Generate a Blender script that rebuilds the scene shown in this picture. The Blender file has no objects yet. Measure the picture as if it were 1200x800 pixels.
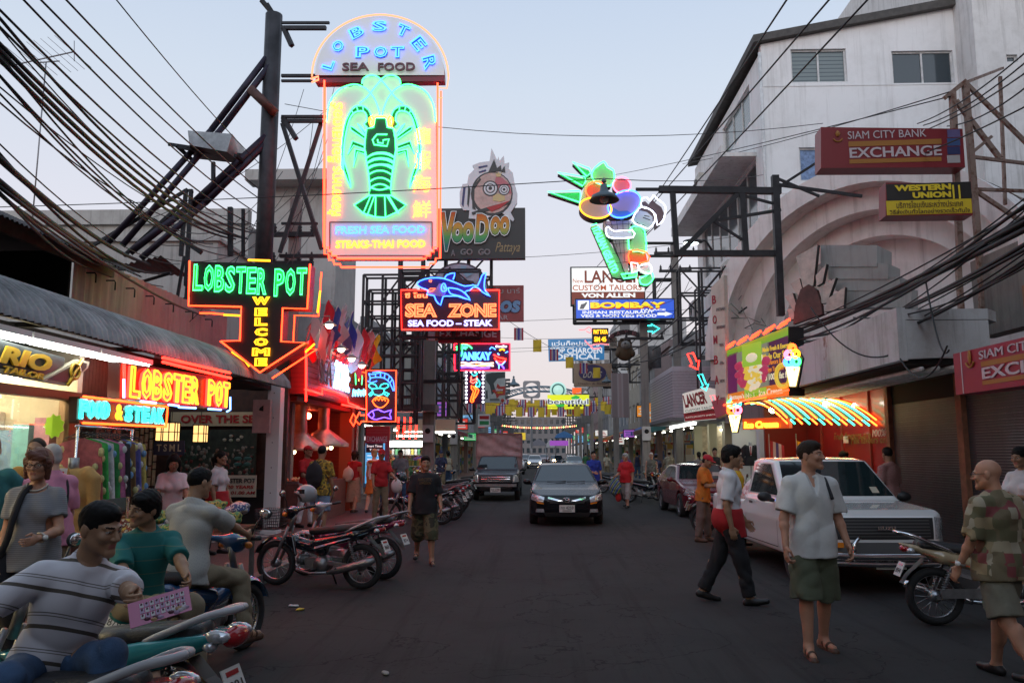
import bpy,math as da_,random
import numpy as np
from mathutils import Vector as ba_,Matrix as ca_
random.seed(7)
RNG=np.random.default_rng(7)
C=bpy.context.scene.collection
scn=bpy.context.scene
R=da_.radians
# ---- camera
FPX,EYE=950.0,1.72
YAW,PITCH=da_.atan(30/FPX),da_.atan(130/FPX)
cam_d=bpy.data.cameras.new('camera')
cam_d.sensor_width=36
cam_d.lens=FPX/1200*36
cam_d.clip_start,cam_d.clip_end=0.05,3000
cam=bpy.data.objects.new('camera',cam_d)
C.objects.link(cam)
CAMR=ca_.Rotation(YAW,3,'Z')@ca_.Rotation(da_.pi/2+PITCH,3,'X')
cam.matrix_world=ca_.Translation((0,0,EYE))@CAMR.to_4x4()
scn.camera=cam
# ---- sky, sun, exposure
SUN_EL,SUN_AZ=R(14),R(192)
world=bpy.data.worlds.new('World')
scn.world=world
world.use_nodes=True
nt=world.node_tree
nt.nodes.clear()
out=nt.nodes.new('ShaderNodeOutputWorld')
sky=nt.nodes.new('ShaderNodeTexSky')
sky.sky_type='NISHITA'
sky.sun_disc=False
sky.sun_elevation,sky.sun_rotation=R(1.5),SUN_AZ
sky.air_density,sky.dust_density,sky.ozone_density=1.0,1.5,2.0
bg1=nt.nodes.new('ShaderNodeBackground')
bg1.inputs['Strength'].default_value=0.05
nt.links.new(sky.outputs[0],bg1.inputs[0])
tc=nt.nodes.new('ShaderNodeTexCoord')
sep=nt.nodes.new('ShaderNodeSeparateXYZ')
nt.links.new(tc.outputs['Generated'],sep.inputs[0])
ramp=nt.nodes.new('ShaderNodeValToRGB')
cr=ramp.color_ramp
cr.elements[0].position,cr.elements[0].color=0.0,(0.74,0.64,0.65,1)
cr.elements[1].position,cr.elements[1].color=1.0,(0.36,0.46,0.60,1)
for p_,c_ in((0.14,(0.72,0.66,0.69,1)),(0.27,(0.67,0.67,0.745,1)),(0.42,(0.58,0.645,0.745,1)),(0.60,(0.44,0.54,0.71,1))):
 e_=cr.elements.new(p_)
 e_.color=c_
nt.links.new(sep.outputs[2],ramp.inputs[0])
glow=nt.nodes.new('ShaderNodeMapRange')
glow.inputs[1].default_value,glow.inputs[2].default_value=0.25,-0.9
glow.inputs[3].default_value,glow.inputs[4].default_value=0.95,1.7
nt.links.new(sep.outputs[1],glow.inputs[0])
bg2=nt.nodes.new('ShaderNodeBackground')
nt.links.new(ramp.outputs[0],bg2.inputs[0])
nt.links.new(glow.outputs[0],bg2.inputs[1])
addw=nt.nodes.new('ShaderNodeAddShader')
nt.links.new(bg1.outputs[0],addw.inputs[0])
nt.links.new(bg2.outputs[0],addw.inputs[1])
nt.links.new(addw.outputs[0],out.inputs[0])
sun_d=bpy.data.lights.new('sun','SUN')
sun_d.energy,sun_d.angle,sun_d.color=0.5,R(30),(1.0,0.94,0.87)
sun=bpy.data.objects.new('sun',sun_d)
C.objects.link(sun)
sun.rotation_euler=(R(90)-SUN_EL,0,R(180)-SUN_AZ)
vs=scn.view_settings
vs.view_transform,vs.look,vs.exposure,vs.gamma='Standard','None',0.2,1.0
vs.use_curve_mapping=False
scn.cycles.use_denoising=True
scn.cycles.max_bounces=6
scn.cycles.sample_clamp_indirect=4.0
# ---- pixel rays of the 1200x800 photograph -> world points
def ray(px,py):
 return CAMR@ba_(((px-600)/FPX,(400-py)/FPX,-1))
CAMP=ba_((0,0,EYE))
def at(px,py,Y):
 d=ray(px,py)
 return CAMP+d*(Y/d.y)
def atx(px,py,X):
 d=ray(px,py)
 return CAMP+d*(X/d.x)
def gnd(px,py,z=0.0):
 d=ray(px,py)
 return CAMP+d*((z-EYE)/d.z)
 # ---- materials
MATS={}
def mat(name,col,rough=0.6,metal=0.0,var=0.0,vscale=6.0,bump=0.0,bscale=40.0,spec=None,trans=0.0,coat=0.0,alpha=1.0,dirt=None):
 if name in MATS:
  return MATS[name]
 m=bpy.data.materials.new(name)
 m.use_nodes=True
 n=m.node_tree
 b=n.nodes['Principled BSDF']
 b.inputs['Base Color'].default_value=(*col,1)
 b.inputs['Roughness'].default_value=rough
 b.inputs['Metallic'].default_value=metal
 if spec is not None:
  b.inputs['Specular IOR Level'].default_value=spec
 b.inputs['Transmission Weight'].default_value=trans
 b.inputs['Coat Weight'].default_value=coat
 b.inputs['Alpha'].default_value=alpha
 if var or bump or dirt:
  t=n.nodes.new('ShaderNodeTexCoord')
 if var or dirt:
  nz=n.nodes.new('ShaderNodeTexNoise')
  nz.inputs['Scale'].default_value=vscale
  nz.inputs['Detail'].default_value=6
  nz.inputs['Roughness'].default_value=0.65
  n.links.new(t.outputs['Object'],nz.inputs['Vector'])
  r=n.nodes.new('ShaderNodeValToRGB')
  lo=dirt if dirt else tuple(c*(1-var)for c in col)
  hi=col if dirt else tuple(min(1,c*(1+var))for c in col)
  r.color_ramp.elements[0].position,r.color_ramp.elements[0].color=0.34,(*lo,1)
  r.color_ramp.elements[1].position,r.color_ramp.elements[1].color=(0.52 if dirt else 0.66),(*hi,1)
  n.links.new(nz.outputs[0],r.inputs[0])
  n.links.new(r.outputs[0],b.inputs['Base Color'])
 if bump:
  nb=n.nodes.new('ShaderNodeTexNoise')
  nb.inputs['Scale'].default_value=bscale
  nb.inputs['Detail'].default_value=4
  n.links.new(t.outputs['Object'],nb.inputs['Vector'])
  bp=n.nodes.new('ShaderNodeBump')
  bp.inputs['Strength'].default_value=bump
  bp.inputs['Distance'].default_value=0.02
  n.links.new(nb.outputs[0],bp.inputs['Height'])
  n.links.new(bp.outputs[0],b.inputs['Normal'])
 MATS[name]=m
 return m
def ja_(name,col,strength,base=None):
 if name in MATS:
  return MATS[name]
 m=bpy.data.materials.new(name)
 m.use_nodes=True
 b=m.node_tree.nodes['Principled BSDF']
 b.inputs['Base Color'].default_value=(*(base or tuple(c*.6 for c in col)),1)
 b.inputs['Emission Color'].default_value=(*col,1)
 b.inputs['Emission Strength'].default_value=strength
 b.inputs['Roughness'].default_value=0.3
 MATS[name]=m
 return m
def wa_(name,kind,cols,scale=10.0,rot=(0,0,0),rough=0.8,pos=(0.0,0.5),stretch=(1,1,1),emis=0.0,detail=2.0,gap=0.5):
 if name in MATS:
  return MATS[name]
 m=bpy.data.materials.new(name)
 m.use_nodes=True
 n=m.node_tree
 b=n.nodes['Principled BSDF']
 b.inputs['Roughness'].default_value=rough
 t=n.nodes.new('ShaderNodeTexCoord')
 mp=n.nodes.new('ShaderNodeMapping')
 mp.inputs['Rotation'].default_value=rot
 mp.inputs['Scale'].default_value=stretch
 n.links.new(t.outputs['Object'],mp.inputs[0])
 r=n.nodes.new('ShaderNodeValToRGB')
 r.color_ramp.interpolation='CONSTANT' if kind in('band','patch','spots')else 'LINEAR'
 while len(r.color_ramp.elements)<len(cols):
  r.color_ramp.elements.new(0.5)
 for i,c in enumerate(cols):
  r.color_ramp.elements[i].position=pos[i]if len(pos)==len(cols)else i/len(cols)
  r.color_ramp.elements[i].color=(*c,1)
 res=r.outputs[0]
 if kind in('band','wave'):
  w=n.nodes.new('ShaderNodeTexWave')
  w.wave_type,w.bands_direction,w.wave_profile='BANDS','Z','SAW' if kind=='band' else 'SIN'
  w.inputs['Scale'].default_value=scale
  w.inputs['Distortion'].default_value=0.25
  w.inputs['Detail'].default_value=0
  n.links.new(mp.outputs[0],w.inputs[0])
  n.links.new(w.outputs['Fac'],r.inputs[0])
 elif kind=='patch':
  v=n.nodes.new('ShaderNodeTexVoronoi')
  v.distance='CHEBYCHEV'
  v.inputs['Randomness'].default_value=.35
  v.inputs['Scale'].default_value=scale
  n.links.new(mp.outputs[0],v.inputs[0])
  s=n.nodes.new('ShaderNodeSeparateColor')
  n.links.new(v.outputs['Color'],s.inputs[0])
  n.links.new(s.outputs[0],r.inputs[0])
 elif kind in('noise','spots'):
  v=n.nodes.new('ShaderNodeTexNoise')
  v.inputs['Scale'].default_value=scale
  v.inputs['Detail'].default_value=detail
  n.links.new(mp.outputs[0],v.inputs[0])
  n.links.new(v.outputs[0],r.inputs[0])
 elif kind=='brick':
  v=n.nodes.new('ShaderNodeTexBrick')
  v.inputs['Scale'].default_value=scale
  v.inputs['Color1'].default_value=(*cols[0],1)
  v.inputs['Color2'].default_value=(*cols[1],1)
  v.inputs['Mortar'].default_value=(*cols[2],1)
  v.inputs['Mortar Size'].default_value=0.02*gap*2
  n.links.new(mp.outputs[0],v.inputs[0])
  res=v.outputs[0]
 elif kind=='check':
  v=n.nodes.new('ShaderNodeTexChecker')
  v.inputs['Scale'].default_value=scale
  v.inputs['Color1'].default_value=(*cols[0],1)
  v.inputs['Color2'].default_value=(*cols[1],1)
  n.links.new(mp.outputs[0],v.inputs[0])
  res=v.outputs[0]
 n.links.new(res,b.inputs['Base Color'])
 if emis:
  n.links.new(res,b.inputs['Emission Color'])
  b.inputs['Emission Strength'].default_value=emis
 MATS[name]=m
 return m
def xa_(name,col,stain,rough=0.8,scale=1.4,amount=0.5,rust=None):
 if name in MATS:
  return MATS[name]
 m=bpy.data.materials.new(name)
 m.use_nodes=True
 n=m.node_tree
 b=n.nodes['Principled BSDF']
 b.inputs['Roughness'].default_value=rough
 t=n.nodes.new('ShaderNodeTexCoord')
 def noise(sc,st,det):
  mp=n.nodes.new('ShaderNodeMapping')
  mp.inputs['Scale'].default_value=st
  n.links.new(t.outputs['Object'],mp.inputs[0])
  z=n.nodes.new('ShaderNodeTexNoise')
  z.inputs['Scale'].default_value=sc
  z.inputs['Detail'].default_value=det
  z.inputs['Roughness'].default_value=0.7
  n.links.new(mp.outputs[0],z.inputs[0])
  return z.outputs[0]
 def step(src,a,bb):
  r=n.nodes.new('ShaderNodeMapRange')
  r.inputs[1].default_value,r.inputs[2].default_value=a,bb
  n.links.new(src,r.inputs[0])
  return r.outputs[0]
 def mix(fac,c1,c2,k=1.0):
  x=n.nodes.new('ShaderNodeMix')
  x.data_type='RGBA'
  mm=n.nodes.new('ShaderNodeMath')
  mm.operation='MULTIPLY'
  mm.inputs[1].default_value=k
  n.links.new(fac,mm.inputs[0])
  n.links.new(mm.outputs[0],x.inputs[0])
  if isinstance(c1,tuple):
   x.inputs[6].default_value=(*c1,1)
  else:
   n.links.new(c1,x.inputs[6])
  x.inputs[7].default_value=(*c2,1)
  return x.outputs[2]
 c=mix(step(noise(scale,(1,1,1),8),0.45,0.75),col,stain,amount)
 c=mix(step(noise(scale*2.2,(2.2,2.2,0.12),6),0.52,0.72),c,tuple(q*0.55 for q in stain),amount)
 if rust:
  c=mix(step(noise(scale*1.3,(1,1,0.7),9),0.60,0.66),c,rust,0.85)
 n.links.new(c,b.inputs['Base Color'])
 bp=n.nodes.new('ShaderNodeBump')
 bp.inputs['Strength'].default_value=0.25
 n.links.new(noise(25,(1,1,1),5),bp.inputs['Height'])
 n.links.new(bp.outputs[0],b.inputs['Normal'])
 MATS[name]=m
 return m
 # ---- mesh builder
def rotz(a):
 return ca_.Rotation(a,4,'Z')
class MB:
 def __init__(s):
  s.v,s.f,s.m,s.s=[],[],[],[]
 def add(s,vs,fs,m=0,smooth=False,M=None):
  o=len(s.v)
  if M is not None:
   vs=[M@ba_(p)for p in vs]
  s.v.extend([tuple(p)for p in vs])
  s.f.extend([tuple(i+o for i in f)for f in fs])
  s.m.extend([m]*len(fs))
  s.s.extend([smooth]*len(fs))
  return s
 def box(s,c,d,m=0,M=None,rz=0.0,rx=0.0):
  x,y,z=d[0]/2,d[1]/2,d[2]/2
  vs=[ba_((a*x,b*y,q*z))for a in(-1,1)for b in(-1,1)for q in(-1,1)]
  T=ca_.Translation(c)@rotz(rz)@ca_.Rotation(rx,4,'X')
  if M is not None:
   T=M@T
  return s.add(vs,[(0,1,3,2),(4,6,7,5),(0,4,5,1),(2,3,7,6),(0,2,6,4),(1,5,7,3)],m,False,T)
 def bx(s,a,b,m=0,M=None):
  return s.box([(a[i]+b[i])/2 for i in range(3)],[abs(b[i]-a[i])for i in range(3)],m,M)
 def beam(s,p,q,w,h=None,m=0,M=None):
  p,q=ba_(p),ba_(q)
  d=q-p
  L=d.length
  if L<1e-6:
   return s
  T=ca_.Translation((p+q)/2)@d.to_track_quat('Z','Y').to_matrix().to_4x4()
  return s.box((0,0,0),(w,h or w,L),m,T if M is None else M@T)
 def ga_(s,pts,r,n=6,m=0,closed=False,cap=True,M=None):
  P=[ba_(p)for p in pts]
  k=len(P)
  rs=r if isinstance(r,(list,tuple))else[r]*k
  vs,fs=[],[]
  up=ba_((0,0,1))
  for i in range(k):
   a=P[(i-1)%k]if(closed or i>0)else P[i]
   b=P[(i+1)%k]if(closed or i<k-1)else P[i]
   t=(b-a)
   t=t.normalized()if t.length>1e-9 else ba_((0,0,1))
   if i==0:
    u=t.cross(up)
    if u.length<0.1:
     u=t.cross(ba_((0,1,0)))
   else:
    u=u-t*u.dot(t)
    if u.length<1e-6:
     u=t.orthogonal()
   u.normalize()
   w=t.cross(u)
   for j in range(n):
    an=2*da_.pi*j/n
    vs.append(P[i]+(u*da_.cos(an)+w*da_.sin(an))*rs[i])
  for i in range(k if closed else k-1):
   i2=(i+1)%k
   for j in range(n):
    j2=(j+1)%n
    fs.append((i*n+j,i*n+j2,i2*n+j2,i2*n+j))
  if cap and not closed:
   fs.append(tuple(range(n-1,-1,-1)))
   fs.append(tuple((k-1)*n+j for j in range(n)))
  return s.add(vs,fs,m,True,M)
 def ia_(s,ea_,a,b,plane='xz',m=0,M=None,me=None):
  n=len(ea_)
  def pt(u,w,t):
   return{'xz':(u,t,w),'xy':(u,w,t),'yz':(t,u,w)}[plane]
  vs=[pt(u,w,a)for u,w in ea_]+[pt(u,w,b)for u,w in ea_]
  s.add(vs,[tuple(range(n)),tuple(range(2*n-1,n-1,-1))],m,False,M)
  s.add(vs,[(i,n+i,n+(i+1)%n,(i+1)%n)for i in range(n)],m if me is None else me,False,M)
  return s
 def lathe(s,prof,n=16,c=(0,0,0),m=0,M=None,smooth=True):
  vs=[(c[0]+r*da_.cos(2*da_.pi*j/n),c[1]+r*da_.sin(2*da_.pi*j/n),c[2]+z)for r,z in prof for j in range(n)]
  fs=[(i*n+j,i*n+(j+1)%n,(i+1)*n+(j+1)%n,(i+1)*n+j)for i in range(len(prof)-1)for j in range(n)]
  return s.add(vs,fs,m,smooth,M)
 def torus(s,c,Rr,r,axis='X',n=28,k=8,m=0,M=None,a0=0.0,a1=2*da_.pi):
  full=abs(a1-a0)>6.28
  pts=[]
  for i in range(n if full else n+1):
   a=a0+(a1-a0)*i/n
   u,w=Rr*da_.cos(a),Rr*da_.sin(a)
   pts.append({'X':(c[0],c[1]+u,c[2]+w),'Y':(c[0]+u,c[1],c[2]+w),'Z':(c[0]+u,c[1]+w,c[2])}[axis])
  return s.ga_(pts,r,k,m,closed=full,M=M)
 def ra_(s,c,r,n=12,k=8,m=0,M=None):
  r=r if isinstance(r,(tuple,list))else(r,r,r)
  prof=[(da_.sin(da_.pi*i/k),-da_.cos(da_.pi*i/k))for i in range(k+1)]
  vs=[(c[0]+r[0]*a*da_.cos(2*da_.pi*j/n),c[1]+r[1]*a*da_.sin(2*da_.pi*j/n),c[2]+r[2]*z)for a,z in prof for j in range(n)]
  fs=[(i*n+j,i*n+(j+1)%n,(i+1)*n+(j+1)%n,(i+1)*n+j)for i in range(k)for j in range(n)]
  return s.add(vs,fs,m,True,M)
 def grid(s,fn,nu,nv,m=0,smooth=True,M=None,thick=0.0):
  vs=[fn(i/nu,j/nv)for i in range(nu+1)for j in range(nv+1)]
  fs=[(i*(nv+1)+j,(i+1)*(nv+1)+j,(i+1)*(nv+1)+j+1,i*(nv+1)+j+1)for i in range(nu)for j in range(nv)]
  return s.add(vs,fs,m,smooth,M)
 def text(s,body,cx,cz,w=None,h=None,y=0.0,m=0,mode='fill',t=0.01,bold=0.0,shear=0.0,M=None,seg=3,space=1.0):
  V,Fc=glyphs(body,mode,bold,shear,seg,space,t/(h if h else 0.2))
  lo,hi=V.min(0),V.max(0)
  sx=w/max(hi[0]-lo[0],1e-6)if w else None
  sy=h/max(hi[1]-lo[1],1e-6)if h else None
  sx=sx or sy
  sy=sy or sx
  X=(V[:,0]-(lo[0]+hi[0])/2)*sx+cx
  Z=(V[:,1]-(lo[1]+hi[1])/2)*sy+cz
  if mode=='fill':
   Y=y-(V[:,2]>0)*t
  else:
   Y=y-V[:,2]*sy
  return s.add([(a,b,c)for a,b,c in zip(X.tolist(),Y.tolist(),Z.tolist())],Fc,m,mode!='fill',M)
 def aa_(s,name,mats,parent=None,loc=None,rz=0.0):
  me=bpy.data.meshes.new(name)
  me.from_pydata(s.v,[],s.f)
  for q in(mats if isinstance(mats,(list,tuple))else[mats]):
   me.materials.append(q)
  me.polygons.foreach_set('material_index',s.m)
  me.polygons.foreach_set('use_smooth',s.s)
  me.update()
  o=bpy.data.objects.new(name,me)
  C.objects.link(o)
  if parent:
   o.parent=parent
  if loc is not None:
   o.location=loc
  o.rotation_euler.z=rz
  return o
_GL={}
def glyphs(body,mode,bold,shear,seg,space,rel):
 key=(body,mode,bold,shear,seg,space,round(rel,3))
 if key in _GL:
  return _GL[key]
 c=bpy.data.curves.new('lettering','FONT')
 c.body,c.offset,c.shear,c.resolution_u,c.space_character=body,bold,shear,seg,space
 if mode=='fill':
  c.extrude=0.01
 else:
  c.fill_mode,c.bevel_depth,c.bevel_resolution='NONE',max(0.006,rel*0.72),0
 o=bpy.data.objects.new('lettering',c)
 C.objects.link(o)
 dg=bpy.context.evaluated_depsgraph_get()
 me=bpy.data.meshes.new_from_object(o.evaluated_get(dg))
 V=np.empty(len(me.vertices)*3)
 me.vertices.foreach_get('co',V)
 V=V.reshape(-1,3)
 Fc=[tuple(p.vertices)for p in me.polygons]
 bpy.data.objects.remove(o)
 bpy.data.curves.remove(c)
 bpy.data.meshes.remove(me)
 if len(V)==0:
  V,Fc=np.zeros((3,3)),[]
 _GL[key]=(V,Fc)
 return _GL[key]
 # ---- things
def tag(o,label=None,cat=None,group=None,kind=None):
 for k,v in(('label',label),('category',cat),('group',group),('kind',kind)):
  if v:
   o[k]=v
 return o
def fa_(name,label,cat,loc=(0,0,0),rz=0.0,group=None):
 o=bpy.data.objects.new(name,None)
 C.objects.link(o)
 o.location=loc
 o.rotation_euler.z=rz
 o.empty_display_size=0.1
 return tag(o,label,cat,group)
def dup(root,loc,rz=0.0,label=None,group=None,scale=None):
 def cp(o,par):
  c=o.copy()
  C.objects.link(c)
  c.parent=par
  for ch in kids.get(o.name,()):
   cp(ch,c)
  return c
 kids={}
 stack=[root]
 while stack:
  o=stack.pop()
  kids[o.name]=list(o.children)
  stack.extend(o.children)
 r=cp(root,None)
 r.location=loc
 r.rotation_euler.z=rz
 if scale:
  r.scale=(scale,)*3
 return tag(r,label,None,group)
def bb_(root,pairs):
 st=[root]
 while st:
  o=st.pop()
  st.extend(o.children)
  if o.type=='MESH':
   for i,sl in enumerate(o.material_slots):
    mm=sl.material
    if mm and mm.name in pairs:
     sl.link='OBJECT'
     sl.material=pairs[mm.name]
class Sign:
 def __init__(s,px,py,Y=None,X=None,rz=0.0,p=None):
  s.o=p if p is not None else(at(px,py,Y)if Y is not None else atx(px,py,X))
  s.rz=rz
  s.n=ba_((da_.sin(rz),-da_.cos(rz),0))
  s.u=ba_((da_.cos(rz),da_.sin(rz),0))
 def __call__(s,px,py):
  d=ray(px,py)
  t=(s.o-CAMP).dot(s.n)/d.dot(s.n)
  q=CAMP+d*t-s.o
  return(q.dot(s.u),q.z)
 def ea_(s,pts,x0=0,y0=0,k=1.0):
  return[s(x0+a/k,y0+b/k)for a,b in pts]
 def rect(s,x0,y0,x1,y1):
  xm,ym=(x0+x1)/2,(y0+y1)/2
  return(s(xm,ym)[0],s(xm,ym)[1],s(x1,ym)[0]-s(x0,ym)[0],s(xm,y0)[1]-s(xm,y1)[1])
def pa_(pts,closed=False,sub=4):
 P=[ba_(p)for p in pts]
 n=len(P)
 if n<3:
  return P
 o=[]
 for i in range(n if closed else n-1):
  p0=P[(i-1)%n]if closed or i>0 else P[0]
  p1,p2=P[i],P[(i+1)%n]
  p3=P[(i+2)%n]if closed or i<n-2 else P[-1]
  for k in range(sub):
   t=k/sub
   o.append(0.5*((2*p1)+(p2-p0)*t+(2*p0-5*p1+4*p2-p3)*t*t+(3*p1-p0-3*p2+p3)*t**3))
 if not closed:
  o.append(P[-1])
 return o
def ha_(mb,pts2,r=0.012,y=-0.05,m=0,closed=False,sub=0,n=5):
 P=[(a,y,b)for a,b in pts2]
 if sub:
  P=pa_(P,closed,sub)
 mb.ga_(P,r,n,m,closed)
 # ---- distance fields meshed by surface nets
def smin(a,b,k):
 if k<=0:
  return np.minimum(a,b)
 h=np.maximum(k-np.abs(a-b),0)/k
 return np.minimum(a,b)-h*h*k*0.25
def smax(a,b,k):
 return-smin(-a,-b,k)
def sd_poly(px,py,ea_):
 px,py=np.broadcast_arrays(px,py)
 d=np.full(px.shape,1e9)
 sg=np.ones(px.shape)
 n=len(ea_)
 for i in range(n):
  ax,ay=ea_[i]
  bx,by=ea_[i-1]
  ex,ey=bx-ax,by-ay
  wx,wy=px-ax,py-ay
  t=np.clip((wx*ex+wy*ey)/(ex*ex+ey*ey+1e-12),0,1)
  d=np.minimum(d,(wx-ex*t)**2+(wy-ey*t)**2)
  c1,c2,c3=py>=ay,py<by,ex*wy>ey*wx
  fl=(c1&c2&c3)|(~c1&~c2&~c3)
  sg=np.where(fl,-sg,sg)
 return sg*np.sqrt(d)
def nets(vals,lo,vox):
 neg=vals<0
 nx,ny,nz=vals.shape
 cnt=np.zeros((nx-1,ny-1,nz-1),np.int8)
 for dx in(0,1):
  for dy in(0,1):
   for dz in(0,1):
    cnt+=neg[dx:nx-1+dx,dy:ny-1+dy,dz:nz-1+dz]
 cells=np.argwhere((cnt>0)&(cnt<8))
 if len(cells)==0:
  return np.zeros((0,3)),[]
 idx=np.full(cnt.shape,-1,np.int64)
 idx[cells[:,0],cells[:,1],cells[:,2]]=np.arange(len(cells))
 acc=np.zeros((len(cells),3))
 num=np.zeros(len(cells))
 cor=[(a,b,c)for a in(0,1)for b in(0,1)for c in(0,1)]
 cv={q:vals[cells[:,0]+q[0],cells[:,1]+q[1],cells[:,2]+q[2]]for q in cor}
 for a in cor:
  for ax in range(3):
   if a[ax]==0:
    b=list(a)
    b[ax]=1
    va,vb=cv[a],cv[tuple(b)]
    cross=(va<0)!=(vb<0)
    t=np.where(cross,va/np.where(cross,va-vb,1),0)
    for j in range(3):
     acc[:,j]+=np.where(cross,a[j]+(t if j==ax else 0),0)
    num+=cross
 V=(cells+acc/num[:,None])*vox+np.array(lo)
 Q=[]
 for ax in range(3):
  b,c=(ax+1)%3,(ax+2)%3
  s0=[slice(None)]*3
  s1=[slice(None)]*3
  s0[ax],s1[ax]=slice(0,-1),slice(1,None)
  ed=np.argwhere(neg[tuple(s0)]!=neg[tuple(s1)])
  ok=(ed[:,b]>0)&(ed[:,c]>0)&(ed[:,b]<vals.shape[b]-1)&(ed[:,c]<vals.shape[c]-1)
  ed=ed[ok]
  if len(ed)==0:
   continue
  g=[]
  for db,dc in((1,1),(0,1),(0,0),(1,0)):
   e=ed.copy()
   e[:,b]-=db
   e[:,c]-=dc
   g.append(idx[e[:,0],e[:,1],e[:,2]])
  q=np.stack(g,1)
  fl=neg[ed[:,0],ed[:,1],ed[:,2]]
  q[~fl]=q[~fl][:,::-1]
  q=q[(q>=0).all(1)]
  Q.append(q)
 return V,np.concatenate(Q)
def mesh_field(fn,lo,hi,vox):
 ax=[np.arange(lo[i],hi[i]+vox,vox)for i in range(3)]
 v=fn(ax[0][:,None,None],ax[1][None,:,None],ax[2][None,None,:])
 v=np.broadcast_to(v,tuple(len(a)for a in ax))
 return nets(np.ascontiguousarray(v),lo,vox)
def cb_(name,V,Q,mats,parent=None,matidx=None,smooth=True):
 me=bpy.data.meshes.new(name)
 me.vertices.add(len(V))
 me.vertices.foreach_set('co',np.asarray(V,float).ravel())
 Q=np.asarray(Q)
 k=Q.shape[1]
 me.loops.add(len(Q)*k)
 me.loops.foreach_set('vertex_index',Q.ravel().astype(np.int32))
 me.polygons.add(len(Q))
 me.polygons.foreach_set('loop_start',np.arange(0,len(Q)*k,k,dtype=np.int32))
 me.polygons.foreach_set('use_smooth',np.full(len(Q),smooth))
 for q in(mats if isinstance(mats,(list,tuple))else[mats]):
  me.materials.append(q)
 if matidx is not None:
  me.polygons.foreach_set('material_index',np.asarray(matidx,np.int32))
 me.update(calc_edges=True)
 me.validate()
 o=bpy.data.objects.new(name,me)
 C.objects.link(o)
 if parent:
  o.parent=parent
 return o
class Blob:
 def __init__(s,lo,hi,vox):
  s.vox=vox
  s.lo=np.array(lo,float)
  s.n=np.maximum(4,np.ceil((np.array(hi)-s.lo)/vox).astype(int)+1)
  s.ax=[s.lo[i]+np.arange(s.n[i])*vox for i in range(3)]
  s.v=np.full(tuple(s.n),0.3)
 def _sub(s,lo,hi,mg):
  sl=[]
  for i in range(3):
   a=int(max(0,da_.floor((lo[i]-mg-s.lo[i])/s.vox)))
   b=int(min(s.n[i],da_.ceil((hi[i]+mg-s.lo[i])/s.vox)+1))
   if b<=a:
    return None
   sl.append(slice(a,b))
  return tuple(sl),s.ax[0][sl[0]][:,None,None],s.ax[1][sl[1]][None,:,None],s.ax[2][sl[2]][None,None,:]
 def _put(s,sl,d,k,op):
  if op=='u':
   s.v[sl]=smin(s.v[sl],d,k)
  elif op=='s':
   s.v[sl]=smax(s.v[sl],-d,k)
  return s
 def cone(s,a,b,ra,rb=None,k=0.02,op='u'):
  rb=ra if rb is None else rb
  a,b=np.array(a,float),np.array(b,float)
  r=max(ra,rb)
  q=s._sub(np.minimum(a,b)-r,np.maximum(a,b)+r,k+0.05)
  if q is None:
   return s
  sl,X,Y,Z=q
  d=b-a
  L2=max(float(d@d),1e-9)
  t=np.clip(((X-a[0])*d[0]+(Y-a[1])*d[1]+(Z-a[2])*d[2])/L2,0,1)
  ds=np.sqrt((X-a[0]-t*d[0])**2+(Y-a[1]-t*d[1])**2+(Z-a[2]-t*d[2])**2)-(ra+(rb-ra)*t)
  return s._put(sl,ds,k,op)
 def ell(s,c,r,M=None,k=0.02,op='u'):
  c=np.array(c,float)
  rm=max(r)
  q=s._sub(c-rm,c+rm,k+0.05)
  if q is None:
   return s
  sl,X,Y,Z=q
  X,Y,Z=X-c[0],Y-c[1],Z-c[2]
  if M is not None:
   m=np.array(M)[:3,:3].T
   X,Y,Z=(m[0,0]*X+m[0,1]*Y+m[0,2]*Z,m[1,0]*X+m[1,1]*Y+m[1,2]*Z,m[2,0]*X+m[2,1]*Y+m[2,2]*Z)
  k0=np.sqrt((X/r[0])**2+(Y/r[1])**2+(Z/r[2])**2)
  k1=np.sqrt((X/r[0]**2)**2+(Y/r[1]**2)**2+(Z/r[2]**2)**2)+1e-6
  ds=np.where(k0<1e-3,-min(r),k0*(k0-1)/k1)
  return s._put(sl,ds,k,op)
 def cut(s,p,n,k=0.0):
  n=ba_(n).normalized()
  d=(s.ax[0][:,None,None]-p[0])*n[0]+(s.ax[1][None,:,None]-p[1])*n[1]+(s.ax[2][None,None,:]-p[2])*n[2]
  s.v=smax(s.v,d,k)
  return s
 def cap(s,e,d,rad,L):
  e,d=ba_(e),ba_(d).normalized()
  q=s._sub(np.minimum(e,e+d*L)-rad,np.maximum(e,e+d*L)+rad,.02)
  if q is None:
   return s
  sl,X,Y,Z=q
  X,Y,Z=X-e.x,Y-e.y,Z-e.z
  t=X*d.x+Y*d.y+Z*d.z
  pr=np.sqrt(np.maximum(X*X+Y*Y+Z*Z-t*t,0))-rad
  return s._put(sl,np.maximum(np.maximum(-t,t-L),pr),.004,'s')
 def ripple(s,amp,fr,seed=0.0):
  X,Y,Z=s.ax[0][:,None,None],s.ax[1][None,:,None],s.ax[2][None,None,:]
  q=2.0*np.sin(fr*.45*(Y-Z*.6+.3*X)+seed)
  w=1-2*np.abs(np.sin(fr*.55*(X*.8+Z*.75)+q))
  w=w*(.55+.45*np.sin(fr*.5*(Z-X*.4+Y)+seed*1.7))+.45*(1-2*np.abs(np.sin(fr*.8*(X*.6-Y*.8-Z*.5)+seed*2.3+np.sin(fr*.5*Z))))
  s.v=s.v+amp*w
  return s
 def mesh(s):
  return nets(s.v,s.lo,s.vox)
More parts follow.
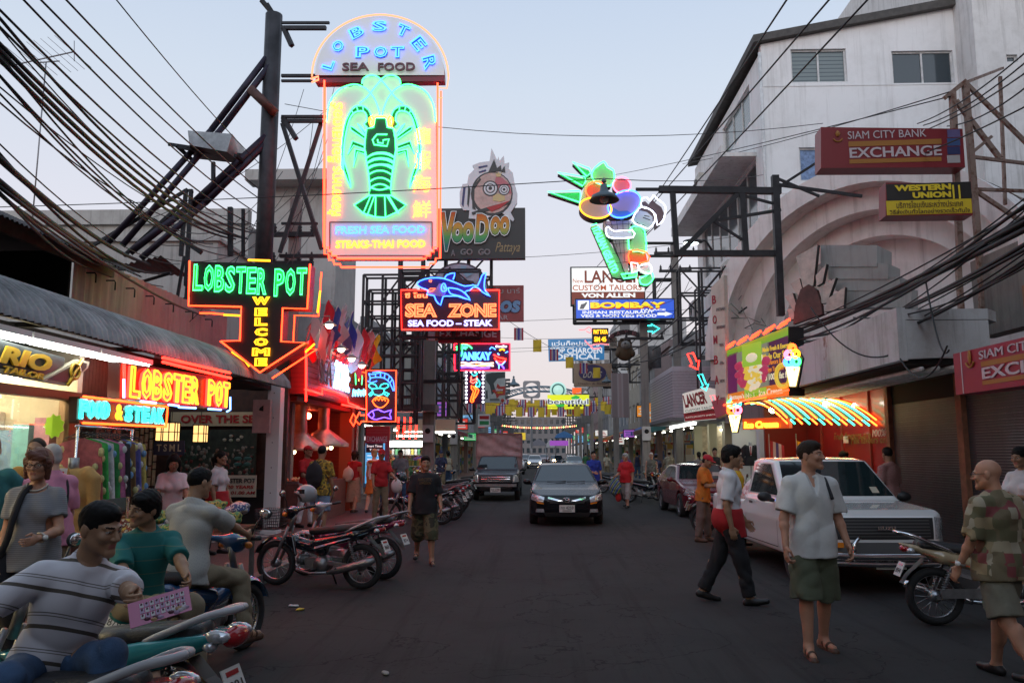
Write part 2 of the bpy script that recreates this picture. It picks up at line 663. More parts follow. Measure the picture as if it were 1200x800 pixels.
  # ---- people
SKIN={'thai':mat('skin_tan',(0.30,0.165,0.095),0.55,var=.08,vscale=14),'dark':mat('skin_brown',(0.21,0.11,0.065),0.55,var=.08,vscale=14),'pale':mat('skin_pale',(0.52,0.30,0.215),0.55,var=.08,vscale=14),'sun':mat('skin_sunburnt',(0.42,0.21,0.13),0.55,var=.08,vscale=14),}
EYEW=mat('eye_white',(0.62,0.6,0.56),0.25)
IRIS=mat('iris_brown',(0.018,0.012,0.010),0.2)
LIPS=mat('lips',(0.30,0.11,0.09),0.45)
HAIRM={'black':mat('hair_black',(0.006,0.005,0.005),0.6,spec=.2),'brown':mat('hair_brown',(0.022,0.013,0.008),0.6,spec=.2),'auburn':mat('hair_auburn',(0.12,0.035,0.018),0.5,bump=.5,bscale=120),'grey':mat('hair_grey',(0.40,0.38,0.36),0.6,bump=.5,bscale=120),'blond':mat('hair_blond',(0.48,0.32,0.15),0.55,bump=.5,bscale=120),}
_HEAD,_HAIR,_HAND={},{},{}
def head_mesh(fem,vox):
 if(fem,vox)in _HEAD:
  return _HEAD[fem,vox]
 b=Blob((-.11,-.15,-.20),(.11,.14,.14),vox)
 b.ell((0,.015,.03),(.076,.096,.088),k=0)
 b.ell((0,-.022,-.028),(.063,.074,.086),k=.03)
 for x in(-1,1):
  b.cone((x*.05,0,-.055),(x*.012,-.076,-.098),.022,.018 if not fem else.014,.03)
  b.ell((x*.040,-.070,-.024),(.024,.020,.022),k=.02)
  b.cone((x*.014,-.091,.024),(x*.047,-.074,.024),.0095,.008,.012)
 b.ell((0,-.084,-.102),(.019,.014,.015),k=.02)
 b.cone((0,-.092,.016),(0,-.116,-.026),.0075,.0115,.012)
 for x in(-1,1):
  b.ell((x*.0115,-.103,-.031),(.0085,.010,.0075),k=.008)
  b.ell((x*.031,-.101,.005),(.0185,.0145,.0115),k=.014,op='s')
  b.ell((x*.031,-.079,.005),(.0135,.0125,.0115),k=.002)
  b.cone((x*.018,-.093,.0125),(x*.044,-.085,.0115),.0045,.0035,.004)
  b.ell((x*.079,.018,-.008),(.009,.021,.032),k=.01)
 b.cone((-.020,-.088,-.0585),(.020,-.088,-.0585),.0055,None,.006)
 b.cone((-.017,-.089,-.0695),(.017,-.089,-.0695),.0065,None,.006)
 b.cone((-.022,-.0995,-.0635),(.022,-.0995,-.0635),.0030,None,.003,'s')
 b.cone((0,.022,-.05),(0,.040,-.19),.056 if not fem else.047,None,.03)
 V,Q=b.mesh()
 c=V[Q].mean(1)
 x,y,z=np.abs(c[:,0]),c[:,1],c[:,2]
 mi=np.zeros(len(Q),int)
 front=y<-.070
 mi[front&(((x-.031)/.0135)**2+((z-.005)/.0068)**2<1)]=1
 mi[front&(((x-.031)/.0062)**2+((z-.005)/.0066)**2<1)]=2
 mi[(y<-.06)&(np.abs(z-.0265-(x-.03)*.05)<(.0042 if not fem else.003))&(x>.013)&(x<.050)]=2
 mi[(y<-.085)&(np.abs(z+.0645)<.0105)&(x<.0235-np.abs(z+.0645)*.6)]=3
 _HEAD[fem,vox]=(V,Q,mi)
 return _HEAD[fem,vox]
def hair_mesh(kind,vox):
 if(kind,vox)in _HAIR:
  return _HAIR[kind,vox]
 lo,hi=(-.15,-.17,-.34),(.15,.18,.20)
 b=Blob(lo,hi,vox)
 if kind in('buzz','fringe'):
  b.ell((0,.017,.031),(.0785,.0985,.0915),k=0)
  b.ell((0,.03,-.03),(.072,.08,.06),k=.02)
  b.cut((0,-.062,.070),(0,-.9,-.45),.01).cut((0,.01,-.035),(0,-.55,-.83),.01)
  if kind=='fringe':
   b.cut((0,.02,.032),(0,-.25,1),.015)
 elif kind=='short':
  b.ell((0,.019,.034),(.0805,.1015,.0945),k=0)
  b.ell((0,-.015,.085),(.06,.075,.042),k=.03)
  b.ell((0,-.125,-.03),(.068,.080,.098),k=.016,op='s')
  for x in(-1,1):
   b.ell((x*.088,.018,-.022),(.022,.03,.036),k=.008,op='s')
  b.cut((0,.02,-.045),(0,-.42,-.9),.02)
  b.ripple(.0022,150,1)
 elif kind=='mop':
  b.ell((0,.020,.036),(.087,.108,.101),k=0)
  b.ell((.02,-.05,.085),(.058,.050,.034),k=.03)
  b.ell((0,.05,-.03),(.077,.067,.07),k=.03)
  b.ell((-.01,-.130,-.035),(.070,.085,.092),k=.014,op='s')
  for x in(-1,1):
   b.ell((x*.090,.016,-.030),(.022,.026,.034),k=.008,op='s')
  b.cut((0,.02,-.075),(0,-.34,-.94),.02)
  b.ripple(.004,110,2)
 elif kind=='bob':
  b.ell((0,.022,.035),(.094,.112,.105),k=0)
  for x in(-1,1):
   b.cone((x*.078,-.02,.03),(x*.078,.0,-.10),.03,.02,.03)
  b.cone((0,.07,.02),(0,.075,-.10),.07,.05,.04)
  b.cone((-.05,-.07,.085),(.06,-.075,.06),.03,.016,.02)
  b.ell((0,-.12,-.045),(.064,.10,.09),k=.012,op='s')
  b.ripple(.004,100,3)
 elif kind in('long','tail','bun'):
  b.ell((0,.020,.036),(.086,.106,.098),k=0)
  b.ell((0,.05,-.02),(.074,.07,.08),k=.02)
  if kind=='long':
   b.cone((0,.075,0),(0,.095,-.27),.075,.05,.03)
   for x in(-1,1):
    b.cone((x*.075,-.01,.02),(x*.085,.03,-.22),.026,.022,.03)
  elif kind=='tail':
   b.cone((0,.10,.03),(0,.145,-.02),.025,.03,.02).cone((0,.145,-.02),(0,.12,-.2),.03,.012,.02)
  else:
   b.ell((0,.105,.075),(.05,.045,.045),k=.015)
  b.ell((0,-.115,-.045),(.066,.085,.10),k=.012,op='s')
  b.ripple(.003,120,4)
 elif kind=='cap':
  b.ell((0,.012,.040),(.090,.108,.092),k=0)
  b.cut((0,0,.030),(0,-.12,-1),.006)
  b.ell((0,-.105,.040),(.066,.072,.010),k=.008)
  b.ell((0,.012,.132),(.008,.008,.006),k=.004)
 V,Q=b.mesh()
 _HAIR[kind,vox]=(V,Q)
 return _HAIR[kind,vox]
def hand_mesh(curl,vox):
 if(curl,vox)in _HAND:
  return _HAND[curl,vox]
 b=Blob((-.13,-.09,-.23),(.06,.07,.04),vox)
 b.cone((0,0,.03),(0,0,-.01),.026,.023,0)
 b.ell((0,.002,-.052),(.016,.041,.052),k=.02)
 for y,L,r in((-.031,.072,.0088),(-.0105,.083,.0092),(.0105,.077,.0088),(.030,.060,.0078)):
  p=ba_((0,y*.95,-.090))
  a=R(8+curl*14)
  for i,f in enumerate((.42,.32,.26)):
   q=p+ba_((-da_.sin(a),y*.10,-da_.cos(a)))*(L*f*1.12)
   b.cone(p,q,r*(1-.08*i),r*(.92-.10*i),.004 if i else.010)
   p=q
   a+=R(curl*(38-6*i))
 b.cone((-.004,-.028,-.022),(-.014,-.056,-.052),.0135,.011,.015)
 b.cone((-.014,-.056,-.052),(-.024-.01*curl,-.060+.012*curl,-.086),.0105,.0085,.006)
 _HAND[curl,vox]=b.mesh()
 return _HAND[curl,vox]
def _ik(a,t,l1,l2,pole):
 d=t-a
 L=min(d.length,(l1+l2)*.999)
 d.normalize()
 c=(l1*l1+L*L-l2*l2)/(2*l1*L)
 c=max(-1,min(1,c))
 pv=ba_(pole)
 pv=pv-d*pv.dot(d)
 pv.normalize()
 return a+d*(l1*c)+pv*(l1*da_.sqrt(1-c*c)),a+d*L
def ua_(label,loc,rz=0.0,H=1.72,skin='thai',hair=('short','black'),top=None,bottom=None,shoes=None,pose=None,girth=1.0,fem=False,vox=.014,hv=.006,group=None,belly=0.0,glasses=False,seat=None,cat='person',capm=None):
 p=dict(lean=0,side=0,twist=0,hipyaw=0,head=(0,0,0),L=(4,3,3),Rl=(-4,3,4),La=(4,8,12),Ra=(4,8,12),toe=8,curl=(1,1))
 p.update(pose or{})
 s=H/1.75
 root=fa_('person',label,cat,loc,rz,group)
 T=(ca_.Rotation(R(p['twist']),3,'Z')@ca_.Rotation(R(p['lean']),3,'X')@ca_.Rotation(R(p['side']),3,'Y'))
 HY=ca_.Rotation(R(p['hipyaw']),3,'Z')
 pel=ba_((0,0,.94*s))
 gap=.088*s
 def legs(pel):
  o=[]
  for sd,key in((1,'L'),(-1,'Rl')):
   hip=pel+HY@ba_((sd*gap,0,-.03*s))
   lg=p[key]
   if len(lg)==2:
    tgt=ba_(lg[0])
    kn,an=_ik(hip,tgt,.425*s,.42*s,HY@ba_(lg[1]))
   else:
    f,o_,k=R(lg[0]),R(lg[1]),R(lg[2])
    d1=HY@ba_((da_.sin(o_)*sd,-da_.sin(f)*da_.cos(o_),-da_.cos(f)*da_.cos(o_)))
    f2=f-k
    d2=HY@ba_((da_.sin(o_)*sd*.6,-da_.sin(f2),-da_.cos(f2)))
    kn=hip+d1*.425*s
    an=kn+d2.normalized()*.42*s
   o.append((sd,hip,kn,an))
  return o
 if seat is not None:
  pel=ba_(seat)
  LG=legs(pel)
 else:
  LG=legs(pel)
  dz=.078*s-min(l[3].z for l in LG)
  pel=pel+ba_((0,0,dz))
  LG=legs(pel)
 def tp(x,y,z):
  return pel+T@(ba_((x,y,z))*s)
 nb=tp(0,.012,.55)
 hd=T@ca_.Rotation(R(p['head'][0]),3,'Z')@ca_.Rotation(R(p['head'][1]),3,'X')@ca_.Rotation(R(p['head'][2]),3,'Y')
 hc=nb+hd@(ba_((0,-.035,.155))*s)
 AR=[]
 sw=.172 if not fem else.150
 for i,(sd,key)in enumerate(((1,'La'),(-1,'Ra'))):
  sh=tp(sd*sw,0,.452)
  a=p[key]
  if len(a)==2:
   el,wr=_ik(sh,ba_(a[0]),.29*s,.25*s,a[1])
  else:
   f,o_,e=R(a[0]),R(a[1]),R(a[2])
   inn=R(a[3])if len(a)>3 else 0
   d1=T@ba_((da_.sin(o_)*sd,-da_.sin(f)*da_.cos(o_),-da_.cos(f)*da_.cos(o_)))
   f2,o2=f+e,o_*.4-inn
   d2=T@ba_((da_.sin(o2)*sd,-da_.sin(f2)*da_.cos(o2),-da_.cos(f2)*da_.cos(o2)))
   el=sh+d1.normalized()*.29*s
   wr=el+d2.normalized()*.25*s
  AR.append((sd,sh,el,wr,p['curl'][i]))
 pts=[pel,nb,hc]+[q for l in LG for q in l[1:]]+[q for a in AR for q in a[1:4]]
 lo=np.array([min(q[i]for q in pts)for i in range(3)])-.24*s
 hi=np.array([max(q[i]for q in pts)for i in range(3)])+.24*s
 g=girth
 def torso(b,i,k=.05,low=True):
  if low:
   b.ell(pel+HY@ba_((0,.012*s,0)),((.158*(1+(g-1)*.5)+i)*s,(.112*g+i)*s,(.115+i)*s),HY,k)
  b.ell(tp(0,-.008,.15),((.138*g+i)*s,(.100*g+i)*s,(.17+i)*s),T,k)
  if belly:
   b.ell(tp(0,-.05-belly*.3,.12),((.135*g+i)*s,(.085+belly+i)*s,(.14+i)*s),T,k)
  b.ell(tp(0,-.004,.34),(((.160 if not fem else.142)*(1+(g-1)*.6)+i)*s,(.112*(1+(g-1)*.6)+i)*s,(.175+i)*s),T,k)
  if fem:
   for x in(-1,1):
    b.ell(tp(x*.068,-.085,.315),((.062+i)*s,(.058+i)*s,(.062+i)*s),T,.03)
  for x in(-1,1):
   b.cone(tp(0,.012,.478),tp(x*sw,0,.444),(.068+i)*s,(.043+i)*s,k*.6)
 def limbs_leg(b,i0,i1,upto,k=.03,flare=0.0):
  for sd,hip,kn,an in LG:
   u=min(1.0,upto)
   b.cone(hip,hip.lerp(kn,u),(.087*(.5+g*.5)+i0)*s,((.087-.031*u)*(.5+g*.5)+i0+(i1-i0)*u+flare*u)*s,k)
   if upto>1:
    w=upto-1
    b.cone(kn,kn.lerp(an,w),(.057+i1)*s,(.057-.019*w+i1+flare)*s,k)
    if i1<.004:
     b.ell(kn.lerp(an,.32)+(HY@ba_((0,.018,0)))*s,(.05*s,.052*s,.12*s),None,.03)
 parts=[]
 # --- body: torso, limbs, feet on one grid; head and hands on finer grids, in one mesh
 b=Blob(lo,hi,vox)
 torso(b,0)
 limbs_leg(b,0,0,2)
 for sd,sh,el,wr,cu in AR:
  b.cone(sh,el,.047*s*(.7+.3*g),.037*s,.02)
  b.cone(el,wr,.040*s,.027*s,.02)
  b.ell(el.lerp(wr,.28),(.041*s,)*3,None,.02)
 b.cone(tp(0,.015,.48),hc+hd@(ba_((0,.03,-.08))*s),.06*s,.053*s if not fem else.046*s,.04)
 FT=[]
 for sd,hip,kn,an in LG:
  t=p.get('toeL' if sd>0 else 'toeR',p['toe'])
  pt=p.get('pitL' if sd>0 else 'pitR',0)
  fd=HY@ba_((da_.sin(R(t))*sd,-da_.cos(R(t))*da_.cos(R(pt)),da_.sin(R(pt))-.0))
  hl=an+ba_((0,0,-.045*s))-fd*.045*s
  to=hl+fd*.205*s+ba_((0,0,-.004*s))
  FT.append((hl,to,fd))
  b.cone(an,hl,.034*s,.031*s,.02).cone(hl,to,.031*s,.024*s,.02)
  b.cone(an,hl.lerp(to,.6),.032*s,.030*s,.03)
 V,Q=b.mesh()
 mi=np.zeros(len(Q),int)
 HM=(ca_.Translation(hc)@hd.to_4x4()@ca_.Scale(s,4))
 def xf(V,M):
  m=np.array(M)
  return V@m[:3,:3].T+m[:3,3]
 hV,hQ,hmi=head_mesh(fem,hv)
 Vs,Qs,ms=[V,xf(hV,HM)],[Q,hQ+len(V)],[mi,hmi]
 n=len(V)+len(hV)
 for sd,sh,el,wr,cu in AR:
  f=(wr-el).normalized()
  th=ba_(p.get('thumbL' if sd>0 else 'thumbR',(0,-1,0)if abs(f.z)>.6 else(0,0,1)))
  z=-f
  y=-(th-z*th.dot(z)).normalized()
  x=y.cross(z)
  M=ca_((x,y,z)).transposed().to_4x4()
  M=ca_.Translation(wr)@M@ca_.Scale(s*(1.0 if not fem else.9),4)
  aV,aQ=hand_mesh(cu,max(.005,hv*.85))
  if sd<0:
   aV=aV*np.array((-1,1,1))
   aQ=aQ[:,::-1]
  Vs.append(xf(aV,M))
  Qs.append(aQ+n)
  ms.append(np.zeros(len(aQ),int))
  n+=len(aV)
 cb_('body',np.concatenate(Vs),np.concatenate(Qs),[SKIN[skin],EYEW,IRIS,LIPS],root,np.concatenate(ms))
 if hair and hair[0]!='bald':
  kV,kQ=hair_mesh('cap' if hair[0]=='cap' else hair[0],max(.006,hv))
  if hair[0]=='cap':
   fV,fQ=hair_mesh('buzz',max(.006,hv))
   cb_('hair',xf(fV,HM),fQ,HAIRM[hair[1]],root)
   cb_('cap',xf(kV,HM),kQ,capm,root)
  else:
   cb_('hair',xf(kV,HM),kQ,HAIRM[hair[1]],root)
 if glasses:
  gm=MB()
  for x in(-1,1):
   c=ba_((x*.033,-.112,.003))
   ov=[c+ba_((da_.cos(a)*.024,0,da_.sin(a)*.016+.002*da_.sin(2*a)))for a in[i*da_.pi/6 for i in range(12)]]
   gm.ga_(ov,.0026,5,0,True)
   gm.ga_([(x*.056,-.11,.008),(x*.078,-.07,.010),(x*.083,.01,.006)],.0024,5)
  gm.ga_([(-.011,-.114,.006),(.011,-.114,.006)],.0026,5)
  gm.v=[tuple(HM@ba_(q))for q in gm.v]
  gm.aa_('glasses',IRIS,root)
  # --- clothes
 if bottom:
  i=bottom.get('loose',.016)
  b=Blob(lo,hi,bottom.get('vox',vox))
  b.ell(pel+HY@ba_((0,.012*s,0)),((.158*(1+(g-1)*.5)+min(i,.016)*.7)*s,(.112*g+min(i,.016)*.7)*s,(.12+i*.5)*s),HY,0)
  b.ell(tp(0,-.008,.10),((.134*g+i*.2)*s,(.097*g+i*.2)*s,.10*s),T,.03)
  ln=bottom.get('len',1.95)
  if bottom.get('skirt'):
   hem=pel.lerp((LG[0][3]+LG[1][3])/2,ln/2)
   for f_ in(-1,0,1):
    e=HY@ba_((f_*.07*s,0,0))
    b.cone(pel+e,hem+e,.11*s,bottom.get('flare',.14)*s,.03)
   b.cut(hem,(0,0,-1))
  else:
   limbs_leg(b,min(i,.014),i,ln,.035,bottom.get('flare',0.0))
   for sd,hip,kn,an in LG:
    e,d=(hip.lerp(kn,ln),kn-hip)if ln<=1 else(kn.lerp(an,ln-1),an-kn)
    d=d.normalized()
    b.cap(e,d,.16*s,.30*s)
  if ln<1.2 or not bottom.get('skirt'):
   b.ripple(bottom.get('rip',.006)*1.3*s,26,len(label))
  b.cap(tp(0,0,.125),T@ba_((0,0,1)),.165*s*g,.5)
  V,Q=b.mesh()
  o=cb_(bottom.get('name','trousers'),V,Q,bottom['m'],root)
 if top:
  i=top.get('loose',.016)
  b=Blob(lo,hi,top.get('vox',vox))
  hem=top.get('hem',-.08)
  torso(b,i,.05,low=hem<0)
  if hem<-.02:
   c0=tp(0,.0,.05)
   c1=pel+HY@ba_((0,.01*s,hem*s-.05*s))
   for x in(-1,1):
    e=T@ba_((x*.055*g*s,0,0))
    b.cone(c0+e,c1+e,(.100*g+i)*s,(.114*g+i*1.3)*s,.04)
  sl=top.get('sleeve',.62)
  for sd,sh,el,wr,cu in AR:
   if sl<=0:
    b.cone(sh+T@ba_((sd*.035*s,0,-.03*s)),sh+T@ba_((sd*.2*s,0,-.03*s)),.085*s,.085*s,.0,'s')
    continue
   w=min(1,sl)
   b.cone(sh,sh.lerp(el,w),(.046*(.7+.3*g)+i)*s,(.045+i*1.3)*s,.02)
   if sl>1:
    b.cone(el,el.lerp(wr,sl-1),(.040+i)*s,(.032+i)*s,.02)
   e,d=(sh.lerp(el,sl),el-sh)if sl<=1 else(el.lerp(wr,sl-1),wr-el)
   d=d.normalized()
   b.cap(e,d,.095*s,.12*s)if sl<=1 else None
  b.ripple(top.get('rip',.0055)*1.35*s,top.get('rf',24),len(label)*1.3)
  if top.get('vneck'):
   b.cone(tp(0,-.085,.57),tp(0,-.15,.55-top['vneck']),.062*s,.010*s,.01,'s')
  b.cone(tp(0,.012,.54),tp(0,-.02,.66),.060*s,.075*s,.006,'s')
  if top.get('collar'):
   for a in range(14):
    if a in(9,10)and top.get('vneck'):
     continue
    a1,a2=(a+.0)/14*2*da_.pi,(a+1)/14*2*da_.pi
    def cp(q):
     return tp(da_.cos(q)*.068,da_.sin(q)*.062+.004,.545+da_.sin(q)*.022)
    b.cone(cp(a1),cp(a2),.013*s,None,.012)
  if top.get('scoop'):
   b.ell(tp(0,-.07,.53),(.095*s,.09*s,top['scoop']*s),T,.01,'s')
  b.cut(pel+T@ba_((0,0,hem*s)),T@ba_((0,.08,-1)),.006)
  V,Q=b.mesh()
  cb_(top.get('name','shirt'),V,Q,top['m'],root)
 if shoes:
  b=Blob(lo,hi,shoes.get('vox',min(vox,.011)))
  for(hl,to,fd),(sd,hip,kn,an)in zip(FT,LG):
   if shoes.get('sandal'):
    dn=ba_((0,0,-.030*s))
    b.cone(hl+dn,to+dn+fd*.02,.034*s,.034*s,.01)
    b.ell(hl.lerp(to,.70)+ba_((0,0,.005)),(.043*s,.020*s,.036*s),None,.01)
    b.ell(hl.lerp(to,.40)+ba_((0,0,.015)),(.043*s,.018*s,.042*s),None,.01)
   else:
    b.cone(hl,to+fd*.02*s,.040*s,.032*s,.02).cone(an+ba_((0,0,-.012)),hl.lerp(to,.55),.044*s,.036*s,.03)
  if shoes.get('sandal'):
   pass
  V,Q=b.mesh()
  if len(Q):
   cb_('sandals' if shoes.get('sandal')else 'shoes',V,Q,shoes['m'],root)
 J=dict(pel=pel,nb=nb,hc=hc,HM=HM,T=T,tp=tp,arms=AR,legs=LG,s=s,root=root)
 return J
 # ---- vehicles
TYRE=mat('tyre_rubber',(0.02,0.02,0.02),0.85,bump=.3,bscale=60)
ALLOY=mat('alloy',(0.45,0.45,0.46),0.3,0.9)
ib_=mat('chrome',(0.75,0.75,0.76),0.12,1.0)
STEEL=mat('steel_dull',(0.25,0.25,0.25),0.42,0.8,var=.25)
GLASS=mat('car_glass',(0.012,0.022,0.024),0.06,spec=.8,coat=.5)
hb_=mat('black_plastic',(0.018,0.018,0.019),0.5)
LENS=mat('lamp_lens',(0.62,0.64,0.66),0.12,0.55,var=.35,vscale=30)
PLATE=mat('plate_white',(0.62,0.62,0.58),0.5)
PLATEK=mat('plate_black',(0.03,0.03,0.03),0.5)
REDL=mat('tail_red',(0.35,0.01,0.015),0.15,coat=.6)
ORANGEL=mat('indicator_orange',(0.75,0.22,0.02),0.2)
SEATV=mat('seat_vinyl',(0.016,0.016,0.017),0.45,bump=.2,bscale=90)
LAMPON=ja_('headlamp_on',(1.0,0.82,0.5),26.0)
def mirrored(ea_):
 return ea_+[(-a,b)for a,b in reversed(ea_)]
def car_fn(sp):
 side,gs=sp['side'],sp['gh_side']
 fr,gf=mirrored(sp['front']),mirrored(sp['gh_front'])
 tp=mirrored(sp['top'])
 k,kg=sp.get('k',.09),sp.get('kg',.07)
 def f(x,y,z):
  lower=smax(smax(sd_poly(y,z,side),sd_poly(x,z,fr),k),sd_poly(x,y,tp),k)
  gh=smax(sd_poly(y,z,gs),sd_poly(x,z,gf),kg)
  d=smin(lower,gh,.05)
  for(ay,az,ar)in sp['arches']:
   c=np.maximum(np.sqrt((y-ay)**2+(z-az)**2)-ar,sp['arch_in']-np.abs(x))
   d=smax(d,-c,.02)
  for(a,b)in sp.get('cuts',()):
   q=np.maximum(np.maximum(np.abs(x-(a[0]+b[0])/2)-(b[0]-a[0])/2,np.abs(y-(a[1]+b[1])/2)-(b[1]-a[1])/2),np.abs(z-(a[2]+b[2])/2)-(b[2]-a[2])/2)
   d=smax(d,-q,.01)
  return d
 return f
DIRS={'front':(0,1,0),'rear':(0,-1,0),'left':(-1,0,0),'right':(1,0,0),'top':(0,0,-1)}
def lb_(mb,f,cor,view,off=.004,nu=10,nv=6,m=0):
 d=np.array(DIRS[view],float)
 u,v=np.meshgrid(np.linspace(0,1,nu+1),np.linspace(0,1,nv+1),indexing='ij')
 c=np.array(cor,float)
 P2=(1-u)[...,None]*(1-v)[...,None]*c[0]+u[...,None]*(1-v)[...,None]*c[1]+u[...,None]*v[...,None]*c[2]+(1-u)[...,None]*v[...,None]*c[3]
 P2=P2.reshape(-1,2)
 P=np.zeros((len(P2),3))
 if view in('front','rear'):
  P[:,0],P[:,2],P[:,1]=P2[:,0],P2[:,1],-1.0 if view=='front' else 7.0
 elif view in('left','right'):
  P[:,1],P[:,2],P[:,0]=P2[:,0],P2[:,1],3.0 if view=='left' else-3.0
 else:
  P[:,0],P[:,1],P[:,2]=P2[:,0],P2[:,1],4.0
 for _ in range(90):
  P+=d*np.maximum(f(P[:,0],P[:,1],P[:,2])-off,-.05)[:,None]*.85
 vs=P.tolist()
 fs=[(i*(nv+1)+j,(i+1)*(nv+1)+j,(i+1)*(nv+1)+j+1,i*(nv+1)+j+1)for i in range(nu)for j in range(nv)]
 mb.add(vs,fs,m,True)
 return P
def car_wheel(parent,x,y,r,w,sd,spokes=7):
 M=ca_.Translation((x,y,r))@ca_.Rotation(da_.pi/2*sd,4,'Y')
 mb=MB()
 mb.lathe([(r*.62,-w/2),(r*.93,-w/2),(r,-w*.36),(r,w*.36),(r*.93,w/2),(r*.62,w/2),(r*.60,w*.1)],28,m=0,M=M)
 o=mb.aa_('wheel',TYRE,parent)
 mb=MB()
 mb.lathe([(r*.60,w*.05),(r*.63,w*.46),(r*.58,w*.46),(r*.56,w*.1),(0.001,w*.06)],24,m=0,M=M)
 for i in range(spokes):
  a=2*da_.pi*i/spokes
  mb.beam((da_.cos(a)*r*.12,da_.sin(a)*r*.12,w*.36),(da_.cos(a)*r*.57,da_.sin(a)*r*.57,w*.36),r*.14,r*.06,0,M)
 mb.lathe([(r*.16,w*.30),(r*.15,w*.42),(0.001,w*.43)],12,m=0,M=M)
 mb.aa_('rim',ALLOY,o)
def build_car(name,label,cat,loc,rz,sp,paint,group=None,vox=.022,plate='1234',lamps_on=False):
 root=fa_(name,label,cat,loc,rz,group)
 f=car_fn(sp)
 W,L=sp['W']/2,sp['L']
 V,Q=mesh_field(f,(-W-.08,-.08,.12),(W+.08,L+.08,sp['H']+.08),vox)
 cb_('body',V,Q,paint,root)
 def pt(nm,m,lst,nu=10,nv=6,off=.004):
  for view,cor in lst:
   mb=MB()
   lb_(mb,f,cor,view,off,nu,nv)
   mb.aa_(nm,m,root)
 for nm,m,lst in sp['patches']:
  pt(nm,m,lst)
 for nm,m,lst in sp.get('trim',()):
  mb=MB()
  for view,cor in lst:
   lb_(mb,f,cor,view,.006,8,2)
  mb.aa_(nm,m,root)
 for sd in(-1,1):
  for(ay,az,ar)in sp['arches']:
   car_wheel(root,sd*(W-.12),ay,sp['wr'],.20,sd)
  mx,my,mz=sp['mirror']
  b=Blob((sd*mx-.2,my-.15,mz-.15),(sd*mx+.2,my+.15,mz+.15),.012)
  b.ell((sd*(mx+.07),my,mz),(.10,.055,.068),k=0)
  b.cone((sd*(mx-.06),my+.03,mz-.05),(sd*(mx+.03),my+.01,mz-.03),.03,None,.02)
  V,Q=b.mesh()
  cb_('wing_mirror',V,Q,sp.get('mirror_m',paint),root)
 px,pz,pw,ph=sp['plate']
 P=MB()
 fy=sp.get('plate_y',-.03)
 P.bx((px-pw/2,fy,pz-ph/2),(px+pw/2,fy+.02,pz+ph/2),0)
 P.text(plate,px,pz+ph*.12,w=pw*.82,h=ph*.45,y=fy-.003,m=1,t=.003)
 P.bx((px-pw*.3,fy-.004,pz-ph*.34),(px+pw*.3,fy,pz-ph*.24),1)
 P.aa_('number_plate',[PLATE,PLATEK],root)
 if lamps_on:
  for x,z in sp['lamps']:
   mb=MB()
   y0=0.03
   mb.ra_((x,sp.get('lamp_y',.02),z),(.085,.05,.075),10,6)
   mb.aa_('headlight',LAMPON,root)
 return root,f
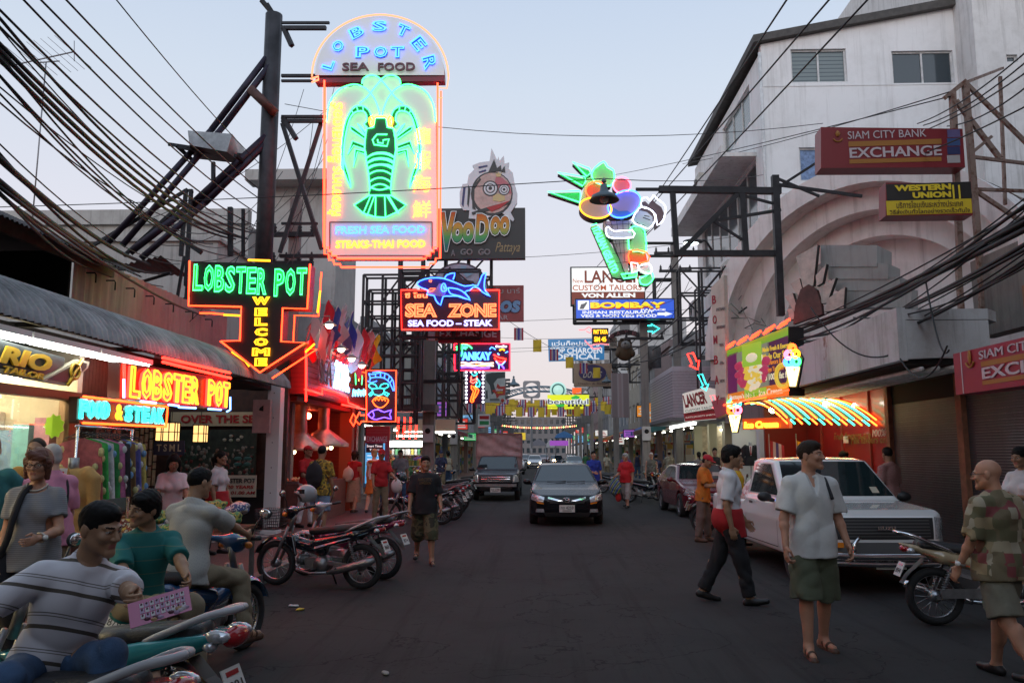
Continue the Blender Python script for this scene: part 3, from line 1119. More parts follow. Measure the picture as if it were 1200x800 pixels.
def sedan_spec(L=4.7,W=1.82,H=1.45):
 w=W/2
 return dict(L=L,W=W,H=H,wr=.315,arches=[(.93,.32,.375),(L-1.0,.32,.375)],arch_in=w-.27,mirror=(w-.02,1.62,.98),side=[(.06,.20),(.0,.38),(.01,.60),(.10,.72),(.55,.84),(1.2,.94),(1.5,.97),(L-.9,1.0),(L-.25,1.0),(L-.05,.9),(L,.55),(L-.08,.24)],front=[(.70,.18),(w-.04,.24),(w,.45),(w,.68),(w-.06,.92),(w-.14,1.02)],top=[(.45,-.02),(.70,.06),(w-.04,.45),(w,.9),(w,L-.9),(w-.08,L-.2),(.6,L+.01)],gh_side=[(1.25,.80),(1.38,.95),(2.18,H-.05),(2.55,H),(3.05,H-.005),(3.5,H-.08),(4.2,1.0),(4.2,.8)],gh_front=[(w-.08,.75),(w-.08,.97),(w-.26,H-.06),(w-.34,H),(.15,H+.02)],plate=(0,.42,.36,.165),lamps=[(-w+.26,.64),(w-.26,.64)],patches=[('windscreen',GLASS,[('front',[(-w+.16,1.0),(w-.16,1.0),(w-.34,H-.07),(-w+.34,H-.07)])]),('side_window',GLASS,[('left',[(1.62,1.0),(2.55,1.0),(2.55,H-.09),(2.28,H-.1)]),('left',[(2.63,1.0),(3.55,1.0),(3.3,H-.1),(2.63,H-.09)]),('right',[(1.62,1.0),(2.55,1.0),(2.55,H-.09),(2.28,H-.1)]),('right',[(2.63,1.0),(3.55,1.0),(3.3,H-.1),(2.63,H-.09)])]),('headlight',LENS,[('front',[(-w+.04,.61),(-w+.36,.56),(-w+.38,.68),(-w+.10,.76)]),('front',[(w-.36,.56),(w-.04,.61),(w-.10,.76),(w-.38,.68)])]),('bumper_intake',hb_,[('front',[(-.50,.22),(.50,.22),(.56,.33),(-.56,.33)])]),('fog_light',LENS,[('front',[(-w+.17,.33),(-w+.38,.33),(-w+.36,.41),(-w+.19,.41)]),('front',[(w-.38,.33),(w-.17,.33),(w-.19,.41),(w-.36,.41)])]),('indicator',ORANGEL,[('front',[(-w+.22,.535),(-w+.36,.515),(-w+.36,.55),(-w+.18,.575)]),('front',[(w-.36,.515),(w-.22,.535),(w-.18,.575),(w-.36,.55)])]),('grille',hb_,[('front',[(-.40,.54),(.40,.54),(.45,.66),(-.45,.66)])]),('door_handle',ib_,[('left',[(2.35,.86),(2.52,.86),(2.52,.89),(2.35,.89)]),('right',[(2.35,.86),(2.52,.86),(2.52,.89),(2.35,.89)])]),],trim=[('panel_gaps',hb_,[('top',[(-w+.18,.25),(-w+.175,.25),(-w+.235,1.35),(-w+.24,1.35)]),('top',[(w-.18,.25),(w-.175,.25),(w-.235,1.35),(w-.24,1.35)]),('left',[(1.50,.3),(1.512,.3),(1.512,.95),(1.50,.95)]),('right',[(1.50,.3),(1.512,.3),(1.512,.95),(1.50,.95)]),('left',[(2.59,.3),(2.602,.3),(2.602,.98),(2.59,.98)]),('right',[(2.59,.3),(2.602,.3),(2.602,.98),(2.59,.98)])])])
def pickup_spec(L=5.0,W=1.78,H=1.66):
 w=W/2
 return dict(L=L,W=W,H=H,wr=.34,arches=[(.88,.34,.41),(3.88,.34,.41)],arch_in=w-.27,mirror=(w+.04,1.52,1.10),mirror_m=hb_,k=.08,kg=.08,side=[(.05,.33),(.0,.45),(.0,.72),(.06,.93),(.3,1.0),(1.2,1.07),(1.6,1.08),(3.0,1.08),(3.02,1.0),(L,1.0),(L,.48),(L-.05,.34)],front=[(.75,.30),(w-.02,.34),(w,.55),(w,.80),(w-.04,1.02),(w-.12,1.10)],top=[(.40,-.04),(.66,.02),(w-.07,.22),(w,.6),(w,L-.2),(w-.02,L)],gh_side=[(1.10,.90),(1.25,1.06),(1.95,H-.05),(2.25,H),(2.75,H-.005),(2.93,H-.05),(3.0,1.0),(3.0,.9)],gh_front=[(w-.07,.85),(w-.07,1.06),(w-.20,H-.05),(w-.28,H),(.15,H+.02)],cuts=[((-w+.07,3.09,.62),(w-.07,L-.06,1.4))],plate=(.0,.40,.36,.165),plate_y=-.10,lamps=[(-w+.2,.80),(w-.2,.80)],patches=[('windscreen',GLASS,[('front',[(-w+.13,1.12),(w-.13,1.12),(w-.26,H-.07),(-w+.26,H-.07)])]),('side_window',GLASS,[('left',[(1.48,1.12),(2.80,1.12),(2.74,H-.11),(2.06,H-.11)]),('right',[(1.48,1.12),(2.80,1.12),(2.74,H-.11),(2.06,H-.11)])]),('headlight',LENS,[('front',[(-w+.03,.68),(-w+.27,.66),(-w+.25,.93),(-w+.08,.90)]),('front',[(w-.27,.66),(w-.03,.68),(w-.08,.90),(w-.25,.93)])]),('grille',hb_,[('front',[(-w+.29,.66),(w-.29,.66),(w-.27,.92),(-w+.27,.92)])]),('bumper_intake',hb_,[('front',[(-.55,.36),(.55,.36),(.58,.48),(-.58,.48)])]),('door_handle',hb_,[('left',[(2.55,.95),(2.72,.95),(2.72,.985),(2.55,.985)]),('right',[(2.55,.95),(2.72,.95),(2.72,.985),(2.55,.985)])]),],trim=[('panel_gaps',hb_,[(v,q)for v in('left','right')for q in([(1.40,.42),(1.412,.42),(1.412,1.06),(1.40,1.06)],[(2.86,.42),(2.872,.42),(2.872,1.06),(2.86,1.06)],[(1.41,.415),(2.865,.415),(2.865,.427),(1.41,.427)])]+[('top',[(-w+.10,.12),(-w+.095,.12),(-w+.13,1.15),(-w+.135,1.15)]),('top',[(w-.10,.12),(w-.095,.12),(w-.13,1.15),(w-.135,1.15)])])])
 # ---- motorbikes
def mb_(label,loc,rz,paint,seatm=None,basket=False,rail=None,plate=True,group='motorbikes parked along the street',mirrors=True,vox=.012,helmet=None,scooter=False,tailm=None,steer=0.0,accent=None,lean=0.0,fat=False):
 root=fa_('motorbike',label,'motorbike',loc,rz,group)
 seatm=seatm or SEATV
 tailm=tailm or paint
 def wheel(y,R_=.285,par=None):
  mb=MB()
  mb.torus((0,y,R_),R_-.042,.042,'X',32,8)
  o=mb.aa_('wheel',TYRE,root)
  mb=MB()
  mb.torus((0,y,R_),R_-.075,.013,'X',28,6)
  mb.lathe([(.001,-.06),(.055,-.05),(.06,0),(.055,.05),(.001,.06)],12,M=ca_.Translation((0,y,R_))@ca_.Rotation(da_.pi/2,4,'Y'))
  for i in range(16 if not scooter else 6):
   a=2*da_.pi*i/(16 if not scooter else 6)
   rr=R_-.078
   sw=.035*(1 if i%2 else-1)
   mb.ga_([(sw,y+da_.cos(a)*.05,R_+da_.sin(a)*.05),(0,y+da_.cos(a)*rr,R_+da_.sin(a)*rr)],.0035 if not scooter else.016,4)
  mb.aa_('rim',ALLOY,o)
 wheel(-.62)
 wheel(.62)
 mb=MB()
 for x in(-.075,.075):
  mb.ga_([(x,-.62,.285),(x,-.50,.56),(x*.9,-.42,.76)],.021,8)
 mb.ga_([(0,-.44,.70),(0,-.37,.92)],.03,8)
 mb.aa_('fork',STEEL,root)
 mb=MB()
 Rf=.345
 def fen(u,v):
  a=R(20+125*u)
  x=(v-.5)*2
  rr=Rf-.035*x*x
  return(x*.062,-.62+da_.cos(a)*rr*-1 if False else-.62-da_.cos(a)*rr,.285+da_.sin(a)*rr)
 mb.grid(fen,14,6)
 mb.aa_('front_fender',paint,root)
 b=Blob((-.30,-.62,.25),(.30,1.02,1.12),vox)
 b.ell((0,-.375,.70),(.155,.06,.20),ca_.Rotation(R(-16),3,'X'),0)
 for x in(-1,1):
  b.cone((x*.10,-.36,.74),(x*.17,-.24,.42),.035,.02,.05)
  b.cone((x*.085,.02,.56),(x*.075,.55,.68),.075,.06,.06)
  b.cone((x*.075,.55,.68),(x*.045,.90,.80),.06,.025,.05)
  if fat:
   b.cone((x*.09,.25,.62),(x*.075,.88,.80),.095,.055,.05)
 b.cone((0,-.34,.56),(0,.05,.47),.075,.085,.06)
 b.cut((0,.3,.735),(0,-.12,1),.02)
 V,Q=b.mesh()
 cb_('body_panel',V,Q,tailm,root)
 b=Blob((-.42,-.62,.78),(.42,-.18,1.14),vox)
 b.ell((0,-.43,.935),(.105,.085,.085),None,0)
 for x in(-1,1):
  b.cone((0,-.40,.96),(x*.20,-.35,.985),.045,.022,.04)
 V,Q=b.mesh()
 cb_('headlight_cowl',V,Q,paint,root)
 mb=MB()
 mb.ra_((0,-.475,.935),(.078,.055,.066),14,8)
 mb.aa_('headlight',LENS,root)
 for x in(-1,1):
  mb=MB()
  mb.ra_((x*.13,-.44,.92),(.035,.035,.03),8,6)
  mb.aa_('indicator',ORANGEL,root)
 mb=MB()
 mb.ga_([(-.34,-.28,1.0),(-.2,-.36,.985),(0,-.39,.98),(.2,-.36,.985),(.34,-.28,1.0)],.012,6,1)
 for x in(-1,1):
  mb.ga_([(x*.23,-.345,.988),(x*.345,-.278,1.002)],.019,8,0)
  mb.ga_([(x*.20,-.40,.99),(x*.33,-.34,.985)],.007,5,1)
 mb.aa_('handlebar',[hb_,STEEL],root)
 if mirrors:
  for x in(-1,1):
   mb=MB()
   mb.ga_([(x*.20,-.36,.99),(x*.25,-.35,1.10),(x*.30,-.36,1.17)],.007,5,0)
   mb.ra_((x*.335,-.365,1.20),(.065,.018,.045),12,8,0)
   mb.ra_((x*.335,-.352,1.20),(.056,.010,.038),12,8,1)
   mb.aa_('mirror',[hb_,ib_],root)
 b=Blob((-.22,-.2,.6),(.22,1.0,1.0),vox)
 for x in(-1,1):
  b.cone((x*.045,-.06,.715),(x*.06,.30,.735),.06,.075,.04)
  b.cone((x*.06,.30,.735),(x*.05,.72,.785),.075,.062,.05)
 b.cut((0,.3,.80),(0,-.14,1),.03)
 b.cut((0,.3,.70),(0,.14,-1),.02)
 V,Q=b.mesh()
 cb_('seat',V,Q,seatm,root)
 mb=MB()
 mb.lathe([(.001,-.13),(.09,-.12),(.105,0),(.09,.12),(.001,.13)],14,M=ca_.Translation((0,.08,.30))@ca_.Rotation(da_.pi/2,4,'Y'))
 mb.box((0,-.02,.31),(.17,.26,.13))
 for i in range(6):
  mb.lathe([(.05,0),(.072,.004),(.072,.010),(.05,.014)],12,M=ca_.Translation((0,-.12-i*.022,.34))@ca_.Rotation(da_.pi/2,4,'X'))
 mb.lathe([(.001,.03),(.065,.025),(.068,-.02),(.05,-.03)],12,M=ca_.Translation((0,-.26,.345))@ca_.Rotation(da_.pi/2,4,'X'))
 mb.aa_('engine',STEEL,root)
 mb=MB()
 mb.ga_([(.02,-.25,.31),(.08,-.27,.22),(.12,-.05,.185),(.14,.22,.21)],.018,8)
 mb.ga_([(.14,.20,.205),(.15,.34,.24),(.155,.78,.36),(.155,.86,.385)],[.022,.045,.055,.03],12)
 mb.aa_('exhaust',STEEL if not accent or 'icy' in accent.name else ib_,root)
 mb=MB()
 for x in(-.085,.085):
  mb.beam((x,.1,.33),(x,.64,.285),.03,.045)
  mb.ga_([(x*1.25,.60,.30),(x*1.2,.46,.64)],.014,6)
  for i in range(9):
   t=.2+i*.07
   mb.torus((x*1.22,.60-.14*t,.30+.34*t),.026,.006,'Z',10,4)
 mb.box((-.11,.35,.33),(.03,.5,.09))
 mb.aa_('swing_arm',STEEL,root)
 mb=MB()
 for x in(-1,1):
  mb.ga_([(x*.08,.05,.24),(x*.25,.03,.25)],.014,6)
  mb.ga_([(x*.10,.30,.27),(x*.22,.36,.27)],.012,6)
 mb.ga_([(-.10,.12,.24),(-.20,.16,.02)],.013,6)
 mb.aa_('footrest',hb_,root)
 mb=MB()
 mb.grid(lambda u,v:((v-.5)*.11,.70+.24*u,.66-.20*u-.05*u*u),8,3)
 mb.grid(lambda u,v:((v-.5)*.10,.62+da_.sin(R(-50+115*u))*.335,.285+da_.cos(R(-50+115*u))*.335),10,3)
 mb.aa_('rear_fender',hb_,root)
 mb=MB()
 mb.ra_((0,.885+.06*fat,.755+.02*fat),(.085+.03*fat,.045,.04+.015*fat),12,8,0)
 if fat:
  for x in(-.105,.105):
   mb.ra_((x,.90,.79),(.035,.075,.035),10,6,1)
 mb.ra_((-.10,.86,.74),(.04,.04,.03),8,6,1)
 mb.ra_((.10,.86,.74),(.04,.04,.03),8,6,1)
 mb.aa_('tail_light',[REDL,LENS],root)
 if plate:
  mb=MB()
  M=ca_.Translation((0,.945,.55))@ca_.Rotation(R(25),4,'X')@rotz(da_.pi)
  mb.box((0,0,0),(.17,.008,.15),0,M)
  mb.text('8%d'%(len(label)%90+10),0,-.02,.12,.05,-.006,1,t=.002,M=M)
  mb.box((0,-.006,.045),(.11,.003,.025),2,M)
  mb.aa_('number_plate',[PLATE,PLATEK,REDL],root)
 if rail:
  mb=MB()
  for x in(-1,1):
   mb.ga_(pa_([(x*.10,.42,.72),(x*.125,.62,.80),(x*.115,.84,.89),(x*.06,.95,.915),(0,.965,.918)],sub=4),.017+.003*fat,8)
  mb.aa_('grab_rail',rail,root)
 if basket:
  mb=MB()
  x0,x1,y0,y1,z0,z1=-.17,.17,-.86,-.56,.72,.98
  for z in[z0+i*.037 for i in range(8)]:
   k=.82+.18*(z-z0)/(z1-z0)
   mb.ga_([(x0*k,y0+.03*(1-k),z),(x1*k,y0+.03*(1-k),z),(x1*k,y1,z),(x0*k,y1,z)],.0042,4,closed=True)
  for i in range(11):
   t=i/10
   for(p,q)in(((x0,y0),(x1,y0)),((x1,y0),(x1,y1)),((x0,y1),(x1,y1)),((x0,y0),(x0,y1))):
    x,y=p[0]+(q[0]-p[0])*t,p[1]+(q[1]-p[1])*t
    mb.ga_([(x*.82,y,z0),(x,y,z1)],.0032,4)
  for i in range(9):
   mb.ga_([(x0*.82+i*.035,y0,z0),(x0*.82+i*.035,y1,z0)],.0035,4)
  mb.ga_([(0,-.60,.74),(0,-.46,.80)],.012,5)
  mb.aa_('basket',mat('basket_wire',(.06,.06,.065),.5,.6),root)
 if accent:
  mb=MB()
  for x in(-1,1):
   mb.grid(lambda u,v:(x*(.165-.05*u*u-.03*v),.02+.72*u,.50+.21*u+(.05-.035*u)*v),10,2)
  mb.aa_('side_stripe',accent,root)
 root.rotation_euler.y=lean
 return root
def helmet(label,loc,rz,m,group=None,tilt=0.0):
 root=fa_('helmet',label,'helmet',loc,rz,group)
 b=Blob((-.16,-.18,-.14),(.16,.18,.17),.008)
 b.ell((0,0,0),(.125,.145,.135),None,0)
 b.cone((-.05,-.12,.03),(.05,-.12,.03),.03,None,.03)
 b.ell((0,0,-.01),(.110,.13,.12),None,.005,'s')
 b.ell((0,-.15,-.05),(.11,.12,.075),None,.01,'s')
 b.cut((0,0,-.10),(0,0,-1),.01)
 V,Q=b.mesh()
 cb_('shell',V,Q,m,root)
 mb=MB()
 mb.grid(lambda u,v:(da_.sin(R(-70+140*u))*.128,-da_.cos(R(-70+140*u))*.150,.02+.055*v),12,3)
 mb.aa_('visor',mat('visor',(.02,.02,.022),.1,coat=.5),root)
 root.rotation_euler.x=tilt
 return root
 # ---- setting
def struct(o,kind='structure'):
 o['kind']=kind
 return o
ASPH=xa_('asphalt',(.036,.0345,.034),(.022,.021,.0205),.9,.55,.8)
ASPH.node_tree.nodes['Principled BSDF'].inputs['Specular IOR Level'].default_value=.22
for n_ in ASPH.node_tree.nodes:
 if n_.type=='MAPPING' and abs(n_.inputs['Scale'].default_value[2]-.12)<.01:
  n_.inputs['Scale'].default_value=(2.6,.10,1)
 elif n_.type=='TEX_NOISE' and n_.inputs['Scale'].default_value==25:
  n_.inputs['Scale'].default_value=60
 elif n_.type=='BUMP':
  n_.inputs['Strength'].default_value=.7
nd_=ASPH.node_tree.nodes
def crack(sc,wd):
 L_=ASPH.node_tree.links.new
 z=nd_.new('ShaderNodeTexNoise')
 z.inputs['Scale'].default_value,z.inputs['Detail'].default_value=sc,9
 L_([q for q in nd_ if q.type=='TEX_COORD'][0].outputs['Object'],z.inputs[0])
 a=nd_.new('ShaderNodeMath')
 a.operation,a.inputs[1].default_value,a.inputs[2].default_value='COMPARE',.5,wd
 L_(z.outputs[0],a.inputs[0])
 x=nd_.new('ShaderNodeMix')
 x.data_type='RGBA'
 b=nd_['Principled BSDF'].inputs['Base Color']
 L_(a.outputs[0],x.inputs[0])
 L_(b.links[0].from_socket,x.inputs[6])
 x.inputs[7].default_value=(.012,.012,.012,1)
 L_(x.outputs[2],b)
crack(.35,.0016)
crack(.9,.0011)
CONC=xa_('concrete',(0.36,0.35,0.33),(0.16,0.15,0.14))
WHITEW=xa_('white_render',(0.66,0.65,0.63),(0.34,0.32,0.29),amount=.55)
gb_=mat('dark_steel',(0.030,0.030,0.033),0.55,.5,var=.3)
RUST=mat('rusty_steel',(0.30,0.22,0.18),0.8,.2,var=.55,vscale=9,dirt=(0.14,.05,.025))
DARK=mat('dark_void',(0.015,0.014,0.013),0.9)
WINDOW=mat('window_glass',(0.03,0.045,0.055),0.08,spec=.7)
FRAME=mat('window_frame',(0.55,0.55,0.54),0.5,var=.2)
CABLE=mat('cable_black',(0.012,0.012,0.013),0.6)
GALV=mat('galvanised_sheet',(0.27,0.27,0.275),0.6,.15,var=.45,vscale=2.2)
TUBE=ja_('fluorescent',(0.95,1.0,0.93),11.0)
TUBEF=ja_('fluorescent_far',(0.95,1.0,0.90),6.0)
REDN=ja_('neon_red',(1.0,0.012,0.007),13.0)
ORGN=ja_('neon_orange',(1.0,0.085,0.010),6.0)
YELN=ja_('neon_yellow',(1.0,0.40,0.012),3.2)
GRNN=ja_('neon_green',(0.05,1.0,0.21),4.5)
CYAN=ja_('neon_cyan',(0.03,0.62,0.56),4.0)
BLUN=ja_('neon_blue',(0.035,0.15,1.0),5.5)
WHTN=ja_('neon_white',(0.75,0.82,1.0),3.2)
PNKN=ja_('neon_pink',(1.0,0.13,0.22),4.0)
PURN=ja_('neon_purple',(0.13,0.06,1.0),5.0)
ROSEN=ja_('neon_rose',(1.0,0.22,0.22),3.0)
def paint(name,c,rough=.45,**k):
 return mat('paint_'+name,c,rough,**k)
jb_=paint('black',(.012,.012,.014))
kb_=paint('white',(.72,.72,.70))
REDS=paint('red',(.40,.018,.022))
YELLOWS=paint('yellow',(.72,.45,.03))
BLUES=paint('blue',(.03,.13,.42))
MB().bx((-700,-200,-.3),(700,1500,0)).aa_('ground',ASPH).__setitem__('kind','structure')
PAVE=wa_('red_pavers','brick',[(.15,.062,.050),(.115,.050,.042),(.05,.03,.027)],4.0,rough=.65)
PAVER=wa_('grey_pavers','brick',[(.13,.115,.105),(.105,.09,.085),(.05,.045,.04)],3.0,rough=.75)
KERB=xa_('kerb_stone',(.22,.20,.19),(.08,.07,.065))
XKL,XKR,XL,XR=-3.62,5.45,-5.3,6.6
for nm,x0,x1,k0,k1,m in(('pavement_left',-12,XKL-.16,XKL-.16,XKL,PAVE),('pavement_right',XKR+.16,14,XKR,XKR+.16,PAVER)):
 struct(MB().bx((x0,-12,.004),(x1,260,.12)).aa_(nm,m))
 kb=MB()
 for i in range(136):
  kb.bx((k0,-12+i*2,.002),(k1,-12+i*2+1.985,.135))
 struct(kb.aa_(nm.replace('pavement','kerb'),KERB))
ck=MB()
for i in range(16):
 for j in range(12):
  ck.bx((-8.4+i*.2,14.7+j*.2,.124),(-8.4+i*.2+.197,14.7+j*.2+.197,.128),(i+j)%2)
struct(ck.aa_('entrance_floor',[mat('tile_pale',(.62,.50,.46),.3),mat('tile_dark',(.02,.02,.022),.3)]))
# ---- walls with openings
def ab_(mb,ax,c,t,a0,a1,z0,z1,holes,m=0):
 A=sorted({a0,a1}|{v for h in holes for v in h[:2]if a0<v<a1})
 Z=sorted({z0,z1}|{v for h in holes for v in h[2:]if z0<v<z1})
 for i in range(len(A)-1):
  run=None
  for j in range(len(Z)-1):
   am,zm=(A[i]+A[i+1])/2,(Z[j]+Z[j+1])/2
   hole=any(h[0]<am<h[1]and h[2]<zm<h[3]for h in holes)
   if not hole:
    run=(run[0],Z[j+1])if run else(Z[j],Z[j+1])
   if run and(hole or j==len(Z)-2):
    if ax=='x':
     mb.bx((c,A[i],run[0]),(c+t,A[i+1],run[1]),m)
    else:
     mb.bx((A[i],c,run[0]),(A[i+1],c+t,run[1]),m)
    run=None
def window(parent,ax,c,a0,a1,z0,z1,bars=2,inset=.1,glass=None,frame=None,curtain=None):
 mb=MB()
 def b(a,aa,z,zz,d0,d1):
  if ax=='x':
   mb.bx((c+d0,a,z),(c+d1,aa,zz))
  else:
   mb.bx((a,c+d0,z),(aa,c+d1,zz))
 w=.05
 s=1 if inset>0 else-1
 d0,d1=inset-.03*s,inset+.04*s
 b(a0,a1,z0,z0+w,d0,d1)
 b(a0,a1,z1-w,z1,d0,d1)
 for i in range(bars+1):
  a=a0+(a1-a0-w)*i/bars
  b(a,a+w,z0+w,z1-w,d0,d1)
 o=mb.aa_('window',frame or FRAME,parent)
 p=MB()
 lo,hi=inset+.005*s,inset+.02*s
 if ax=='x':
  p.bx((c+lo,a0+.02,z0+.02),(c+hi,a1-.02,z1-.02))
 else:
  p.bx((a0+.02,c+lo,z0+.02),(a1-.02,c+hi,z1-.02))
 p.aa_('pane',glass or WINDOW,o)
 return o
 # ---- shop-house rows along both sides: storeys, windows, awnings, open lit shop fronts
SHELF=wa_('shop_goods','patch',[(.5,.42,.3),(.12,.2,.4),(.45,.1,.08),(.6,.6,.55),(.1,.25,.12),(.5,.35,.08)],3.2,rough=.6)
def ya_(label,side,y0,y1,h,wallm,storeys=2,lit=1.0,awn=None,setback=0.0,xo=None,shopm=None):
 x=(xo if xo is not None else(XL if side<0 else XR))+side*setback
 t=.22*side
 root=fa_('shop_house',label,'shop house',(x,(y0+y1)/2,.12),0,'shop houses along the street')
 q=ca_.Translation((-x,-(y0+y1)/2,-.12))
 def B(mb,nm,m,par=None):
  mb.v=[tuple(q@ba_(v))for v in mb.v]
  return mb.aa_(nm,m,par or root)
 g=3.0
 sh=(h-g)/max(1,storeys-1)if storeys>1 else h-g
 holes=[]
 n=max(1,int((y1-y0)/2.2))
 for st in range(storeys-1):
  for i in range(n):
   wy=y0+(y1-y0)*(i+.5)/n
   holes.append((wy-.62,wy+.62,g+sh*st+.8,g+sh*st+.8+min(1.3,sh-1.2)))
 mb=MB()
 ab_(mb,'x',x,t,y0,y1,g,h,holes)
 mb.bx((x+t,y0,g),(x+side*8,y0+.2,h))
 mb.bx((x+t,y1-.2,g),(x+side*8,y1,h))
 mb.bx((x+t,y0+.2,h-.2),(x+side*8,y1-.2,h-.02))
 mb.bx((x-side*.12,y0,h),(x+t,y1,h+.35))
 for yy in(y0,y1-.28):
  mb.bx((x,yy,.12),(x+side*.3,yy+.28,g))
 mb.bx((x+t,y0+.2,g),(x+side*8,y1-.2,g+.15))
 B(mb,'wall',wallm)
 for hl in holes:
  o=window(root,'x',x,hl[0],hl[1],hl[2],hl[3],2,.12*side)
  for w in(o,*o.children):
   w.data.transform(q)
 bk=MB()
 bk.bx((x+side*2.6,y0+.28,.12),(x+side*2.7,y1-.28,g))
 bk.bx((x+side*.5,y1-.30,.12),(x+side*2.6,y1-.06,2.4-.3*lit))
 bk.bx((x+side*.5,y0+.02,.12),(x+side*2.6,y0+.2,2.3))
 B(bk,'shop_goods',shopm or SHELF)
 if lit:
  tb=MB()
  for k in range(max(1,int((y1-y0)/2.5))):
   ya=y0+.6+k*2.4
   tb.bx((x+side*.55,ya,g-.16),(x+side*.63,ya+1.5,g-.09))
  B(tb,'tube_light',ja_('shop_tube_%d'%int(lit*10),(1.0,.95,.78),9.0*lit))
 if awn is not None:
  am=MB()
  k=10
  am.grid(lambda u,v:(x-side*(.05+1.25*u),y0+.1+(y1-y0-.2)*v,g+.35-.5*u+.05*u*u),3,k)
  am.grid(lambda u,v:(x-side*1.3,y0+.1+(y1-y0-.2)*v,g-.10-.22*u),1,k)
  B(am,'awning',awn)
 return root
AWC=[paint('awning_'+n,c,.8,var=.15)for n,c in(('teal',(.03,.17,.15)),('blue',(.04,.10,.28)),('brown',(.16,.08,.05)),('grey',(.20,.20,.20)),('maroon',(.22,.03,.04)),('orange',(.45,.16,.03)))]
WALLC=[xa_('wall_'+n,tuple(q*.62 for q in c),tuple(q*.32 for q in c),amount=.6)for n,c in(('cream',(.50,.46,.38)),('grey',(.34,.34,.34)),('pink',(.46,.33,.31)),('white',(.60,.60,.59)),('blue',(.30,.36,.42)),('ochre',(.42,.33,.20)))]
ADJ=['cream','grey','pink','white','pale blue','ochre']
AWN=['teal','blue','brown','grey','maroon','orange']
y=26.0
lr=random.Random(3)
for i,(w,h,st,wc,aw,lit)in enumerate([(6,6.2,2,1,3,.8),(6.5,6.8,2,3,None,1.2),(6,7.2,2,0,1,1.0),(7,6.4,2,4,4,.8),(8,8.0,3,1,0,.8),(7,7.0,2,2,5,.9),(9,8.6,3,3,1,.7),(9,9.0,3,1,0,.7),(11,9.4,3,0,2,.7),(13,10,3,3,4,.6),(15,10,3,4,1,.6),(18,9,3,1,5,.6)]):
 nth=['first','second','third','fourth','fifth','sixth','seventh','eighth','ninth','tenth','eleventh','last'][i]
 ya_('%s plastered shop house%s, %s beyond the red seafood restaurant'%(ADJ[wc],' with %s awning'%AWN[aw]if aw is not None else ' without awning',nth),-1,y,y+w-.05,h,WALLC[wc],st,lit,AWC[aw]if aw is not None else None,setback=1.6 if i<3 else.4)
 y+=w
y=34.5
for i,(w,h,st,wc,aw,lit)in enumerate([(6,6.5,2,3,0,1.0),(6,7.0,2,2,2,.8),(7,6.6,2,1,1,.9),(7,7.8,3,0,4,.8),(8,7.2,2,4,5,.8),(9,8.6,3,3,0,.7),(10,9.2,3,1,1,.7),(12,9.6,3,2,3,.6),(14,10,3,3,5,.6),(18,10,3,0,1,.6)]):
 nth=['first','second','third','fourth','fifth','sixth','seventh','eighth','ninth','last'][i]
 ya_('%s plastered shop house with %s awning, %s beyond the tiled corner shop'%(ADJ[wc],AWN[aw],nth),1,y,y+w-.05,h,WALLC[wc],st,lit,AWC[aw],setback=.1)
 y+=w
def block(label,x0,x1,y0,y1,h,m,cols,rows,z0=4.0):
 root=fa_('distant_building',label,'building',((x0+x1)/2,y0,0))
 q=ba_(((x0+x1)/2,y0,0))
 holes=[(x0+(x1-x0)*(i+.22)/cols,x0+(x1-x0)*(i+.78)/cols,z0+(h-z0)*(j+.25)/rows,z0+(h-z0)*(j+.75)/rows)for i in range(cols)for j in range(rows)]
 mb=MB()
 ab_(mb,'y',y0,.3,x0,x1,0,h,holes)
 mb.bx((x0,y0+.3,0),(x1,y1,h-.4))
 mb.v=[tuple(ba_(v)-q)for v in mb.v]
 mb.aa_('wall',m,root)
 for hl in holes:
  p=MB().bx((hl[0],y0+.2,hl[2]),(hl[1],y0+.28,hl[3]))
  p.v=[tuple(ba_(v)-q)for v in p.v]
  p.aa_('window',WINDOW,root)
 return root
block('tall pale block with small windows far down the street on the right side',8,15,165,175,24,WALLC[3],4,7)
block('low grey block closing the far end of the street',-14,7.5,215,225,11,xa_('far_grey',(.16,.15,.15),(.09,.08,.08)),14,4,1)
block('white slab block with balconies behind the yellow advertising board',9,17,92,100,17,WALLC[3],4,5)
# ---- left side: tailor shop, restaurants
WOODD=mat('dark_wood',(.055,.024,.014),.5,var=.4,vscale=8)
WOODM=mat('brown_wood',(.13,.06,.03),.5,var=.4,vscale=8)
def corrug(mb,prof,y0,y1,pitch=.115,amp=.023,m=0):
 n=int((y1-y0)/pitch*4)
 P=[ba_((a,0,b))for a,b in prof]
 nr=[]
 for i in range(len(P)):
  d=(P[min(i+1,len(P)-1)]-P[max(i-1,0)]).normalized()
  nr.append(ba_((d.z,0,-d.x)))
 vs,fs=[],[]
 for j in range(n+1):
  y=y0+(y1-y0)*j/n
  w=amp*da_.sin(2*da_.pi*(y-y0)/pitch)
  for i in range(len(P)):
   q=P[i]+nr[i]*w
   vs.append((q.x,y,q.z))
 k=len(P)
 for j in range(n):
  for i in range(k-1):
   fs.append((j*k+i,j*k+i+1,(j+1)*k+i+1,(j+1)*k+i))
 mb.add(vs,fs,m,True)
aw=MB()
corrug(aw,[(-4.90,2.98),(-4.93,3.10),(-5.05,3.25),(-5.3,3.42),(-5.7,3.57),(-6.2,3.68),(-6.75,3.74)],3.0,15.9)
tag(aw.aa_('corrugated_awning',GALV),'long curved grey corrugated metal awning over the tailor shop and seafood restaurant','awning')
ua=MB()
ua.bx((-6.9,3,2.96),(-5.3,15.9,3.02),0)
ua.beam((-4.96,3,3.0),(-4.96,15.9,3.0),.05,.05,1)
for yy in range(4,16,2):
 ua.beam((-4.95,yy,3.0),(-6.8,yy,3.06),.05,.05,1)
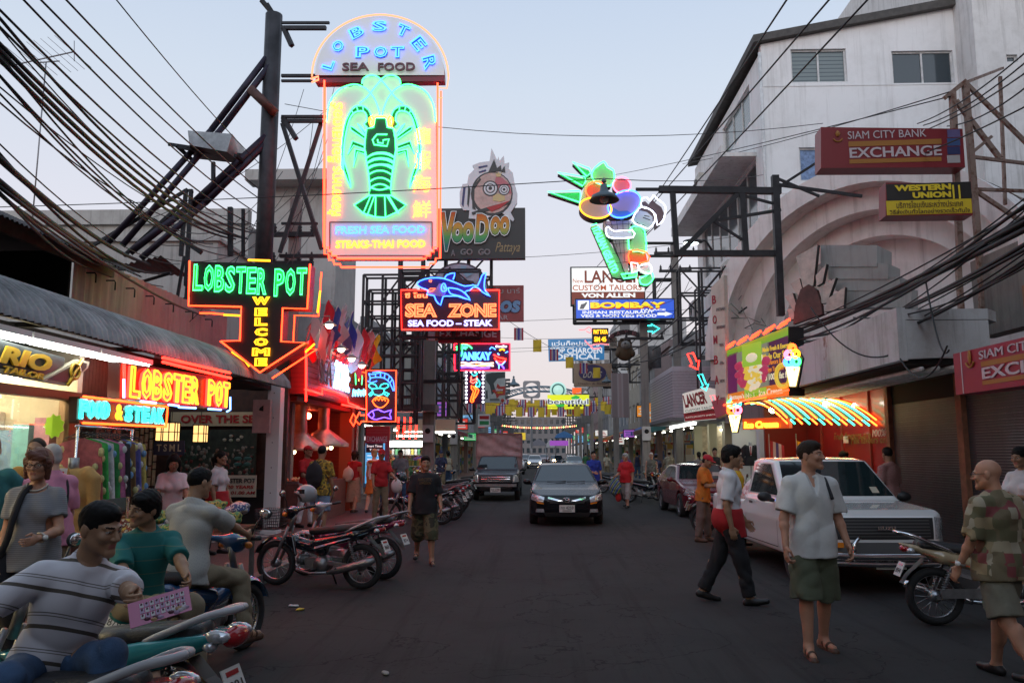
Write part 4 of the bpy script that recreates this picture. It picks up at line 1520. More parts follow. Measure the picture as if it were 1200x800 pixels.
tag(ua.aa_('awning_soffit',[DARK,gb_]),'dark boarded soffit hanging under the corrugated awning','soffit')
root=fa_('upper_storey','upper storey clad in faded pink ribbed sheet with a dark open end, above the awning','building',(-6.8,11,3.7))
q=ba_((-6.8,11,3.7))
def la_(mb,nm,m,root,q):
 mb.v=[tuple(ba_(v)-q)for v in mb.v]
 return mb.aa_(nm,m,root)
mb=MB()
corrug(mb,[(-6.72,3.74),(-6.72,4.62)],11.3,17.1,.22,.022)
la_(mb,'cladding',xa_('pink_sheet',(.42,.25,.24),(.24,.15,.14),amount=.5,scale=2.0),root,q)
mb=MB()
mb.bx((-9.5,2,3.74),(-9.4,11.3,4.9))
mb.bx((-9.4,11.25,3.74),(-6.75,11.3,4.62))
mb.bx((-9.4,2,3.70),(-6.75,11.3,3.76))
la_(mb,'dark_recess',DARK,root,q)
mb=MB()
corrug(mb,[(-6.15,4.42),(-6.6,4.66),(-9.6,5.0)],2,12.2,.09,.014,0)
mb.bx((-6.66,2,4.42),(-6.60,12.2,4.60),1)
la_(mb,'roof',[mat('brown_sheet',(.06,.045,.04),.7,var=.3),mat('brown_board',(.10,.065,.05),.7,var=.3)],root,q)
# --- tailor shop
root=fa_('tailor_shop','brightly lit tailor shop with glazed front under the awning','shop',(-5.3,7,.12))
q=ba_((-5.3,7,.12))
mb=MB()
mb.bx((-8.2,3,.12),(-8.1,9.3,2.95))
mb.bx((-8.1,9.2,.12),(-5.32,9.3,2.95))
mb.bx((-8.1,3,.12),(-5.32,3.1,2.95))
mb.bx((-8.1,3.1,2.62),(-5.5,9.2,2.70))
la_(mb,'wall',mat('shop_cream',(.55,.50,.40),.7,var=.1),root,q)
mb=MB()
mb.bx((-5.42,9.02,.12),(-5.28,9.20,2.30))
mb.bx((-5.40,3.1,2.30),(-5.26,9.2,2.40))
mb.bx((-5.40,3.1,.12),(-5.28,9.02,.50))
mb.bx((-5.38,6.2,.50),(-5.30,6.28,2.30))
la_(mb,'shop_frame',mat('bronze_frame',(.16,.10,.055),.4,.5),root,q)
mb=MB()
mb.bx((-5.345,6.28,.5),(-5.335,9.02,2.30))
la_(mb,'pane',mat('clear_glass',(1,1,1),.02,trans=1.0),root,q)
mb=MB()
for k in range(3):
 mb.bx((-6.2-.01*k,3.5+1.9*k,2.53),(-6.12,3.5+1.9*k+1.5,2.58))
mb.bx((-7.9,8.5,2.50),(-5.6,8.6,2.58))
la_(mb,'interior_light',ja_('shop_warm_tube',(1.0,.84,.52),55),root,q)
mb=MB()
cols=26
for i in range(cols):
 y0=3.3+i*.226
 mb.bx((-7.75,y0,.3+(i%3)*.1),(-7.62+(i%2)*.05,y0+.19,2.15-(i%4)*.06),i%7)
for i in range(12):
 x0=-8.0+i*.21
 mb.bx((x0,8.98+(i%2)*.05,.3+(i%3)*.1),(x0+.18,9.18,2.18-(i*3%4)*.07),(i*3+1)%7)
la_(mb,'cloth_rolls',[mat('cloth_%d'%i,c,.9,var=.35,vscale=7)for i,c in enumerate([(.10,.18,.30),(.45,.40,.28),(.30,.12,.10),(.12,.32,.38),(.55,.50,.46),(.26,.22,.14),(.40,.20,.28)])],root,q)
S=Sign(45,432,X=-5.05,rz=R(90))
root=fa_('tailor_sign','black and gold slanted tailor sign above the lit shop window','shop sign',S.o,S.rz)
root.rotation_euler.x=R(0)
def rw(a,b):
 return S(a,b)
mb=MB()
mb.ia_([rw(-160,352),rw(76,419),rw(75,428),rw(50,441),rw(-160,400)],0,.06,'xz',0)
mb.ia_([rw(-160,402),rw(50,441.5),rw(46,446),rw(-160,409)],.0,.05,'xz',1)
mb.ia_([rw(47,445.5),rw(90,421),rw(103,424),rw(101,431),rw(78,452),rw(50,447)],-.02,.04,'xz',1)
mb.ia_([rw(53,444),rw(91,423.5),rw(99,426),rw(98,431),rw(78,448.5)],-.03,-.02,'xz',2)
mb.aa_('panel',[mat('sign_charcoal',(.05,.065,.07),.35),mat('sign_cream_edge',(.5,.46,.36),.5),mat('sign_dark_face',(.05,.045,.04),.4)],root)
GOLD=mat('gold_letter',(.72,.44,.03),.4,coat=.4)
mb=MB()
c=rw(29,421)
def slope(x):
 return ca_.Translation((x[0],0,x[1]))@ca_.Rotation(R(1.5),4,'Y')
x0,x1=rw(-2,421)[0],rw(59,421)[0]
mb.text('RIO',0,0,x1-x0,rw(30,411)[1]-rw(30,432)[1],-.012,0,bold=.05,shear=.22,t=.02,M=slope(c))
c=rw(26,437)
mb.text('TAILOR',0,0,rw(50,437)[0]-rw(2,437)[0],rw(26,433)[1]-rw(26,441)[1],-.012,0,bold=.03,shear=.22,t=.02,M=slope(c))
c=rw(84,435)
mb.torus((c[0],-.04,c[1]),.08,.018,'Y',18,6)
mb.ga_([(c[0]-.12,-.04,c[1]-.16),(c[0]+.12,-.04,c[1]+.14)],.018,6)
mb.aa_('lettering',GOLD,root)
for k in range(3):
 p=atx(-20+75*k,397+11.5*k,-4.98)
 t=fa_('fluorescent_light','%s bare fluorescent batten under the awning edge above the tailor sign'%('nearest','middle','farthest')[k],'light',(-4.98,6.45+1.25*k,2.80),0,'fluorescent battens above the tailor sign')
 MB().bx((-.06,0,.03),(.06,1.22,.09)).aa_('batten',kb_,t)
 mb=MB()
 mb.ga_([(0,.02,0),(0,1.2,0)],.030,8)
 mb.aa_('tube',TUBE,t)
 # --- seafood restaurant recess
root=fa_('seafood_restaurant','open fronted seafood restaurant of dark wood with chequered entrance','restaurant',(-5.4,13.4,.12))
q=ba_((-5.4,13.4,.12))
mb=MB()
mb.bx((-8.6,9.34,.12),(-8.5,17.3,2.95),0)
mb.bx((-8.5,9.34,.12),(-5.5,9.42,2.95),0)
mb.bx((-8.5,17.22,.12),(-5.35,17.36,3.7),0)
mb.bx((-8.5,17.14,.12),(-5.45,17.22,.95),1)
la_(mb,'wall',[WOODD,DARK],root,q)
mb=MB()
for i in range(34):
 mb.bx((-5.52,9.45+i*.075,2.28),(-5.50,9.45+i*.075+.068,2.95),0)
la_(mb,'fascia_boards',WOODD,root,q)
for nm,lab,xa,xb,yy,m in(('white_pillar','white painted steel pillar carrying the awning corner',310,325,16.35,kb_),('pale_pillar','pale wooden pillar behind the white one',321,331,17.6,mat('pale_post',(.45,.38,.32),.6,var=.2))):
 a,b=at(xa,560,yy),at(xb,560,yy)
 p=fa_('pillar',lab,'pillar',(a.x,yy,.12))
 w=b.x-a.x
 mb=MB().bx((0,0,0),(w,w,3.0),0)
 mb.bx((-.03,-.03,0),(w+.03,w+.03,.06),0)
 for k in range(6):
  mb.ra_((w*.5,-.004,.3+k*.5),.012,6,4,1)
 mb.aa_('post',[m,gb_],p)
S=Sign(252,490,Y=17.1)
t=fa_('name_board','cream board with red capital letters on the restaurant end wall','sign',S.o)
cx,cz,w,h=S.rect(200,482.5,312,499)
MB().bx((cx-w/2,0,cz-h/2),(cx+w/2,.04,cz+h/2)).aa_('panel',mat('cream_board',(.62,.52,.30),.5),t)
cx,cz,w,h=S.rect(212,486,309,495.5)
MB().text('OVER THE SEA',cx,cz,w,h,-.004,t=.012,bold=.03).aa_('lettering',mat('red_letter',(.45,.02,.015),.5),t)
S=Sign(250,530,Y=17.12)
t=fa_('mural','dark painted mural of a crowded dining hall on the end wall','mural',S.o)
cx,cz,w,h=S.rect(206,503,300,558)
mb=MB().bx((cx-w/2,0,cz-h/2),(cx+w/2,.03,cz+h/2),0)
rr=random.Random(5)
for k in range(130):
 a,b=rr.uniform(-.47,.47)*w+cx,rr.uniform(-.46,.12)*h+cz
 mb.ra_((a,.0,b),(rr.uniform(.02,.05),.008,rr.uniform(.02,.06)),8,4,rr.choice([1,2,3,3,4]))
for a,b in((.0,.33),(-.08,.25),(.09,.25),(.0,.24),(.13,.31)):
 mb.ra_((cx+w*(a+.18),-.004,cz+h*(b+.03)),(.045,.01,.035),8,5,5)
for a,b in((.28,-.12),(.40,-.12),(.28,-.24),(.40,-.24)):
 mb.ra_((cx+w*a,-.004,cz+h*b),(.09,.01,.045),10,5,6)
mb.aa_('panel',[mat('mural_ground',(.035,.045,.028),.5,var=.6,vscale=5),mat('mural_skin',(.20,.10,.06),.6),mat('mural_green',(.03,.07,.04),.6),mat('mural_cream',(.25,.22,.16),.6),mat('mural_red',(.18,.03,.02),.6),mat('mural_lamp',(.42,.40,.28),.5),mat('mural_teal',(.05,.15,.12),.5)],t)
S=Sign(255,569,Y=17.0)
t=fa_('welcome_banner','cream banner of black and red writing below the mural','banner',S.o)
cx,cz,w,h=S.rect(210,556.5,300,582)
mb=MB().bx((cx-w/2,0,cz-h/2),(cx+w/2,.025,cz+h/2),0)
for s_,y_,hh,m_,x0,x1 in(('WELCOME TO LOBSTER POT',563,5.5,1,211,299),('ESTABLISHED 20 YEARS',570.3,4,2,220,297),('OPEN 11.00 AM - 01.00 AM',577,4,2,216,299)):
 a,b,c_,d_=S.rect(x0,y_-hh/2,x1,y_+hh/2)
 mb.text(s_,a,b,c_,d_,-.003,m_,t=.006,bold=.02,shear=.15 if m_==2 else 0)
mb.aa_('panel',[mat('banner_cream',(.66,.60,.44),.6),PLATEK,mat('red_letter',(.4,.03,.02),.5)],t)
S=Sign(307,489,Y=16.2)
t=fa_('fuse_box','pale pink metal meter box fixed high on the white pillar','meter box',S.o)
cx,cz,w,h=S.rect(296,468,316,507)
mb=MB().bx((cx-w/2,0,cz-h/2),(cx+w/2,.12,cz+h/2),0)
mb.ia_([(cx-.03,cz+.17),(cx+.04,cz+.22),(cx+.04,cz+.10),(cx-.05,cz+.12)],-.006,0,'xz',1)
mb.aa_('case',[mat('meter_pink',(.55,.33,.32),.5,var=.15),DARK],t)
S=Sign(127,514,X=-6.4,rz=R(60))
t=fa_('platter_notice','salmon paper notice with dark printing under the blue neon sign','notice',S.o,S.rz)
cx,cz,w,h=S.rect(113,499,141,530)
mb=MB().bx((cx-w/2,0,cz-h/2),(cx+w/2,.02,cz+h/2),0)
for s_,y_ in(('SEAFOOD PLATTER',510),('FOR 2 PERSONS',514.5),('INCLUDE',518.5),('1 GLASS OF HOUSE WINE',523),('ONLY',527)):
 a,b,c_,d_=S.rect(115,y_-1.4,139,y_+1.4)
 mb.text(s_,a,b,c_*(.9 if len(s_)>8 else.45),d_,-.003,1,t=.004)
mb.torus((cx,-.004,cz+h*.36),.06,.02,'Y',14,5,1)
mb.aa_('sheet',[mat('salmon_paper',(.62,.20,.15),.7),mat('ink_brown',(.16,.02,.02),.7)],t)
for k,(px,py,yy)in enumerate(((192,506,12.6),(201,506,12.2),(235,508,13.2))):
 p=at(px,py,yy)
 t=fa_('lantern',('left hand box lantern of paper and black wood over the counter','box lantern touching its left neighbour over the counter','lone box lantern of paper and black wood before the mural')[k],'lantern',p,0,'paper lanterns in the restaurant')
 mb=MB().bx((-.085,-.085,-.13),(.085,.085,.13))
 mb.aa_('shade',ja_('lantern_paper',(1.0,.58,.20),1.5),t)
 mb=MB()
 for a in(-.09,0,.09):
  for b in(-.09,.09):
   mb.beam((a,b,-.15),(a,b,.15),.012)
   mb.beam((b,a,-.15),(b,a,.15),.012)
 for z in(-.14,0,.14):
  for b in(-.09,.09):
   mb.beam((-.09,b,z),(.09,b,z),.012)
   mb.beam((b,-.09,z),(b,.09,z),.012)
 mb.ga_([(0,0,.14),(0,0,2.95-p.z)],.006,5)
 mb.aa_('frame',hb_,t)
S=Sign(165,540,X=-6.9,rz=R(70))
t=fa_('bookcase','leaded screen of cream panes in the dark restaurant','screen',S.o,S.rz)
cx,cz,w,h=S.rect(158,497,186,570)
mb=MB().bx((cx-w/2,.05,cz-h/2),(cx+w/2,.09,cz+h/2),1)
rr=random.Random(8)
for i in range(5):
 z=cz-h/2
 while z<cz+h/2-.1:
  hh=min(rr.uniform(.12,.3),cz+h/2-z)
  mb.bx((cx-w/2+i*w/5+.015,.03,z+.012),(cx-w/2+(i+1)*w/5-.015,.05,z+hh-.012),0)
  z+=hh
mb.aa_('panel',[mat('pane_cream',(.26,.22,.14),.3,var=.3),DARK],t)
t=fa_('fish_tank','glass fish tank with a pale lit top on a dark stand','fish tank',(-5.95,10.6,.12),R(78))
MB().bx((-.6,-.25,0),(.6,.25,.8)).aa_('stand',WOODD,t)
mb=MB().bx((-.58,-.23,.82),(.58,.23,1.22))
mb.aa_('glass',mat('tank_water',(.10,.16,.15),.05,coat=.4),t)
mb=MB().bx((-.6,-.25,1.22),(.6,.25,1.27),0)
mb.bx((-.57,-.255,1.13),(.57,-.235,1.16),1)
mb.aa_('lid',[mat('lid_blue',(.03,.03,.12),.4),ja_('tank_tube',(.8,.95,1.0),2.2)],t)
for k,(x,yy,c,lb)in enumerate(((-5.25,11.6,(.55,.18,.18),'restaurant table with pink cloth beside the smiling hostess'),(-5.7,11.2,(.30,.17,.08),'bare wooden restaurant table behind the caps on the stall'))):
 t=fa_('dining_table',lb,'table',(x,yy,.12))
 MB().bx((-.5,-.4,.72),(.5,.4,.76)).aa_('table_top',mat('table_%d'%k,c,.6),t)
 for a in(-.42,.42):
  for b in(-.32,.32):
   MB().bx((a-.03,b-.03,0),(a+.03,b+.03,.72)).aa_('leg',WOODD,t)
S=Sign(195,524,Y=12.9)
t=fa_('size_pennant','dark blue cloth strip with pale letters under the lanterns','pennant',S.o)
cx,cz,w,h=S.rect(180,516,216,533)
mb=MB().bx((cx-w/2,0,cz-h/2),(cx+w/2,.012,cz+h/2),0)
mb.text('T S M L',cx,cz,w*.8,h*.5,-.002,1,t=.004,bold=.02)
mb.aa_('cloth',[mat('navy_cloth',(.02,.03,.10),.8),mat('pale_ink',(.35,.36,.42),.8)],t)
# --- red seafood restaurant next door
REDW=wa_('red_boards','band',[(.30,.018,.012),(.26,.014,.010)],3.2,rough=.5,pos=(0,.5))
root=fa_('red_restaurant','red boarded seafood restaurant with open kitchen and neon outlined fascia','restaurant',(-5.05,20.5,.12))
q=ba_((-5.05,20.5,.12))
mb=MB()
mb.bx((-8.4,17.4,2.98),(-5.05,24.0,4.08),0)
mb.bx((-8.4,23.7,.12),(-5.3,23.95,2.98),0)
mb.bx((-8.5,17.4,.12),(-8.4,24,2.98),0)
mb.bx((-5.6,22.9,.12),(-5.25,23.2,2.98),2)
la_(mb,'wall',[REDW,DARK,mat('orange_pillar',(.35,.09,.04),.5)],root,q)
mb=MB()
for i in range(9):
 z=3.02+i*.118
 mb.bx((-5.05,17.42,z),(-5.032,23.98,z+.108))
la_(mb,'fascia_boards',mat('red_board',(.33,.02,.014),.45,var=.2,vscale=12),root,q)
S=Sign(390,440,X=-5.0,rz=R(90))
t=fa_('neon_outline','orange red neon outline around the boarded fascia','neon outline',S.o,S.rz)
mb=MB()
ha_(mb,[S(a,b)for a,b in((357,470),(357,403),(363,399),(431,437))],.022,-.03)
ha_(mb,[S(a,b)for a,b in((356,456),(376,462),(376,455),(400,462),(406,466),(407,472),(420,477))],.022,-.03)
ha_(mb,[S(a,b)for a,b in((398,474),(428,480))],.022,-.06)
mb.aa_('tube',REDN,t)
S=Sign(390,440,X=-4.97,rz=R(90))
t=fa_('neon_lettering','blue white neon words glowing on the red boarded fascia','neon sign',S.o,S.rz)
mb=MB()
a,b=S(373,434),S(388,440)
mb.text('SEA',(a[0]+b[0])/2,S(380,436)[1],b[0]-a[0],.62,-.02,0,'tube',t=.022,seg=2)
mb.aa_('unlit_word',mat('neon_off',(.34,.28,.34),.3),t)
mb=MB()
a,b=S(390,440),S(408,446)
mb.text('ZONE',(a[0]+b[0])/2,S(399,441)[1],b[0]-a[0],.72,-.03,0,'tube',t=.024,seg=2)
mb.text('ZONE',(a[0]+b[0])/2,S(399,441)[1],(b[0]-a[0])*.93,.55,-.02,0,'fill',t=.02,seg=2)
mb.aa_('lit_word',ja_('neon_skyblue',(.22,.60,1.0),6),t)
for k,(px,py,yy)in enumerate(((352,517,19.4),(379,513,20.6))):
 p=at(px,py,yy)
 t=fa_('kitchen_hood',('near steel extraction hood glowing red over the kitchen counter','far steel extraction hood with small lamps over the kitchen counter')[k],'hood',(p.x,yy,p.z),0,'extraction hoods in the red restaurant')
 mb=MB()
 mb.lathe([(.75,-.22),(.76,-.14),(.17,.22),(.16,.9)],4,M=rotz(R(45)))
 mb.aa_('hood',mat('hood_steel',(.5,.34,.26),.35,.7,var=.2),t)
 mb=MB()
 for i in range(3):
  mb.ra_((-.35+.33*i,-.42,-.25),.05,8,6)
 mb.aa_('lamp',ja_('hood_lamp',(1,.75,.4),14),t)
t=fa_('kitchen_counter','tiled kitchen counter of the red restaurant covered with food trays','counter',(-5.5,19.6,.12))
MB().bx((-.45,-1.8,0),(.35,2.3,.92)).aa_('counter_base',mat('counter_tile',(.22,.10,.08),.4,var=.2),t)
rr=random.Random(4)
for i in range(7):
 mb=MB().bx((-.33,-1.6+i*.52,.922),(.2,-1.6+i*.52+.42,.965),0)
 for j in range(14):
  mb.ra_((rr.uniform(-.28,.15),-1.6+i*.52+rr.uniform(.06,.36),.98),rr.uniform(.03,.06),8,5,1+(i+j)%2)
 mb.aa_('food_tray',[STEEL,mat('food_orange',(.5,.2,.08),.5),mat('food_pale',(.55,.45,.32),.5)],t)
mb=MB()
mb.bx((-8.2,17.7,2.85),(-5.3,23.6,2.96))
tag(mb.aa_('kitchen_ceiling',mat('ceiling_red',(.22,.05,.04),.7)),'low red ceiling over the open kitchen','ceiling')
for k,yy in enumerate((18.6,20.2,21.8)):
 t=fa_('ceiling_lamp','%s red shaded bulb under the kitchen ceiling'%('first','second','third')[k],'lamp',(-6.2,yy,2.7),0,'red bulbs in the kitchen')
 MB().ra_((0,0,0),.09,10,7).aa_('bulb',ja_('red_bulb',(1,.16,.06),30),t)
 MB().ga_([(0,0,.05),(0,0,.16)],.012,5).aa_('cord',hb_,t)
S=Sign(443,520,Y=24.2)
t=fa_('exchange_board','tall maroon exchange board over a small pale notice','sign board',S.o)
cx,cz,w,h=S.rect(428,499,456,547)
mb=MB().bx((cx-w/2,0,cz-h/2),(cx+w/2,.12,cz+h/2),0)
a,b,c_,d_=S.rect(430,511,454,517)
mb.text('EXCHANGE',a,b,c_,d_,-.003,1,t=.008)
for yy in(503,506):
 a,b,c_,d_=S.rect(430,yy,454,yy+1.2)
 mb.bx((a-c_/2,-.004,b-d_/2),(a+c_/2,0,b+d_/2),2)
mb.aa_('panel',[mat('maroon_board',(.30,.02,.03),.5),mat('grey_letter',(.45,.42,.42),.5),mat('dim_red',(.32,.05,.06),.5)],t)
S=Sign(438,535,Y=24.0)
t=fa_('snooker_sign','glowing pale blue shop sign with a dark cap below the exchange board','sign',S.o)
cx,cz,w,h=S.rect(428,519,450,566)
mb=MB().bx((cx-w/2,0,cz-h/2),(cx+w/2,.1,cz+h/2),0)
a,b,c_,d_=S.rect(429,519,449,530)
mb.bx((a-c_/2,-.01,b-d_/2),(a+c_/2,0,b+d_/2),1)
mb.text('Smart Times',a,b+d_*.2,c_*.9,d_*.25,-.012,2,t=.006)
mb.text('Tours',a,b-d_*.2,c_*.6,d_*.2,-.012,2,t=.006)
for k in range(6):
 mb.bx((cx-w*.4,-.006,cz+h*(.18-.09*k)),(cx+w*.4,0,cz+h*(.2-.09*k)),3)
mb.aa_('panel',[ja_('sign_lightblue',(.10,.42,.80),.8),mat('sign_navy',(.03,.02,.06),.4),ja_('letter_white',(1,.9,.95),.9),ja_('line_white',(.7,.85,1),.9)],t)
root=fa_('concrete_building','long bare concrete building with a flat parapet rising behind the pink cladding','building',(-12,26,0))
q=ba_((-12,26,0))
mb=MB()
zt=at(150,247,26).z
mb.bx((-30,26,0),(-9.6,40,zt-.5),0)
mb.bx((-30,25.85,zt-.5),(-9.6,26.2,zt),0)
z2=at(330,208,27).z
mb.bx((-9.6,27,0),(-6.9,30,z2),0)
mb.bx((-9.9,26.2,z2-.35),(-6.8,27.0,z2+.02),0)
mb.bx((-9.4,26.98,5.0),(-8.3,27.0,7.4),1)
mb.bx((-13.4,22.5,4.2),(-9.2,25.8,at(220,283,22.5).z),0)
mb.bx((-13.5,22.4,at(220,283,22.5).z),(-9.1,25.8,at(220,279,22.5).z),0)
la_(mb,'wall',[CONC,DARK],root,q)
# ---- right side
SHUT=mat('shutter_grey',(.050,.054,.058),.55,.3,var=.25,vscale=2)
root=fa_('arcade_building','weathered pale arcade building with concrete canopy, red shopfront panels and rolling shutters','building',(6.6,13,.12))
q=ba_((6.6,13,.12))
WEATH=xa_('weathered_paint',(.52,.53,.54),(.24,.20,.17),amount=.6,scale=1.1,rust=(.17,.075,.04))
CREAMC=xa_('pinkish_render',(.70,.66,.63),(.34,.28,.25),amount=.45,scale=1.2)
mb=MB()
mb.bx((5.0,11.3,2.98),(5.12,20.4,3.72),0)
mb.ia_([(5.12,11.3),(6.25,11.3),(6.5,11.55),(6.6,12.6),(6.6,20.4),(5.12,20.4)],3.55,3.70,'xy',0)
mb.ia_([(5.122,3.0),(6.25,3.05),(6.25,3.54),(5.122,3.54)],11.3,11.4,'xz',0)
mb.bx((5.12,11.4,2.94),(6.6,20.4,3.02),1)
la_(mb,'canopy',[WEATH,DARK],root,q)
mb=MB()
for k in range(4):
 mb.ga_([(5.3+.22*k,11.3,2.86+.01*k),(5.3+.22*k,16.8,2.84)],.035,6)
la_(mb,'canopy_pipes',mat('pipe_pale',(.45,.42,.40),.5,var=.2),root,q)
mb=MB()
for i in range(60):
 z=.14+i*.041
 mb.bx((6.60,9.2,z),(6.625+.012*(i%2),12.72,z+.038))
 mb.bx((6.60,12.9,z),(6.625+.012*(i%2),15.35,z+.038))
la_(mb,'rolling_shutter',SHUT,root,q)
mb=MB()
mb.bx((6.52,12.72,.12),(6.7,12.9,2.95),0)
mb.bx((6.52,15.35,.12),(6.7,15.5,2.95),0)
mb.bx((6.6,8.5,2.6),(6.75,15.4,2.94),1)
mb.bx((6.62,15.5,.12),(6.75,20.4,2.94),2)
for yy in(16.4,17.9,19.2):
 mb.bx((6.58,yy,.12),(6.62,yy+.06,2.94),3)
mb.bx((5.6,20.3,.12),(6.75,20.42,2.94),2)
mb.bx((6.75,8.0,.12),(9.5,8.2,6.0),1)
la_(mb,'shopfront',[mat('post_rust',(.22,.09,.05),.7,var=.3),DARK,mat('ad_red',(.24,.010,.008),.4,coat=.2),mat('mullion_red',(.25,.05,.04),.5)],root,q)
S=Sign(1000,512,X=6.58,rz=R(-90))
t=fa_('slogan_panel','red shopfront panel with thin green and white writing beside the shutter','sign',S.o,S.rz)
mb=MB()
for s_,x0,x1,yy,m_ in(('Fruit flavours are',980,1023,510,0),('100%',1025,1041,507,1),('Milk flavours on',1000,1041,515,0)):
 a,b=S(x0,yy),S(x1,yy)
 mb.text(s_,(a[0]+b[0])/2,S((x0+x1)/2,yy)[1],abs(b[0]-a[0]),.15 if m_==0 else.14,-.045,m_,t=.006,shear=.2)
mb.aa_('lettering',[mat('olive_letter',(.22,.17,.04),.5),mat('white_letter',(.6,.55,.55),.5)],t)
MB().bx((S(991,516)[0],-.05,S(991,519)[1]),(S(996,516)[0],-.03,S(991,511)[1])).aa_('notice',kb_,t)
mb=MB()
ab_(mb,'x',7.3,.3,9.0,13.6,3.6,4.9,[(9.6,10.6,4.1,4.7),(11.0,11.8,4.1,4.7)])
mb.bx((7.6,9.0,3.6),(10.5,9.2,4.9),0)
for i in range(4):
 for j in range(3):
  mb.bx((6.9+.1*(j%2),9.6+i*.52,3.75+j*.42),(7.3,9.6+i*.52+.40,3.75+j*.42+.32),1 if(i+j)%3 else 2)
la_(mb,'upper_wall',[xa_('dark_render',(.20,.18,.16),(.08,.07,.06)),CREAMC,xa_('rust_block',(.26,.12,.06),(.12,.05,.03))],root,q)
ao=ba_((7.05,17.8,4.05))
root=fa_('stepped_arch','nested semicircular concrete arches streaked with rust above the canopy','arch',ao,R(-50))
mb=MB()
def ring(r0,r1,y0,y1,m=0,n=36):
 pts=[]
 for i in range(n+1):
  a=da_.pi*i/n
  ca,sa=da_.cos(a),da_.sin(a)
  pts.append(((r0*ca,y0,r0*sa),(r1*ca,y0,r1*sa),(r1*ca,y1,r1*sa),(r0*ca,y1,r0*sa)))
 vs=[p for q_ in pts for p in q_]
 fs=[(4*i+a,4*i+(a+1)%4,4*(i+1)+(a+1)%4,4*(i+1)+a)for i in range(n)for a in range(4)]
 mb.add(vs,fs,m,False)
ring(3.55,4.05,-.2,1.6)
ring(3.05,3.55,.3,1.6)
ring(2.55,3.05,.8,1.6)
mb.ia_([(2.55*da_.cos(da_.pi*i/24),2.55*da_.sin(da_.pi*i/24))for i in range(25)],1.3,1.6,'xz',0)
mb.bx((-4.05,.0,-.5),(4.05,1.6,0),0)
mb.aa_('arch_rings',CREAMC,root)
mb=MB()
def rg2(r0,r1,y0,y1):
 pts=[((r1*da_.cos(a),y0,r1*da_.sin(a)),(r1*da_.cos(a),y1,r1*da_.sin(a)))for a in[da_.pi*(-.02+.34*i/14)for i in range(15)]]
 vs=[p for q_ in pts for p in q_]
 mb.add(vs,[(2*i,2*i+1,2*i+3,2*i+2)for i in range(14)],0,True)
rg2(0,4.07,1.2,4.4)
mb.aa_('vault_sheet',mat('rusted_sheet',(.20,.17,.14),.8,.1,vscale=3,dirt=(.13,.05,.02)),root)
S=Sign(955,330,p=ba_((5.6,15.6,4.75)),rz=R(-42))
root=fa_('sunburst_feature','fan of pale marble blades round a dark red dome with stepped grey blocks behind','ornament',S.o,S.rz)
mb=MB()
cz=S.ea_([(295,255),(180,440),(390,400)],860,200,2.962)
base=S.ea_([(330,520)],860,200,2.962)[0]
for quad in([(220,300),(295,258),(280,400),(245,410)],[(200,395),(232,375),(245,425),(232,440)],[(288,365),(325,325),(312,390),(292,402)],[(310,405),(358,372),(328,460),(306,462)],[(182,440),(208,425),(222,470),(215,490)],[(330,445),(390,405),(385,478),(318,492)],[(190,480),(212,480),(215,515),(198,520)]):
 mb.ia_(S.ea_(quad,860,200,2.962),-.06,.06,'xz',0,me=1)
mb.aa_('blade',[mat('marble_warm',(.46,.38,.33),.4,var=.25,vscale=5),mat('blade_edge',(.05,.045,.04),.6)],root)
dm=[(215,535),(222,470),(240,415),(268,397),(295,415),(312,470),(315,500)]
MB().ia_(S.ea_(dm,860,200,2.962),-.12,.0,'xz',0).aa_('dome',mat('dome_red',(.085,.035,.03),.6,var=.4,vscale=4),root)
mb=MB()
for i,(x0,x1,y0,y1)in enumerate(((292,488,254,330),(318,526,318,372),(340,565,362,412),(365,604,402,470))):
 P=S.ea_([(x0,y0),(x1,y0),(x1,y1),(x0,y1)],860,200,2.962)
 mb.ia_(P,.12+.02*i,.9-.12*i,'xz',0)
mb.aa_('stepped_blocks',xa_('grey_block',(.36,.36,.34),(.20,.19,.17)),root)
# --- four storey white building behind
YB,XB=22.5,6.55
z_roofL,z_roofR=at(905,52,YB).z,at(1130,8,YB).z
xR=at(1131,200,YB).x
root=fa_('white_building','four storey white rendered building with peeling plaster, sliding windows and a sloping dark roof edge','building',(XB,YB,0))
q=ba_((XB,YB,0))
def rectY(x0,y0,x1,y1,Y):
 a,b=at(x0,y1,Y),at(x1,y0,Y)
 return(a.x,b.x,a.z,b.z)
H1=rectY(928,57,991,97,YB)
H2=rectY(1047,59,1116,99,YB)
H3=rectY(938,172,1010,212,YB)
mb=MB()
ab_(mb,'y',YB,.25,XB,xR,5.62,min(z_roofL,z_roofR)-.1,[H1,H2,H3])
zl=min(z_roofL,z_roofR)-.1
mb.ia_([(XB,zl),(xR,zl),(xR,z_roofR),(XB,z_roofL)],YB,YB+.25,'xz')
zc=at(905,100,YB).z
ab_(mb,'x',XB,.25,YB+.25,YB+10,5.62,z_roofL-.2,[(YB+1.4,YB+5.0,z_roofL-1.75,z_roofL-.55),(YB+1.0,YB+9.0,z_roofL-5.1,z_roofL-3.1)])
mb.bx((XB+.25,YB+9.75,5.62),(xR,YB+10,z_roofL-.3))
mb.bx((XB-.012,YB-.014,zc-.05),(xR,YB,zc))
mb.bx((XB-.012,YB-.014,zc-3.25),(xR,YB,zc-3.2))
la_(mb,'wall',xa_('peeling_white',(.76,.76,.755),(.42,.40,.37),amount=.38,scale=.8),root,q)
mb=MB()
mb.ia_([(XB-.25,z_roofL-.02),(xR+.1,z_roofR-.02),(xR+.1,z_roofR+.22),(XB-.25,z_roofL+.2)],YB-.2,YB+10.2,'xz')
la_(mb,'roof',mat('roof_dark',(.06,.055,.05),.7,var=.3),root,q)
